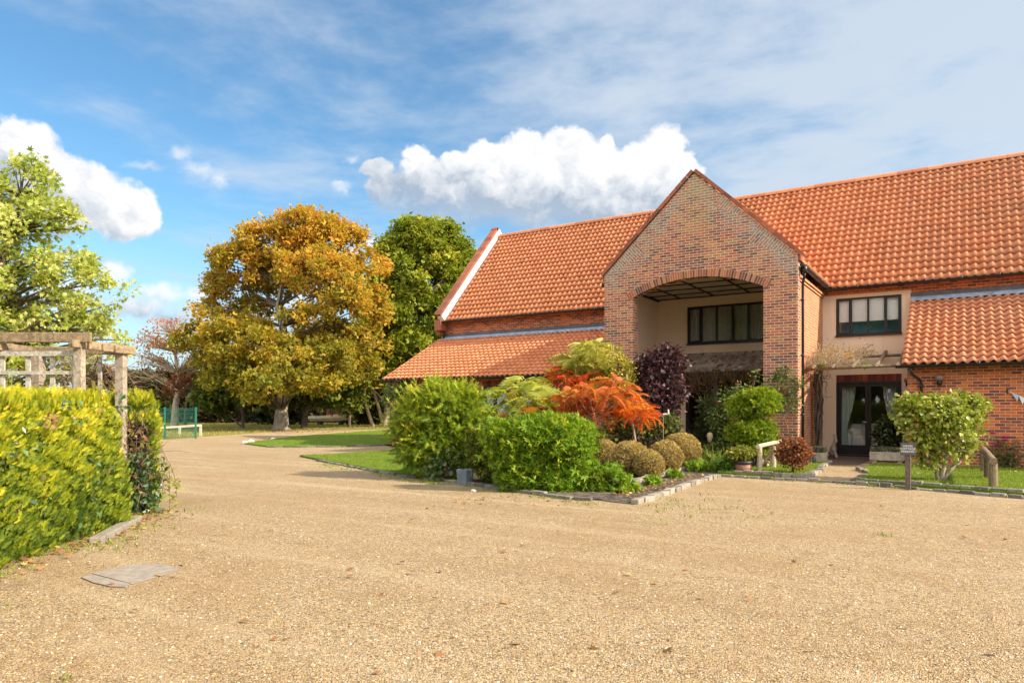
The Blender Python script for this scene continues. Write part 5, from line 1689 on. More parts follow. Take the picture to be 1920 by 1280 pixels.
leaves('leaves', Cn, unit(50), 12, .16, .08, TL, leafmat('climber_leaf', [(0, (.12, .12, .03)), (.5, (.26, .24, .07)), (1, (.46, .30, .10))], .3), dcb)
# ------------------------------------------------------------------ shrubs of the planted bed
T_FEATHER = T_spray(11, .022, 8, .17)
T_NEEDLE = T_spray(6, .05, 9, .34)
T_WHORL = T_cluster(6, .30, 1.7, 11)
T_NARROW = T_cluster(5, .26, 1.1, 12)
T_ROUND = T_leaf(.78, .12)
T_ROUND3 = T_cluster(3, .8, 1.2, 14)
FR = T_frond(10, .55, .12, .40)

def upto(u, cz):
    p = at(u, V0, cz); return Vector((p.x, p.y, 0))

def shrub(name, label, cat, cz, base_u, stems, blobs, ncl, per, rad, size, T, mat, bark=None, bfrac=.5, group=None, bias=.6, out=.8, up=.35, huew=.45, hgrad=None, flat_=.8, r0=.02, r1=.004, szv=.3, core=None):
    b = upto(base_u, cz)
    t = thing(name, label, cat, b, group)
    B = pblobs(blobs, cz)
    B = [(x, y, z, rx, ry * .9, rz) for (x, y, z, rx, ry, rz) in B]
    C, D, idx = clumps(B, ncl, bias)
    C[:, 2] = np.maximum(C[:, 2], .06)
    tp = [(b.x, b.y, -.03, .03)] + [tuple(at(u, v, cz)) + (r,) for (u, v, r) in stems]
    mb = MB()
    if len(tp) > 1:
        mb.tube([p[:3] for p in tp], [max(.008, p[3]) for p in tp], 7); mb.build('stem', bark or TWIG, t, smooth=True)
    if bfrac: branches('branches', tp if len(tp) > 1 else [(b.x, b.y, 0, .03), (b.x, b.y, .1, .03)], C, bark or TWIG, t, bfrac, r0, r1, 4)
    hue = rng.random(len(C))
    if hgrad: hue = np.clip(hue * (1 - hgrad) + hgrad * (C[:, 2] - C[:, 2].min()) / np.ptp(C[:, 2]), 0, 1)
    leaves('foliage', C, D, per, rad, size, T, mat, t, hue=hue, out=out, up=up, huew=huew, flat_=flat_, szv=szv)
    return t

L_JUN = leafmat('juniper_spray', [(0, (.055, .11, .010)), (.4, (.15, .24, .016)), (.75, (.33, .39, .024)), (1, (.58, .56, .05))], .3)
jn = shrub('feathery_conifer', 'big feathery green conifer with long yellow tipped shoots by the low window', 'conifer', 15.3, 832, [(832, 860, .05), (828, 800, .03)],
           [(830, 760, 62, 42), (866, 808, 50, 48), (785, 795, 44, 42), (820, 838, 64, 40), (855, 860, 44, 30), (790, 845, 40, 30), (884, 765, 30, 36)], 760, 9, .17, .20, T_NEEDLE, L_JUN, bfrac=.2, hgrad=.35, huew=.6)
Bj = pblobs([(825, 770, 56, 42), (850, 805, 46, 44), (785, 800, 44, 40), (800, 830, 40, 36)], 15.3)
Cj, Dj, _ = clumps(Bj, 230, .95)
dj = Dj * .8 + np.array(W(-.30, -.25, .55)) + unit(230) * .18
Rj = frames(dj, unit(230) + np.array((0, 0, 1.0)))
bake('shoots', T_FEATHER, Cj, Rj, rng.uniform(.30, .62, 230), L_JUN, jn, np.clip(rng.normal(.80, .16, 230), 0, 1))

L_LAU = leafmat('laurel_leaf', [(0, (.03, .065, .012)), (.6, (.09, .15, .03)), (1, (.26, .32, .13))], .15, .3, .6)
shrub('laurel_shrub', 'low glossy leaved shrub at the foot of the feathery conifer', 'shrub', 14.7, 838, [], [(838, 868, 26, 20), (818, 882, 18, 14), (860, 875, 14, 16)], 80, 9, .10, .095, T_ROUND, L_LAU, bfrac=.4)
L_SPI = leafmat('spirea_leaf', [(0, (.05, .09, .01)), (.5, (.14, .19, .02)), (.85, (.27, .27, .035)), (1, (.34, .20, .07))], .3)
shrub('spirea_bush', 'olive green bush with reddish side shoots behind the grey square pot', 'bush', 14.2, 935, [(935, 885, .02)], [(905, 838, 28, 40), (935, 830, 42, 42), (955, 862, 36, 34), (903, 875, 28, 28), (935, 888, 34, 20)], 380, 12, .12, .085, T_NARROW, L_SPI, bfrac=.5)
L_BRT = leafmat('bright_leaf', [(0, (.06, .13, .010)), (.35, (.14, .25, .016)), (.7, (.27, .39, .025)), (.93, (.45, .49, .04)), (1, (.52, .48, .05))], .32)
shrub('broad_green_bush', 'broad bright green bush at the front corner of the bed', 'bush', 12.9, 1045, [(1045, 900, .03)],
      [(1005, 828, 52, 42), (1050, 840, 58, 50), (990, 872, 46, 42), (1060, 885, 50, 42), (1035, 808, 46, 28), (955, 855, 36, 40), (1040, 905, 58, 28), (1090, 902, 28, 28), (968, 897, 36, 24), (1075, 918, 36, 16), (1010, 912, 40, 18), (945, 822, 44, 34), (990, 808, 44, 26), (1070, 818, 42, 30), (1086, 850, 24, 36)], 1650, 11, .115, .085, T_WHORL, L_BRT, bfrac=.35, huew=.5, hgrad=.2)
shrub('olive_bush', 'dull olive bush behind the bright green bush', 'bush', 16.2, 1090, [(1090, 850, .02)], [(1085, 815, 38, 24), (1055, 805, 34, 24), (1110, 822, 22, 18), (1020, 800, 40, 20)], 220, 11, .12, .085, T_WHORL, L_SPI, bfrac=.3)
shrub('low_weed_clump', 'loose low clump of fresh green weeds spilling over the bed corner', 'weeds', 12.7, 1145, [], [(1140, 895, 34, 22), (1168, 908, 22, 14), (1118, 915, 28, 16), (1150, 922, 32, 10), (1185, 915, 14, 8)], 190, 9, .10, .07, T_WHORL, L_BRT, bfrac=.5, out=.5)
for i, (u, v, lab) in enumerate(((1222, 910, 'small tuft of weeds in the mulch path nearest the gravel'), (1262, 896, 'small tuft of weeds halfway along the mulch path'), (1305, 884, 'leafy tuft of weeds at the inner end of the mulch path'), (1335, 884, 'tiny tuft of weeds where the two kerb lines meet'))):
    p = G(u, v); cz = -p.x * ST + p.y * CT
    s_ = (.8, .7, 1.25, .6)[i]
    shrub('weed_tuft', lab, 'weeds', cz, u, [], [(u, v - 9 * s_, 12 * s_, 9 * s_), (u + 10 * s_, v - 6 * s_, 9 * s_, 6 * s_)], int(34 * s_), 8, .08, .07, T_WHORL, L_BRT, bfrac=.4, out=.5)

# clipped ball shrubs
L_BALL = leafmat('box_ball_leaf', [(0, (.17, .12, .04)), (.35, (.36, .25, .075)), (.7, (.50, .38, .125)), (1, (.64, .52, .22))], .25)
def ball(label, u, vtop, vbot, hw, cz):
    b = upto(u, cz)
    t = thing('clipped_ball_shrub', label, 'shrub', b, 'clipped brown ball shrubs along the mulch path')
    zt = H + (V0 - vtop) / F * cz; r = hw * 1.13 / F * cz
    zc = zt - r * .98
    c = MB(); c.lathe([(r * .5, .0)] + [(r * .86 * math.cos(a), zc + r * .86 * math.sin(a)) for a in np.linspace(-.9, 1.45, 9)], b, 20); c.build('core', flat('ball_core', (.12, .085, .035), .95, .4, 20), t, smooth=True)
    n = int(5200 * (r / .45) ** 2)
    d = unit(n)
    zr = max(r, zc * .98)
    P = np.array((b.x, b.y, zc)) + d * np.array((r, r, r)) * (1 + rng.normal(0, .035, n) + .05 * np.sin(d[:, 0] * 5 + u) * np.sin(d[:, 2] * 6 + d[:, 1] * 4))[:, None]
    low = d[:, 2] < 0
    P[low, 2] = zc + d[low, 2] * zc * 1.0
    P[:, 2] = np.maximum(P[:, 2], .03)
    R = frames(d + unit(n) * .8 + np.array((0, 0, .3)), d + unit(n) * .5)
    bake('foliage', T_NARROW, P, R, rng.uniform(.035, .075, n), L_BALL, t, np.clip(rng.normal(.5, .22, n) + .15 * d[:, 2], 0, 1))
    mb = MB()
    for i in range(90):
        q = unit(1)[0]; q[2] = abs(q[2]) * .8
        p = Vector((b.x, b.y, zc)) + Vector(q) * r * .95
        mb.tube([p, p + Vector(q) * rng.uniform(.04, .10) + Vector((0, 0, .03))], [.003, .0015], 3, cap=False)
    mb.build('sprigs', TWIG_T, t)['kind'] = 'stuff'
ball('brown clipped ball shrub nearest the bright green bush', 1131, 826, 880, 26, 16.6)
ball('wide brown clipped ball shrub behind the fresh green weeds', 1182, 830, 893, 29, 15.7)
ball('small brown clipped ball shrub low beside the path kerb', 1217, 846, 897, 23, 15.2)
ball('golden brown clipped ball shrub fourth along the path kerb', 1247, 828, 887, 27, 16.5)
ball('largest golden brown clipped ball shrub by the dark porch', 1277, 815, 880, 31, 17.6)
ball('clipped ball shrub tucked behind the largest one below the purple shrub', 1262, 806, 868, 27, 18.9)

# stag's horn sumacs with long hanging pinnate leaves
L_SG = leafmat('sumac_green', [(0, (.50, .15, .02)), (.22, (.52, .26, .03)), (.36, (.34, .38, .05)), (.7, (.46, .50, .10)), (1, (.62, .61, .20))], .4)
L_SR = leafmat('sumac_red', [(0, (.30, .04, .015)), (.4, (.56, .075, .02)), (.75, (.66, .14, .025)), (1, (.55, .24, .05))], .4)
L_SO = leafmat('sumac_orange', [(0, (.16, .11, .035)), (.2, (.34, .12, .04)), (.4, (.52, .12, .03)), (.6, (.62, .17, .035)), (.78, (.50, .26, .05)), (1, (.40, .38, .08))], .4)
L_SB = leafmat('sumac_bright', [(0, (.55, .08, .015)), (.6, (.70, .15, .015)), (1, (.60, .26, .03))], .4)
L_SP = leafmat('sumac_pale', [(0, (.26, .28, .04)), (.4, (.42, .42, .08)), (.8, (.60, .56, .18)), (1, (.70, .64, .34))], .4)
def sumac(label, cz, base_u, fork, heads, per, size, mat, hgrad=0.0, bark=TWIG_T, T=FR, up=.35, dz=.7):
    b = upto(base_u, cz)
    t = thing('sumac_shrub', label, 'shrub', b)
    f = at(fork[0], fork[1], cz)
    mb = MB(); mb.tube([b, (b + f) / 2 + Vector((.02, .01, 0)), f], [.036, .030, .024], 8)
    hp = []
    for (u, v) in heads:
        z = cz + rng.uniform(-dz, dz)
        p = at(u, v, z); hp.append(p)
        m_ = (f + p) / 2 + Vector((0, 0, -.08)); mb.tube([f, m_, p], [.017, .012, .007], 6, cap=False)
    mb.build('stem', bark, t, smooth=True)
    P, Dd, hue = [], [], []
    zs = [p.z for p in hp]
    for p in hp:
        a0 = rng.uniform(0, 6.28); h0 = rng.random() * (1 - hgrad) + hgrad * (p.z - min(zs)) / max(.01, max(zs) - min(zs))
        for k in range(per):
            a = a0 + k * 2.4; el = rng.uniform(-.35, 1.2)
            P.append(p - Vector((0, 0, rng.uniform(0, .10)))); Dd.append((math.cos(a), math.sin(a), el)); hue.append(np.clip(h0 * .45 + rng.random() * .55 + rng.normal() * .06, 0, 1))
    P, Dd = np.array(P), np.array(Dd)
    R = frames(Dd, np.repeat(np.array([(0, 0, 1.0)]), len(P), 0) + unit(len(P)) * .45)
    bake('fronds', T, P, R, size * rng.uniform(.7, 1.15, len(P)), mat, t, np.array(hue))
    return t
sumac('green and gold sumac with orange lower leaves in front of the low window', 18.6, 985, (983, 790), [(960, 725), (985, 710), (1008, 722), (966, 750), (996, 745), (1018, 745), (950, 768), (985, 772), (1012, 776), (948, 742), (990, 730)], 8, .66, L_SG, .75)
sumac('scarlet sumac under the shaded lean-to roof', 19.6, 1060, (1060, 790), [(1045, 700), (1070, 695), (1095, 705), (1055, 722), (1082, 725), (1105, 735), (1040, 745), (1068, 750), (1092, 758), (1030, 715), (1115, 715), (1050, 760), (1080, 740), (1100, 748), (1060, 708), (1022, 735), (1015, 755), (1028, 768)], 9, .46, L_SR, .1)
sumac('rust and orange sumac with a clear forked stem above the ball shrubs', 17.6, 1118, (1118, 788), [(1078, 735), (1100, 722), (1128, 716), (1152, 712), (1176, 728), (1190, 742), (1142, 738), (1112, 748), (1088, 765), (1165, 752), (1126, 772), (1060, 748), (1075, 752), (1098, 736), (1120, 728), (1150, 745), (1180, 750), (1105, 762)], 8, .46, L_SO, .25, BARK_P)
sumac('small bright orange sumac on a thin stem right of the forked one', 17.3, 1196, (1186, 790), [(1172, 762), (1192, 752), (1206, 764), (1216, 778), (1180, 778), (1200, 780), (1165, 772), (1190, 768)], 8, .36, L_SB, 0, BARK_P)
sumac('tall pale yellow green sumac rising above the red ones', 19.9, 1105, (1108, 740), [(1060, 690), (1078, 672), (1102, 655), (1122, 662), (1142, 680), (1160, 695), (1090, 695), (1118, 690), (1140, 705), (1172, 715), (1066, 705), (1085, 682), (1110, 668), (1130, 668), (1150, 686), (1070, 672), (1098, 645), (1120, 645), (1180, 700), (1165, 680)], 11, .56, L_SP, .4)
L_HOL = leafmat('variegated_leaf', [(0, (.08, .12, .015)), (.3, (.26, .24, .03)), (.65, (.54, .44, .05)), (1, (.70, .60, .14))], .3)
shrub('variegated_shrub', 'tall shrub with small yellow variegated leaves against the brick porch pier', 'shrub', 18.8, 1165, [(1165, 780, .02), (1168, 700, .012)], [(1166, 700, 20, 30), (1150, 735, 18, 30), (1172, 770, 24, 26), (1158, 800, 22, 24), (1150, 668, 14, 20), (1180, 735, 14, 24)], 330, 9, .11, .065, T_ROUND, L_HOL, bfrac=.5)
L_PUR = leafmat('smoke_leaf', [(0, (.022, .012, .016)), (.4, (.055, .022, .03)), (.75, (.11, .04, .045)), (.93, (.22, .085, .08)), (1, (.30, .13, .11))], .22, .38, .6)
shrub('smoke_bush', 'dark purple leaved smoke bush in front of the porch arch', 'shrub', 18.9, 1236, [(1236, 800, .035), (1238, 740, .022)],
      [(1215, 708, 26, 34), (1245, 690, 30, 34), (1268, 682, 16, 26), (1230, 740, 36, 30), (1262, 730, 26, 36), (1203, 685, 10, 22), (1240, 770, 28, 16), (1222, 680, 10, 20), (1280, 745, 10, 10), (1246, 660, 7, 12), (1273, 662, 7, 12)], 420, 11, .15, .098, T_ROUND, L_PUR, BARK_D, bfrac=.4)
L_MIX = leafmat('mixed_leaf', [(0, (.03, .05, .012)), (.4, (.08, .11, .02)), (.7, (.16, .18, .04)), (.88, (.18, .07, .05)), (1, (.34, .28, .10))], .25)
shrub('mixed_low_shrub', 'dark low shrub with purple tinged leaves under the smoke bush', 'shrub', 18.4, 1215, [], [(1200, 805, 30, 24), (1235, 805, 28, 24), (1255, 800, 18, 22), (1180, 800, 18, 24), (1150, 815, 24, 16)], 230, 9, .14, .085, T_ROUND, L_MIX, bfrac=.4)

# ------------------------------------------------------------------ planting right of the mulch path
L_CLD = leafmat('cloud_leaf', [(0, (.06, .11, .008)), (.35, (.15, .23, .012)), (.7, (.30, .38, .02)), (1, (.50, .52, .05))], .32)
cp = shrub('cloud_pruned_shrub', 'bright yellow green shrub clipped into two rounded tiers before the porch pier', 'shrub', 17.8, 1412, [(1412, 800, .03), (1414, 765, .02)],
           [(1412, 758, 42, 26), (1384, 764, 22, 20), (1440, 756, 24, 24), (1428, 742, 28, 14), (1408, 812, 42, 30), (1385, 812, 20, 18), (1434, 810, 20, 22), (1412, 842, 30, 20)], 560, 12, .105, .07, T_WHORL, L_CLD, BARK_D, bfrac=.25, hgrad=.15)
L_ROSE = leafmat('rose_leaf', [(0, (.03, .055, .012)), (.5, (.08, .13, .025)), (.85, (.18, .22, .05)), (1, (.30, .30, .10))], .25)
M_PINK = flat('pink_petal', (.80, .26, .36), .6, .15, 20)
M_PALEPINK = flat('pale_pink_petal', (.85, .52, .50), .6, .12, 20)
M_RED = flat('red_petal', (.62, .03, .025), .6, .15, 20)
M_MAG = flat('magenta_petal', (.72, .05, .46), .6, .15, 20)
M_YEL = flat('yellow_petal', (.85, .66, .16), .6, .12, 20)
def bloom(p, r, mat, parent, name='flower'):
    """a rose: three rings of cupped petals"""
    P, Dd, S = [], [], []
    for ring, (m, el, rr) in enumerate(((5, .25, 1.0), (5, .9, .8), (3, 2.0, .55))):
        for k in range(m):
            a = 6.283 * k / m + ring * .5
            P.append(p); Dd.append((math.cos(a), math.sin(a), el)); S.append(r * rr)
    P = np.array([tuple(q) for q in P]); Dd = np.array(Dd)
    tv, tf = T_leaf(1.15, .28)
    bake(name, (tv, tf), P, frames(Dd, np.array([(0, 0, 1.0)]) + Dd * -.4), np.array(S), mat, parent, np.zeros(len(P)))
rs = shrub('rose_bush', 'dark green rose bush with pink blooms behind the tiered shrub', 'shrub', 19.0, 1372, [(1372, 800, .02)], [(1372, 760, 26, 26), (1350, 785, 22, 24), (1390, 740, 24, 18), (1345, 805, 20, 18), (1378, 790, 24, 24), (1422, 712, 8, 16)], 230, 9, .13, .075, TL, L_ROSE, bfrac=.7)
for (u, v, m_) in ((1423, 695, M_PALEPINK), (1385, 722, M_PINK), (1408, 727, M_PINK), (1379, 741, M_PALEPINK), (1349, 754, M_PALEPINK), (1371, 789, M_RED)):
    bloom(at(u, v, 18.6), .075, m_, rs)
L_DCON = leafmat('dark_conifer', [(0, (.02, .03, .010)), (.6, (.06, .075, .018)), (1, (.13, .13, .03))], .2)
shrub('dark_conifer', 'dark feathery conifer in the shade of the porch opening', 'conifer', 19.9, 1332, [(1332, 800, .03)], [(1332, 775, 20, 30), (1322, 815, 22, 24), (1345, 815, 22, 22), (1338, 795, 24, 26)], 220, 9, .14, .14, T_NEEDLE, L_DCON, BARK_D, bfrac=.3)
cr = shrub('climbing_rose', 'climbing rose with a single red bloom on the brick porch pier', 'climber', 18.95, 1478, [(1484, 830, .012), (1470, 780, .012), (1480, 740, .010), (1462, 705, .008)],
           [(1468, 705, 16, 16), (1460, 722, 14, 18), (1476, 738, 16, 16), (1486, 758, 12, 18), (1496, 722, 8, 8), (1500, 712, 4, 5)], 90, 9, .10, .075, TL, L_ROSE, bfrac=.6)
bloom(at(1469, 734, 18.7), .07, M_RED, cr)
L_BER = leafmat('berberis_leaf', [(0, (.10, .035, .02)), (.5, (.25, .085, .035)), (1, (.42, .19, .08))], .3)
shrub('copper_shrub', 'small round copper brown shrub on several thin stems on the lawn', 'shrub', 16.1, 1486, [(1487, 870, .022), (1487, 850, .015)], [(1486, 843, 26, 22), (1503, 852, 15, 18), (1470, 852, 14, 16), (1488, 862, 22, 14)], 260, 9, .085, .058, T_ROUND, L_BER, BARK_D, bfrac=.5)

# standard shrub clipped flat on top
L_STD = leafmat('lime_shrub_leaf', [(0, (.09, .13, .012)), (.3, (.19, .25, .02)), (.6, (.34, .38, .05)), (.82, (.50, .50, .15)), (.93, (.46, .30, .04)), (1, (.40, .16, .03))], .35, .4, .5)
st = shrub('clipped_standard_shrub', 'pale green shrub clipped flat on top with bare forked stems on the lawn', 'shrub', 14.3, 1762, [(1768, 880, .05), (1776, 850, .04), (1782, 800, .025)],
           [(1706, 766, 24, 22), (1745, 762, 40, 20), (1798, 760, 42, 20), (1828, 764, 20, 24), (1700, 785, 18, 20), (1760, 780, 60, 24), (1725, 808, 28, 28), (1775, 808, 40, 30), (1818, 815, 20, 28), (1730, 842, 22, 20), (1785, 848, 30, 18), (1738, 868, 18, 10)], 640, 9, .12, .088, T_ROUND, L_STD, BARK_P, bfrac=.5, r0=.028, hgrad=0)
mb = MB()
for (pts) in (((1760, 905), (1756, 880), (1748, 850), (1735, 810)), ((1764, 905), (1782, 880), (1800, 865), (1815, 830)), ((1763, 904), (1772, 870), (1778, 830), (1782, 790))):
    mb.tube([at(u, v, 14.3 + .05 * i) for i, (u, v) in enumerate(pts)], [.045, .038, .028, .016], 7)
mb.build('stem', BARK_P, st, smooth=True)

# camellia and troughs by the door
M_STONE = flat('trough_stone', (.36, .31, .24), .9, .3, 9, .8, bscale=30)
L_CAM = leafmat('camellia_leaf', [(0, (.012, .028, .008)), (.6, (.035, .065, .016)), (.9, (.09, .12, .03)), (1, (.30, .30, .12))], .1, .25, .7)
cm = shrub('camellia', 'dark glossy evergreen shrub standing before the right leaf of the french door', 'shrub', 20.5, 1664, [(1664, 850, .03)], [(1664, 812, 22, 22), (1654, 825, 16, 16), (1675, 820, 16, 20), (1662, 795, 14, 12)], 170, 9, .12, .085, T_ROUND, L_CAM, BARK_D, bfrac=.4)
mb = MB(); b_ = upto(1664, 20.5); mb.lathe([(.13, 0), (.17, .26), (.185, .27), (.185, .31), (.15, .31), (.15, .27)], b_, 18)
mb.build('pot', flat('black_plastic', (.015, .015, .017), .5, .2), cm, smooth=True)

def trough(name, label, x0, x1, y0, y1, z0, z1, wall=.05):
    mb = MB()
    mb.box(x0, y0, z0, x1, y0 + wall, z1); mb.box(x0, y1 - wall, z0, x1, y1, z1)
    mb.box(x0, y0 + wall, z0, x0 + wall, y1 - wall, z1); mb.box(x1 - wall, y0 + wall, z0, x1, y1 - wall, z1)
    mb.box(x0 + wall, y0 + wall, z0, x1 - wall, y1 - wall, z1 - .05)
    t = thing(name, label, 'planter', Vector(((x0 + x1) / 2, (y0 + y1) / 2, 0)))
    mb.build('trough', M_STONE, t, bevel=.012)
    if z0 > .03:
        for xa in (x0 + .06, x1 - .18):
            f = MB(); f.box(xa, y0 + .03, 0, xa + .12, y1 - .03, z0 - .001); f.build('foot', M_STONE, t, bevel=.01)
    return t
L_LAV = leafmat('lavender_leaf', [(0, (.10, .11, .07)), (.6, (.20, .21, .13)), (1, (.32, .31, .20))], .2)
def tuft(parent, x0, x1, y0, y1, z, h, n, mat, T=None, name='plants'):
    P = np.column_stack([rng.uniform(x0, x1, n), rng.uniform(y0, y1, n), np.full(n, z)])
    d = unit(n) * .6; d[:, 2] = 1
    bake(name, T or T_NEEDLE, P, frames(d, unit(n)), rng.uniform(.5, 1.1, n) * h, mat, parent, rng.random(n))
xr, _z = onY(1697, 21.55); xl, _z = onY(1632, 21.75)
tr1 = trough('stone_planter', 'long low weathered stone trough of grey lavender right of the door path', xl, xr, 21.5, 21.85, .10, .33)
tuft(tr1, xl + .06, xr - .06, 21.56, 21.8, .28, .22, 420, L_LAV)
xl2, _z = onY(1513, 20.9); xr2, _z = onY(1549, 20.9)
tr2 = trough('stone_planter', 'square stone trough of grey green herbs against the porch side wall', max(xl2, -3.78), xr2, 20.75, 21.15, .005, .30)
tuft(tr2, xl2 + .08, xr2 - .06, 20.82, 21.08, .25, .26, 300, L_LAV)
mb = MB(); p = upto(1524, 18.9); mb.lathe([(.07, 0), (.095, .19), (.10, .20), (.08, .20), (.075, .17)], (p.x, p.y, .05), 16)
solo(mb, 'plant_pot', flat('slate_blue_pot', (.09, .12, .17), .6, .2), 'small slate blue pot in front of the square stone trough', 'pot', (p.x, p.y, .05), smooth=True)

# sitting stone hare by the door: one smooth body
def skin_body(name, pts, edges, mat, base, sub=2):
    me = bpy.data.meshes.new(name)
    me.from_pydata([p[0] for p in pts], edges, [])
    o = bpy.data.objects.new(name, me); COL.objects.link(o); o.location = base
    m = o.modifiers.new('skin', 'SKIN'); m.use_smooth_shade = True
    for v, p in zip(me.skin_vertices[0].data, pts): v.radius = (p[1], p[1])
    me.skin_vertices[0].data[0].use_root = True
    s = o.modifiers.new('sub', 'SUBSURF'); s.levels = sub; s.render_levels = sub
    me.materials.append(mat)
    return o
hx, _z = onY(1560, 23.4)
hare = skin_body('hare_statue', [((0, 0, .14), .10), ((.02, -.02, .26), .095), ((.05, -.04, .37), .07), ((.08, -.06, .46), .05), ((.11, -.08, .53), .052), ((.16, -.10, .51), .036), ((.08, -.06, .62), .022), ((.05, -.05, .74), .014),
    ((.12, -.02, .62), .022), ((.11, .0, .73), .014), ((.08, -.09, .24), .035), ((.11, -.11, .10), .026), ((.14, -.12, .015), .024), ((.06, .05, .08), .06), ((.14, .04, .025), .03), ((-.09, .06, .10), .035), ((.09, .0, .22), .035), ((.13, -.03, .10), .026), ((.16, -.04, .015), .024)],
    [(0, 1), (1, 2), (2, 3), (3, 4), (4, 5), (4, 6), (6, 7), (4, 8), (8, 9), (1, 10), (10, 11), (11, 12), (0, 13), (13, 14), (0, 15), (1, 16), (16, 17), (17, 18)], flat('statue_stone', (.34, .26, .20), .85, .25, 8, .4), (hx, 23.4, .0))
tag(hare, 'pale stone hare statue sitting upright left of the french door', 'statue')

# log rails
def log_rail(label, posts, rail, r, mat, railr=None):
    b = Vector(posts[0][:2] + (0,))
    t = thing('log_rail', label, 'rail', b)
    for (x, y, h) in posts:
        mb = MB(); mb.tube([(x, y, -.05), (x + .005, y, h * .5), (x, y, h)], [r * 1.05, r, r * .97], 12); mb.build('post', mat, t, smooth=False)
    mb = MB(); a, c = Vector(rail[0]), Vector(rail[1]); mb.tube([a, (a + c) / 2 + Vector((0, 0, .008)), c], railr or r * .8, 12); mb.build('rail', mat, t)
    return t
p1, p2 = G(1424, 884, .05), G(1450, 876, .05)
d = (p2 - p1)
log_rail('short rail of pale peeled logs beside the brown pot', [(p1.x, p1.y, .60), (p2.x, p2.y, .60)], (tuple(p1 - d * .12 + Vector((0, 0, .58))), tuple(p2 + d * .55 + Vector((0, 0, .60)))), .062, M_LOG)
q1, q2, q3 = G(1862, 912, .05), G(1852, 895, .05), G(1845, 884, .05)
log_rail('mossy log rail end on at the edge of the right hand lawn', [(q1.x, q1.y, .48), (q2.x, q2.y, .48), (q3.x, q3.y, .50)], (tuple(q1 + (q1 - q3) * .03 + Vector((0, 0, .47))), tuple(q3 + (q3 - q1) * .08 + Vector((0, 0, .50)))), .072, M_MOSSLOG, .065)
p = G(1432, 874, .05)
mb = MB()
for i in range(6):
    a = Vector((p.x, p.y, .05)) + Vector(rng.normal(size=3) * .08); a.z = .07
    c = a + Vector((rng.normal() * .18, rng.normal() * .12, rng.uniform(.05, .28)))
    mb.tube([a, (a + c) / 2 + Vector(rng.normal(size=3) * .04), c], [.045, .04, .02], 8)
solo(mb, 'driftwood', M_LOG, 'knotty piece of driftwood lying under the peeled log rail', 'driftwood', (p.x, p.y, .05), smooth=True)

# brown pot with its plant
p = upto(1394, 16.3)
pt = thing('plant_pot', 'large brown plastic pot with black rim and a small orange tinged plant', 'pot', p)
mb = MB(); mb.lathe([(.165, 0), (.19, .23)], p, 24); mb.build('body', flat('brown_plastic', (.23, .105, .06), .55, .12, 5), pt, smooth=True)
mb = MB(); mb.lathe([(.192, .225), (.205, .235), (.205, .30), (.175, .305), (.172, .25)], p, 24); mb.build('rim', flat('black_rim', (.02, .02, .022), .5, .2), pt, smooth=True)
Cn = np.array([(p.x + rng.normal() * .13, p.y + rng.normal() * .13, .36 + rng.random() * .22) for i in range(70)])
leaves('foliage', Cn, unit(70) * .5 + np.array((0, 0, .8)), 9, .09, .07, TL, leafmat('pot_leaf', [(0, (.08, .12, .015)), (.55, (.24, .26, .04)), (.8, (.46, .38, .05)), (1, (.50, .18, .03))], .3), pt)
# strap leaved clump and ground cover
L_STRAP = leafmat('strap_leaf', [(0, (.05, .10, .012)), (.5, (.16, .24, .03)), (1, (.38, .42, .10))], .3)
p = upto(1345, 17.2)
sp_ = thing('strap_leaved_plant', 'clump of long arching strap leaves beside the mulch path', 'plant', p)
n = 150
P = np.column_stack([p.x + rng.normal(size=n) * .16, p.y + rng.normal(size=n) * .12, np.full(n, .03)])
d = unit(n) * .8; d[:, 2] = rng.uniform(.5, 1.5, n)
bake('blades', T_blade(.055, .45), P, frames(d, unit(n) * .3 - np.column_stack([d[:, 0], d[:, 1], np.zeros(n)]) * -1 + np.array((0, 0, .6))), rng.uniform(.3, .72, n), L_STRAP, sp_, rng.random(n))
shrub('ground_cover_plant', 'low fresh green ground cover clump left of the brown pot', 'plant', 16.6, 1366, [], [(1366, 874, 15, 11), (1375, 862, 12, 12), (1356, 872, 10, 9)], 110, 9, .08, .06, T_ROUND, leafmat('cover_leaf', [(0, (.04, .10, .01)), (.6, (.10, .20, .02)), (1, (.22, .30, .05))], .3), bfrac=.4)
shrub('shade_perennial', 'loose dark green perennial between the strap leaves and the tiered shrub', 'plant', 18.0, 1378, [], [(1372, 835, 22, 22), (1350, 850, 16, 16), (1330, 850, 16, 14)], 170, 9, .13, .08, TL, L_ROSE, bfrac=.5)
p = upto(1331, 18.2)
mb = MB(); mb.tube([p, p + Vector((.01, 0, .55)), p + Vector((0, 0, .62))], [.014, .012, .02], 8); mb.lathe([(.012, .60), (.045, .66), (.075, .76), (.078, .82), (.055, .87), (.015, .885)], p, 16)
solo(mb, 'garden_ornament', flat('ornament_stone', (.42, .32, .20), .8, .2), 'pale bulb shaped ornament on a thin stem in the porch shade', 'ornament', p, smooth=True)

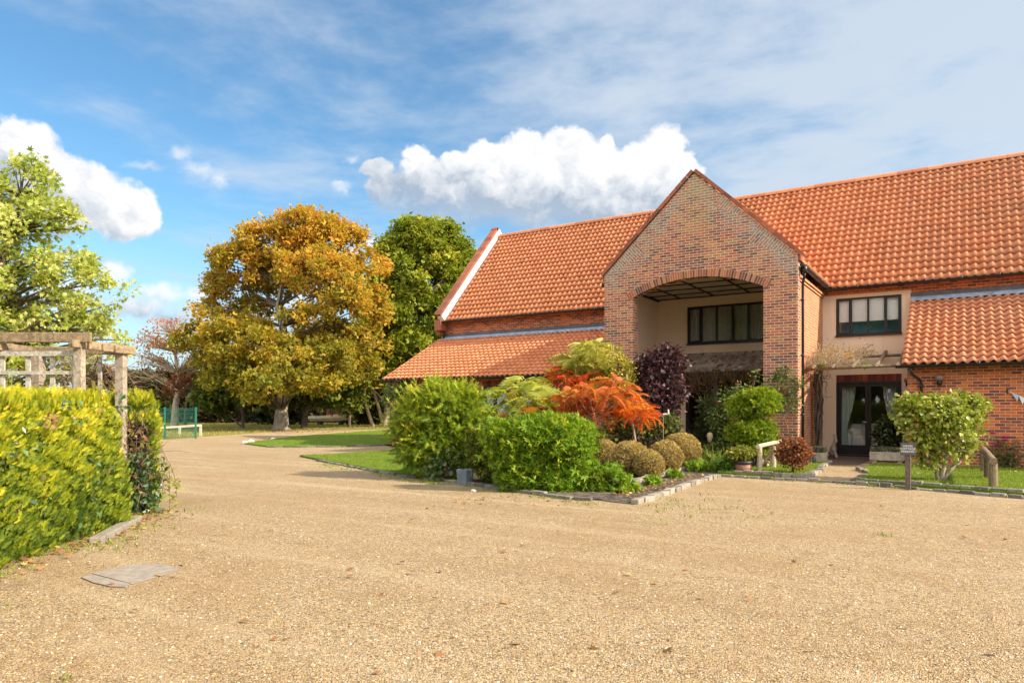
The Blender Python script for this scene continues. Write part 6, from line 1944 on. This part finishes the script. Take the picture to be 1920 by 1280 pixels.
# bird table
p = upto(1244, 17.6)
bt = thing('bird_feeder', 'small white bird table with a blue dish beneath the purple shrub', 'bird feeder', p)
def rel(u, v, cz=17.6): return at(u, v, cz)
mb = MB(); mb.tube([p, rel(1243.5, 777)], .007, 8); mb.build('pole', flat('dull_pole', (.30, .28, .22), .6, .1), bt)
mb = MB(); a = rel(1243, 776); c = rel(1252.5, 775.5); mb.beam(a, c, .09, .03); mb.build('tray', flat('white_paint', (.66, .64, .56), .5, .06), bt)
mb = MB(); c0 = rel(1253, 771); mb.obox(c0, Vector((.006, .01, 0)), Vector((-.03, .05, 0)), Vector((0, 0, .05))); mb.build('panel', MATS['white_paint'], bt)
mb = MB(); c0 = rel(1237.5, 777); mb.lathe([(.03, -.03), (.05, .0), (.055, .03), (.045, .03), (.04, .005)], c0, 14); mb.tube([rel(1237.5, 779), rel(1240, 781), rel(1243.5, 783)], .008, 6)
mb.build('dish', flat('blue_glaze', (.02, .07, .30), .3, .15), bt, smooth=True)

# creeper hanging from the porch roof
cz = 21.8
cr2 = thing('hanging_creeper', 'brown creeper hanging in a fringe from the shingled porch roof', 'climber', upto(1345, cz))
mb = MB(); tips = []
def porchpt(u, v, y): 
    X, dpt = onY(u, y); return Vector((X, y, H + (V0 - v) / F * dpt))
for i in range(230):
    u = rng.uniform(1290, 1425); y = rng.uniform(22.75, 22.97)
    p = porchpt(u, rng.uniform(688, 704), y); pts = [p]; L = rng.uniform(.08, .5) * (1.7 if abs(u - 1318) < 24 else 1)
    for k in range(4):
        pts.append(pts[-1] + Vector((rng.normal() * .05, rng.normal() * .03, -L / 4 + rng.normal() * .03)))
    mb.tube(pts, [.006, .005, .004, .003, .002], 3, cap=False); tips += pts[1:]
for i in range(46):
    u = rng.uniform(1345, 1425); t = rng.random()
    p = porchpt(u, 700, 22.95) + Vector((0, t * .7, t * .48 + .08)); pts = [p]; dd = Vector(rng.normal(size=3)); dd.z = abs(dd.z) * .4
    for k in range(3):
        dd = (dd + Vector(rng.normal(size=3) * .6)).normalized(); pts.append(pts[-1] + dd * .1)
    mb.tube(pts, [.005, .004, .003, .002], 3, cap=False); tips += pts[1:]
mb.build('stems', TWIG, cr2)
mb = MB()
for i in range(9):
    a = porchpt(1343 + rng.normal() * 3, 850, 22.9); a.z = 0
    pts = [a + Vector((rng.normal() * .05, rng.normal() * .05, h_)) for h_ in np.linspace(0, 2.75, 9)]
    mb.tube(pts, .022, 6, cap=False)
mb.build('trunk', BARK_D, cr2)
tips = np.array([tuple(t) for t in tips]); leaves('leaves', tips[rng.random(len(tips)) < .5], unit(int(1e5))[:len(tips)][:0].reshape(0, 3) if False else np.repeat(np.array([(0, -1.0, -.4)]), int((np.ones(len(tips)) > 0).sum()), 0)[:0] if False else np.zeros((0, 3)), 0, .1, .06, TL, L_DEAD, cr2) if False else None
sel = tips[rng.random(len(tips)) < .55]
leaves('leaves', sel, np.repeat(np.array([(0, -1.0, -.4)]), len(sel), 0), 3, .08, .065, TL, leafmat('creeper_leaf', [(0, (.09, .05, .02)), (.5, (.22, .13, .04)), (.85, (.32, .20, .05)), (1, (.12, .16, .03))], .3), cr2)

# pole pergola over the french door with its vine
wp = thing('pole_pergola', 'rustic round pole pergola sloping over the french door', 'pergola', (-2.6, 22.9, 2.62))
mb = MB(); mb.tube([(-3.86, 21.5, 2.60), (-2.6, 21.5, 2.625), (-1.38, 21.45, 2.64)], .047, 10); mb.build('pole', M_MOSSLOG, wp, smooth=True)
mb = MB(); mb.tube([(-3.86, 24.3, 3.08), (-2.6, 24.3, 3.09), (-1.35, 24.3, 3.10)], .045, 10); mb.build('pole', M_MOSSLOG, wp, smooth=True)
for x in (-3.62, -3.12, -2.62, -2.05, -1.55):
    mb = MB(); mb.tube([(x + .03, 21.2, 2.655), (x, 22.8, 2.93), (x - .05, 24.56, 3.235)], .050, 10); mb.build('rafter', M_MOSSLOG, wp, smooth=True)
    mb = MB(); mb.tube([(x + .031, 21.185, 2.652), (x + .03, 21.2, 2.655)], .049, 10); mb.build('cut_end', M_LOG, wp)
vn = thing('wall_vine', 'gnarled bare vine climbing beside the french door and over the pole pergola', 'climber', (-3.72, 23.2, 0))
mb = MB()
vb = Vector((-3.70, 22.6, 0))
for i in range(16):
    pts = []
    ph = rng.random() * 6.28
    for h_ in np.linspace(.3, 2.6, 12):
        w_ = .055 + .05 * (h_ / 2.6)
        pts.append(vb + Vector((math.cos(ph + h_ * 1.6) * w_ + rng.normal() * .018, math.sin(ph + h_ * 1.6) * w_ + rng.normal() * .018, h_ if h_ > .31 else 0)))
    mb.tube(pts, [rng.uniform(.016, .03)] * 12, 6, cap=False)
for i in range(12):
    p = vb + Vector((rng.normal() * .08, rng.normal() * .1, rng.uniform(1.5, 2.4))); pts = [p]; dd = Vector((abs(rng.normal()) * .8, rng.normal(), rng.normal() * .6))
    for k in range(7):
        dd = (dd + Vector(rng.normal(size=3) * .6)).normalized(); pts.append(pts[-1] + dd * .10)
    mb.tube(pts, [.014, .013, .011, .009, .007, .006, .004, .003], 5, cap=False)
mb.build('trunk', BARK_D, vn, smooth=True)
mb = MB(); tips = []
for i in range(420):
    x = -3.9 + rng.beta(1.2, 1.9) * 1.65
    y = rng.uniform(21.3, 23.6)
    z = 2.66 + (y - 21.3) * .19 + rng.uniform(-.02, .12)
    p = Vector((x, y, z)); pts = [p]; dd = Vector(rng.normal(size=3)); dd.z = rng.normal() * .5 + .55
    for k in range(5):
        dd = (dd + Vector(rng.normal(size=3) * .55)).normalized(); pts.append(pts[-1] + dd * rng.uniform(.05, .13))
    mb.tube(pts, [.007, .006, .005, .004, .003, .002], 4, cap=False); tips += pts[2:]
for i in range(14):
    p = Vector((rng.uniform(-3.5, -2.2), rng.uniform(21.4, 22.4), 2.85)); pts = [p]; dd = Vector((rng.normal() * .3 + .1, rng.normal() * .3, 1))
    for k in range(7):
        dd = (dd + Vector(rng.normal(size=3) * .3) + Vector((.06, 0, .1))).normalized(); pts.append(pts[-1] + dd * .09)
    mb.tube(pts, [.006, .005, .005, .004, .003, .003, .002, .002], 4, cap=False); tips += pts[3:] * 2
mb.build('twigs', TWIG_T, vn)
tips = np.array([tuple(t) for t in tips]); sel = tips[rng.random(len(tips)) < .34]
leaves('leaves', sel, unit(len(sel)), 2, .06, .055, TL, leafmat('vine_leaf', [(0, (.16, .10, .05)), (.5, (.34, .24, .13)), (.75, (.30, .30, .09)), (.9, (.12, .22, .03)), (1, (.70, .32, .04))], .3), vn)
for (c_, m_) in (((-2.33, 21.6, 2.72), L_BRT), ((-2.72, 21.5, 2.92), leafmat('orange_vine_leaf', [(0, (.45, .20, .03)), (1, (.62, .34, .06))], .3)), ((-3.45, 21.5, 2.75), L_BRT)):
    cc = np.array([c_]) + rng.normal(size=(5, 3)) * .05
    leaves('leaves', cc, unit(5), 7, .08, .075, TL, m_, vn)

# bunting, sign, flowers on the right
x0, _z = onY(1890, YF - .06)
z0 = H + (V0 - 733) / F * _z
bu = thing('bunting', 'string of small pastel triangle flags hooked to the brick wall', 'bunting', (x0, YF - .06, z0))
mb = MB(); mb.box(x0 - .03, YF - .012, z0 - .05, x0 + .01, YF - .001, z0 + .05); mb.tube([(x0 - .01, YF - .01, z0), (x0, YF - .06, z0 + .01)], .009, 6); mb.build('hook', M_BLACK, bu)
pts = [Vector((x0 + t * 1.7, YF - .06, z0 - .30 * math.sin(math.pi * t) )) for t in np.linspace(0, 1, 25)]
mb = MB(); mb.tube(pts, .006, 5); mb.build('string', flat('cream_string', (.70, .64, .54), .9, .05), bu)
fc = [(.36, .46, .58), (.62, .66, .74), (.62, .26, .34), (.66, .42, .46), (.16, .46, .42), (.70, .66, .56), (.40, .50, .62), (.58, .24, .30), (.2, .46, .44)]
for i, c_ in enumerate(fc):
    a, b = pts[1 + int(i * 2.5)], pts[3 + int(i * 2.5)]
    dp = Vector((rng.normal() * .02, -.02, -.17))
    mb = MB(); mb.poly([a, b, (a + b) / 2 + dp], (0, -.003, 0)); mb.build('flag', flat('bunting_cloth_%d' % i, c_, .9, .1, 30), bu)

p = G(1702.5, 918)
sg = thing('parking_sign', 'small slate grey parking sign on a square wooden post by the kerb', 'sign', p)
mb = MB(); mb.box(p.x - .044, p.y - .044, -.1, p.x + .044, p.y + .044, .66); mb.build('post', woodmat('dark_post', (.07, .05, .04), (.17, .125, .10)), sg, bevel=.006)
pl = MB(); pl.box(p.x - .118, p.y - .062, .635, p.x + .118, p.y - .046, .858); plate = pl.build('plate', flat('slate_plate', (.085, .085, .092), .6, .12, 8), sg, bevel=.004)
M_LET = flat('sign_lettering', (.72, .72, .68), .6, .04)
for txt, zz, sz in (('HAYES', .785, .052), ('COTTAGE', .735, .050), ('PARKING', .685, .050)):
    cu = bpy.data.curves.new('lettering', 'FONT'); cu.body = txt; cu.size = sz; cu.align_x = 'CENTER'; cu.extrude = .001; cu.offset = .0008
    tmp = bpy.data.objects.new('tmp', cu); COL.objects.link(tmp)
    bpy.context.view_layer.update()
    me = bpy.data.meshes.new_from_object(tmp.evaluated_get(bpy.context.evaluated_depsgraph_get()))
    bpy.data.objects.remove(tmp)
    me.name = 'lettering'; me.materials.clear()
    o = link_mesh('lettering', me, M_LET, plate)
    o.rotation_euler = (math.radians(90), 0, 0)
    o.location = (0, -.0645, zz)

p = G(1878, 876, .05)
an = thing('pink_flower_clump', 'tall loose clump of magenta flowers against the brick wall', 'flowers', p)
mb = MB()
cz = -p.x * ST + p.y * CT
for (u, v) in ((1845, 825), (1861, 832), (1870, 836), (1884, 826), (1896, 842), (1861, 813), (1886, 820), (1868, 838)):
    q = at(u, v, cz); mb.tube([Vector((p.x + rng.normal() * .06, p.y, .03)), (p + q) / 2 + Vector((rng.normal() * .03, 0, .05)), q], .004, 4)
    bloom(q, .085, M_MAG, an)
q = at(1857, 772, cz); mb.tube([Vector((p.x - .1, p.y, .03)), at(1861, 830, cz), q], .006, 5)
mb.build('stems', flat('flower_stem', (.30, .24, .09), .9, .2), an)
Cn = np.array([(p.x + rng.normal() * .22, p.y + rng.normal() * .1, .08 + abs(rng.normal()) * .25) for i in range(80)])
leaves('foliage', Cn, unit(80), 8, .10, .07, T_NARROW, leafmat('cosmos_leaf', [(0, (.06, .075, .02)), (.6, (.14, .14, .05)), (1, (.24, .20, .08))], .3), an)
shrub('edging_plant', 'row of small dark bedding plants with tiny flowers along the wall foot', 'plant', 17.6, 1905, [], [(1890, 872, 14, 7), (1908, 872, 14, 8), (1925, 874, 16, 8)], 70, 8, .07, .055, TL, L_ROSE, bfrac=.3)

# pots among the bushes at the front
p = G(872, 908)
mb = MB(); s0, s1, hh = .10, .125, .30
v_ = [(p.x + a * s0, p.y + b * s0, 0) for a, b in ((-1, -1), (1, -1), (1, 1), (-1, 1))] + [(p.x + a * s1, p.y + b * s1, hh) for a, b in ((-1, -1), (1, -1), (1, 1), (-1, 1))] + [(p.x + a * (s1 - .02), p.y + b * (s1 - .02), hh) for a, b in ((-1, -1), (1, -1), (1, 1), (-1, 1))] + [(p.x + a * (s1 - .02), p.y + b * (s1 - .02), hh - .05) for a, b in ((-1, -1), (1, -1), (1, 1), (-1, 1))]
mb.add(v_, [(3, 2, 1, 0)] + [(i + 4 * k, (i + 1) % 4 + 4 * k, (i + 1) % 4 + 4 * k + 4, i + 4 * k + 4) for k in range(3) for i in range(4)] + [(12, 13, 14, 15)])
solo(mb, 'plant_pot', flat('blue_grey_lead', (.15, .19, .225), .6, .25, 7), 'square tapering blue grey pot at the edge of the bed', 'pot', (p.x, p.y, 0), bevel=.008)
p = G(958, 893)
mb = MB(); mb.lathe([(.10, 0), (.15, .20), (.16, .30), (.14, .30), (.135, .22)], p, 20)
solo(mb, 'plant_pot', flat('pale_green_glaze', (.42, .50, .44), .4, .12), 'pale green glazed pot half hidden under the bushes', 'pot', p, smooth=True)

# yellow climbing rose on the far corner of the lean-to
yr = shrub('climbing_rose', 'climbing rose with yellow blooms on the far brick corner', 'climber', 27.6, 742, [(735, 800, .015), (732, 750, .012)], [(745, 730, 22, 14), (735, 742, 18, 12), (725, 765, 6, 16), (762, 722, 8, 12), (724, 728, 8, 8)], 110, 9, .14, .10, TL, L_ROSE, bfrac=.5)
for (u, v) in ((715, 723), (707, 729), (736, 727), (744, 737)): bloom(at(u, v, 27.2), .13 if u < 720 else .07, M_YEL, yr)

# ------------------------------------------------------------------ far side: fence, rail, stones, boat
M_GFENCE = flat('green_powder_coat', (.015, .15, .105), .45, .15)
fp = [W((u - 960) / F * cz_, cz_) for u, cz_ in ((367, 36.2), (309, 36.2), (251, 36.2), (193, 36.2))]
fn = thing('mesh_fence', 'green welded mesh fence panels beside the gravel drive', 'fence', fp[0])
for p in fp:
    mb = MB(); mb.beam(p + Vector((0, 0, -.02)), p + Vector((0, 0, 1.60)), .075, .075, up=tuple(W(0, 1))); mb.build('post', M_GFENCE, fn)
for a, b in zip(fp[:-1], fp[1:]):
    mb = MB(); D = (b - a).length; dv = (b - a) / D
    for i in range(1, int(D / .05)):
        q = a + dv * (i * .05); mb.beam(q + Vector((0, 0, .04)), q + Vector((0, 0, 1.55)), .0075, .0075, up=tuple(W(0, 1)))
    for z in (.05, .25, .45, .65, .85, 1.05, 1.25, 1.45, 1.54):
        mb.beam(a + dv * .04 + Vector((0, .012, z)), b - dv * .04 + Vector((0, .012, z)), .010, .012)
    mb.build('mesh_panel', M_GFENCE, fn)
M_RAILW = flat('pale_rail', (.50, .43, .33), .9, .2)
r1 = G(376, 817); r2 = G(337, 816); r3 = G(290, 820)
lr = thing('low_rail', 'low pale timber knee rail in front of the green fence', 'rail', r1)
for p, h_ in ((r1, .62), (r2, .50), (r3, .5)):
    mb = MB(); mb.beam(Vector((p.x, p.y, -.03)), Vector((p.x, p.y, h_)), .11, .11, up=tuple(W(0, 1))); mb.build('post', M_RAILW, lr)
mb = MB(); mb.beam(Vector((r1.x, r1.y, .60)) + (r1 - r3) * .02, Vector((r3.x, r3.y, .46)) + (r3 - r1) * .4, .07, .11); mb.build('rail', M_RAILW, lr)
def rock(label, u, v, s, mat, seed):
    p = G(u, v); r_ = np.random.default_rng(seed)
    mb = MB(); vs = []
    n, m_ = 9, 6
    for j in range(m_ + 1):
        ph = math.pi * (j / m_ - .5)
        for i in range(n):
            a = 6.283 * i / n; k = 1 + r_.normal() * .12
            vs.append((p.x + s * k * math.cos(ph) * math.cos(a), p.y + s * .8 * k * math.cos(ph) * math.sin(a), max(-.03, s * .55 * (.45 + k * math.sin(ph)))))
    mb.add(vs, [(j * n + i, j * n + (i + 1) % n, (j + 1) * n + (i + 1) % n, (j + 1) * n + i) for j in range(m_) for i in range(n)])
    solo(mb, 'edging_stone', mat, label, 'stone', p)
M_CHALK = flat('chalk', (.72, .68, .60), .9, .12, 12, .6)
rock('large white stone on the pointed tip of the far lawn', 471, 829.5, .18, M_CHALK, 1)
rock('low grey white stone at the very tip of the far lawn', 459, 832, .17, flat('grey_stone', (.48, .44, .38), .9, .2, 12, .6), 2)
rock('small white stone on the back edge of the far lawn', 512, 824, .13, M_CHALK, 3)
rock('white flint on the gravel in front of the bushes', 888, 921, .055, M_CHALK, 4)

# old cabin boat laid up under the trees
ZBt = 69.0
bx0, bx1 = (582 - 960) / F * ZBt, (674 - 960) / F * ZBt
b0 = W((bx0 + bx1) / 2, ZBt)
bo = thing('cabin_boat', 'old white boat with red cabin laid up on blocks under the trees', 'boat', b0)
L_ = bx1 - bx0
secs = []
for i in range(11):
    t = i / 10
    wd = .95 * math.sin(math.pi * min(1, .28 + .72 * (1 - t) * 1.0)) ** .7 if t > .4 else .95 * (.82 + .18 * t / .4)
    wd = max(.04, .95 * (1 - max(0, (t - .35) / .65) ** 2.2) * (.85 + .15 * min(1, t / .35)))
    zg = .86 + .34 * t ** 1.6; zk = .34 + .30 * max(0, (t - .55) / .45) ** 1.5
    secs.append((bx0 + L_ * t, wd, zg, zk))
vs, fs = [], []
for (cx, wd, zg, zk) in secs:
    for (a, z) in ((-1, zg), (-.92, zg * .55 + zk * .45), (-.55, zk + .06), (0, zk - .04), (.55, zk + .06), (.92, zg * .55 + zk * .45), (1, zg)):
        p = W(cx, ZBt + a * wd, z); vs.append(tuple(p))
for i in range(10):
    for k in range(6):
        fs.append((i * 7 + k, i * 7 + k + 1, (i + 1) * 7 + k + 1, (i + 1) * 7 + k))
    fs.append((i * 7 + 6, i * 7, (i + 1) * 7, (i + 1) * 7 + 6))
fs.append(tuple(range(7)))
mb = MB(); mb.add(vs, fs); mb.build('hull', flat('white_gelcoat', (.70, .62, .52), .6, .15, 2), bo)
mb = MB()
ca, cb_ = bx0 + L_ * .36, bx0 + L_ * .86
vsl = []
for (cx, z0_, z1_, w0, w1) in ((ca, .92, 1.62, .70, .60), (bx0 + L_ * .66, 1.0, 1.60, .68, .56), (cb_, 1.10, 1.26, .36, .30)):
    for (a, z) in ((-w0, z0_), (-w1, z1_), (w1, z1_), (w0, z0_)): vsl.append(tuple(W(cx, ZBt + a, z)))
mb.add(vsl, [(i * 4 + k, i * 4 + (k + 1) % 4, i * 4 + 4 + (k + 1) % 4, i * 4 + 4 + k) for i in range(2) for k in range(4)] + [(0, 1, 2, 3), (8, 9, 10, 11)])
cab = mb.build('cabin', flat('red_paint', (.34, .03, .02), .5, .2, 3), bo)
for (t0, t1) in ((.40, .54), (.60, .74)):
    mb = MB()
    q = [W(bx0 + L_ * t0, ZBt - .69, 1.14), W(bx0 + L_ * t1, ZBt - .68 + (.06 if t1 > .7 else 0), 1.18), W(bx0 + L_ * t1, ZBt - .63 + (.08 if t1 > .7 else 0), 1.44 - (.06 if t1 > .7 else 0)), W(bx0 + L_ * t0, ZBt - .64, 1.45)]
    mb.poly(q, W(0, .02)); mb.build('window', flat('cabin_glass', (.06, .075, .085), .15, .2), cab)
mb = MB(); c0 = W(bx0 + L_ * .40, ZBt, 1.68); mb.lathe([(.5, -.06), (.42, .04), (.24, .15), (.05, .19)], c0, 12); mb.build('tarpaulin', flat('teal_tarpaulin', (.015, .13, .13), .6, .2), bo)
for t in (.2, .62):
    mb = MB(); p = W(bx0 + L_ * t, ZBt, 0); mb.beam(p + W(0, -.6), p + W(0, .6), .22, .74); mb.build('block', M_DARKWOOD, bo)

# ------------------------------------------------------------------ litter and weeds on the gravel
L_FALL = leafmat('fallen_leaf', [(0, (.16, .07, .03)), (.5, (.32, .15, .06)), (.8, (.42, .22, .08)), (1, (.55, .40, .12))], .1)
def litter(n, fn, size, zr=(.008, .03)):
    uv = np.array([fn() for _ in range(n)])
    P = np.array([tuple(G(u, v)) for u, v in uv]); P[:, 2] = rng.uniform(*zr, n)
    return P
P = np.concatenate([
    litter(420, lambda: (rng.uniform(0, 300), 0), .08) if False else np.zeros((0, 3)),
    np.array([tuple(W(-4.80 + abs(rng.normal()) * .26 - .18 * (z - 4.6) / 4.5, z, rng.uniform(.008, .03))) for z in rng.uniform(4.5, 9.6, 420)]),
    np.array([tuple(W(-5.15 + rng.normal() * .3, z, rng.uniform(.008, .03))) for z in rng.uniform(9.2, 10.4, 150)]),
    litter(110, lambda: (rng.uniform(1610, 1920), rng.uniform(872, 915)), .08, (.06, .085)),
    litter(70, lambda: (rng.uniform(1400, 1520), rng.uniform(872, 895)), .08, (.06, .085)),
    litter(60, lambda: (rng.uniform(850, 1120), 938 + rng.uniform(-6, 10) - (1100 - rng.uniform(850, 1100)) * .0), .08),
    litter(240, lambda: (lambda t, w: (1160 + 165 * t + 26 * w - 13, 927 - 42 * t + 9 * w))(rng.random(), rng.random()), .08, (.012, .03)),
    litter(260, lambda: (rng.normal(545, 40), 806 + abs(rng.normal()) * 4), .08),
    litter(90, lambda: (rng.uniform(200, 1900), 950 + rng.random() ** 2 * 320), .08)])
n = len(P)
o = bake('fallen_leaves', T_maple(), P, frames(unit(n) * np.array((1, 1, .25)), np.array([(0, 0, 1.0)]) + unit(n) * .45), np.where(P[:, 1] > 30, .16, .075) * rng.uniform(.6, 1.2, n), L_FALL, None, rng.random(n))
tag(o, None, None, kind='stuff')
pw = []
for (c, s, k) in ([(W(-4.76 - .17 * (z - 4.6) / 4.5 + abs(rng.normal()) * .26, z), .12, 16) for z in rng.uniform(4.6, 9.4, 60)] + [(W(-5.1 + rng.normal() * .25, z), .12, 16) for z in rng.uniform(9.2, 10.4, 20)] +
                  [(G(u, v), .09, 10) for u, v in zip(rng.uniform(1200, 1420, 26), rng.uniform(925, 985, 26))] + [(G(rng.uniform(600, 1100), 0 + 938), .0, 0)] +
                  [(G(u, 866 + (u - 600) * .16 + rng.uniform(2, 9)), .12, 20) for u in rng.uniform(600, 850, 40)] + [(G(u, 906 + (u - 860) * .148 + rng.uniform(0, 6)), .08, 10) for u in rng.uniform(800, 1110, 40)] +
                  [(G(u, v), .06, 14) for u, v in ((112, 1276), (2, 1135), (1660, 1005), (1240, 960), (1330, 955), (1290, 968))] + [(G(u, 895 + (u - 1350) * .064 - 1), .05, 9) for u in rng.uniform(1350, 1920, 46)]):
    for j in range(k):
        pw.append((c.x + rng.normal() * s, c.y + rng.normal() * s, .0))
P = np.array(pw); n = len(P)
d = unit(n) * .9; d[:, 2] = 1
o = bake('gravel_weeds', T_blade(.22, .4), P, frames(d, unit(n)), rng.uniform(.02, .065, n), M_BLADE, None, rng.random(n))
tag(o, None, None, kind='stuff')
# coarse stones standing proud of the gravel near the camera
n = 9000
cz = 3.4 + rng.random(n) ** 1.6 * 9
cx = (rng.uniform(-60, 1980, n) - 960) / F * cz
P = np.outer(cx, np.array(W(1, 0))) + np.outer(cz, np.array(W(0, 1))); P[:, 2] = .002
ok = (cx > -4.55) & ~((np.abs(cx - (235 - 960) / F * 6.3) < .65) & (np.abs(cz - 6.3) < .42))
P = P[ok]; n = len(P)
tv = np.array([(1, 0, 0), (.2, .9, .1), (-.9, .3, 0), (-.4, -.8, .05), (.6, -.7, 0), (.1, .05, .6), (.35, .2, .5)], float); tf = np.array([(0, 1, 6), (1, 5, 6), (1, 2, 5), (2, 3, 5), (3, 4, 5), (4, 6, 5), (4, 0, 6)])
ang = rng.uniform(0, 6.28, n)
d = np.column_stack([np.cos(ang), np.sin(ang), rng.normal(0, .12, n)])
def stonemat():
    m, nt, b = newmat('gravel_stone')
    at_ = nd(nt, 'Attribute', attribute_name='rnd')
    link(nt, ramp(nt, at_.outputs['Fac'], [(0, (.30, .20, .11)), (.3, (.50, .31, .15)), (.65, (.64, .44, .23)), (.9, (.74, .58, .38)), (1, (.84, .76, .62))]), b.inputs['Base Color'])
    b.inputs['Roughness'].default_value = .7; b.inputs['Specular IOR Level'].default_value = .3
    return m
o = bake('loose_gravel', (tv, tf), P, frames(d, np.array([(0, 0, 1.0)]) + unit(n) * .2), rng.uniform(.004, .0115, n), stonemat(), None, rng.random(n))
tag(o, None, None, kind='stuff')
# trees and a hedge standing behind the photographer, mirrored in the panes
L_BACK = leafmat('back_leaf', [(0, (.03, .05, .01)), (.6, (.09, .13, .02)), (1, (.22, .24, .04))], .3)
for (x, y, s_, lab) in ((-19, -17, 1.0, 'wide green broadleaf tree across the yard mirrored in the porch window'), (-7, -19, 1.0, 'tall green broadleaf tree across the yard mirrored in the upper window'), (6, -20, .9, 'green broadleaf tree across the yard behind the parking sign')):
    t = thing('broadleaf_tree', lab, 'tree', (x, y, 0))
    tp = [(x, y, 0, .4), (x, y, 4, .34), (x + .2, y, 8, .24), (x, y + .2, 12, .1)]
    trunk_mesh('trunk', tp, BARK, t)
    C, D, _ = clumps([(x, y, 9.5 * s_, 6.4 * s_, 4.5, 5.6 * s_), (x + 3, y, 5.5, 4.6, 3.4, 3.6), (x - 3.2, y, 5.2, 4.6, 3.4, 3.6)], 240, .6)
    leaves('crown', C, D, 30, 1.3, .62, TC3, L_BACK, t)
bh = thing('clipped_hedge', 'clipped green hedge across the yard mirrored in the french door', 'hedge', (-8, -11, 0))
c = MB(); c.box(-14, -11.5, 0, -2, -10.5, 1.9); c.build('core', flat('green_core', (.05, .07, .012), .95, .4, 8), bh)
n = 1500
P = np.column_stack([rng.uniform(-14, -2, n), np.where(rng.random(n) < .8, -10.45, -11), rng.uniform(0, 1.95, n)])
leaves('foliage', P, np.repeat(np.array([(0, 1.0, .3)]), n, 0), 8, .25, .16, TC3, leafmat('yard_hedge_leaf', [(0, (.08, .12, .01)), (.6, (.22, .26, .02)), (1, (.42, .40, .04))], .3), bh)
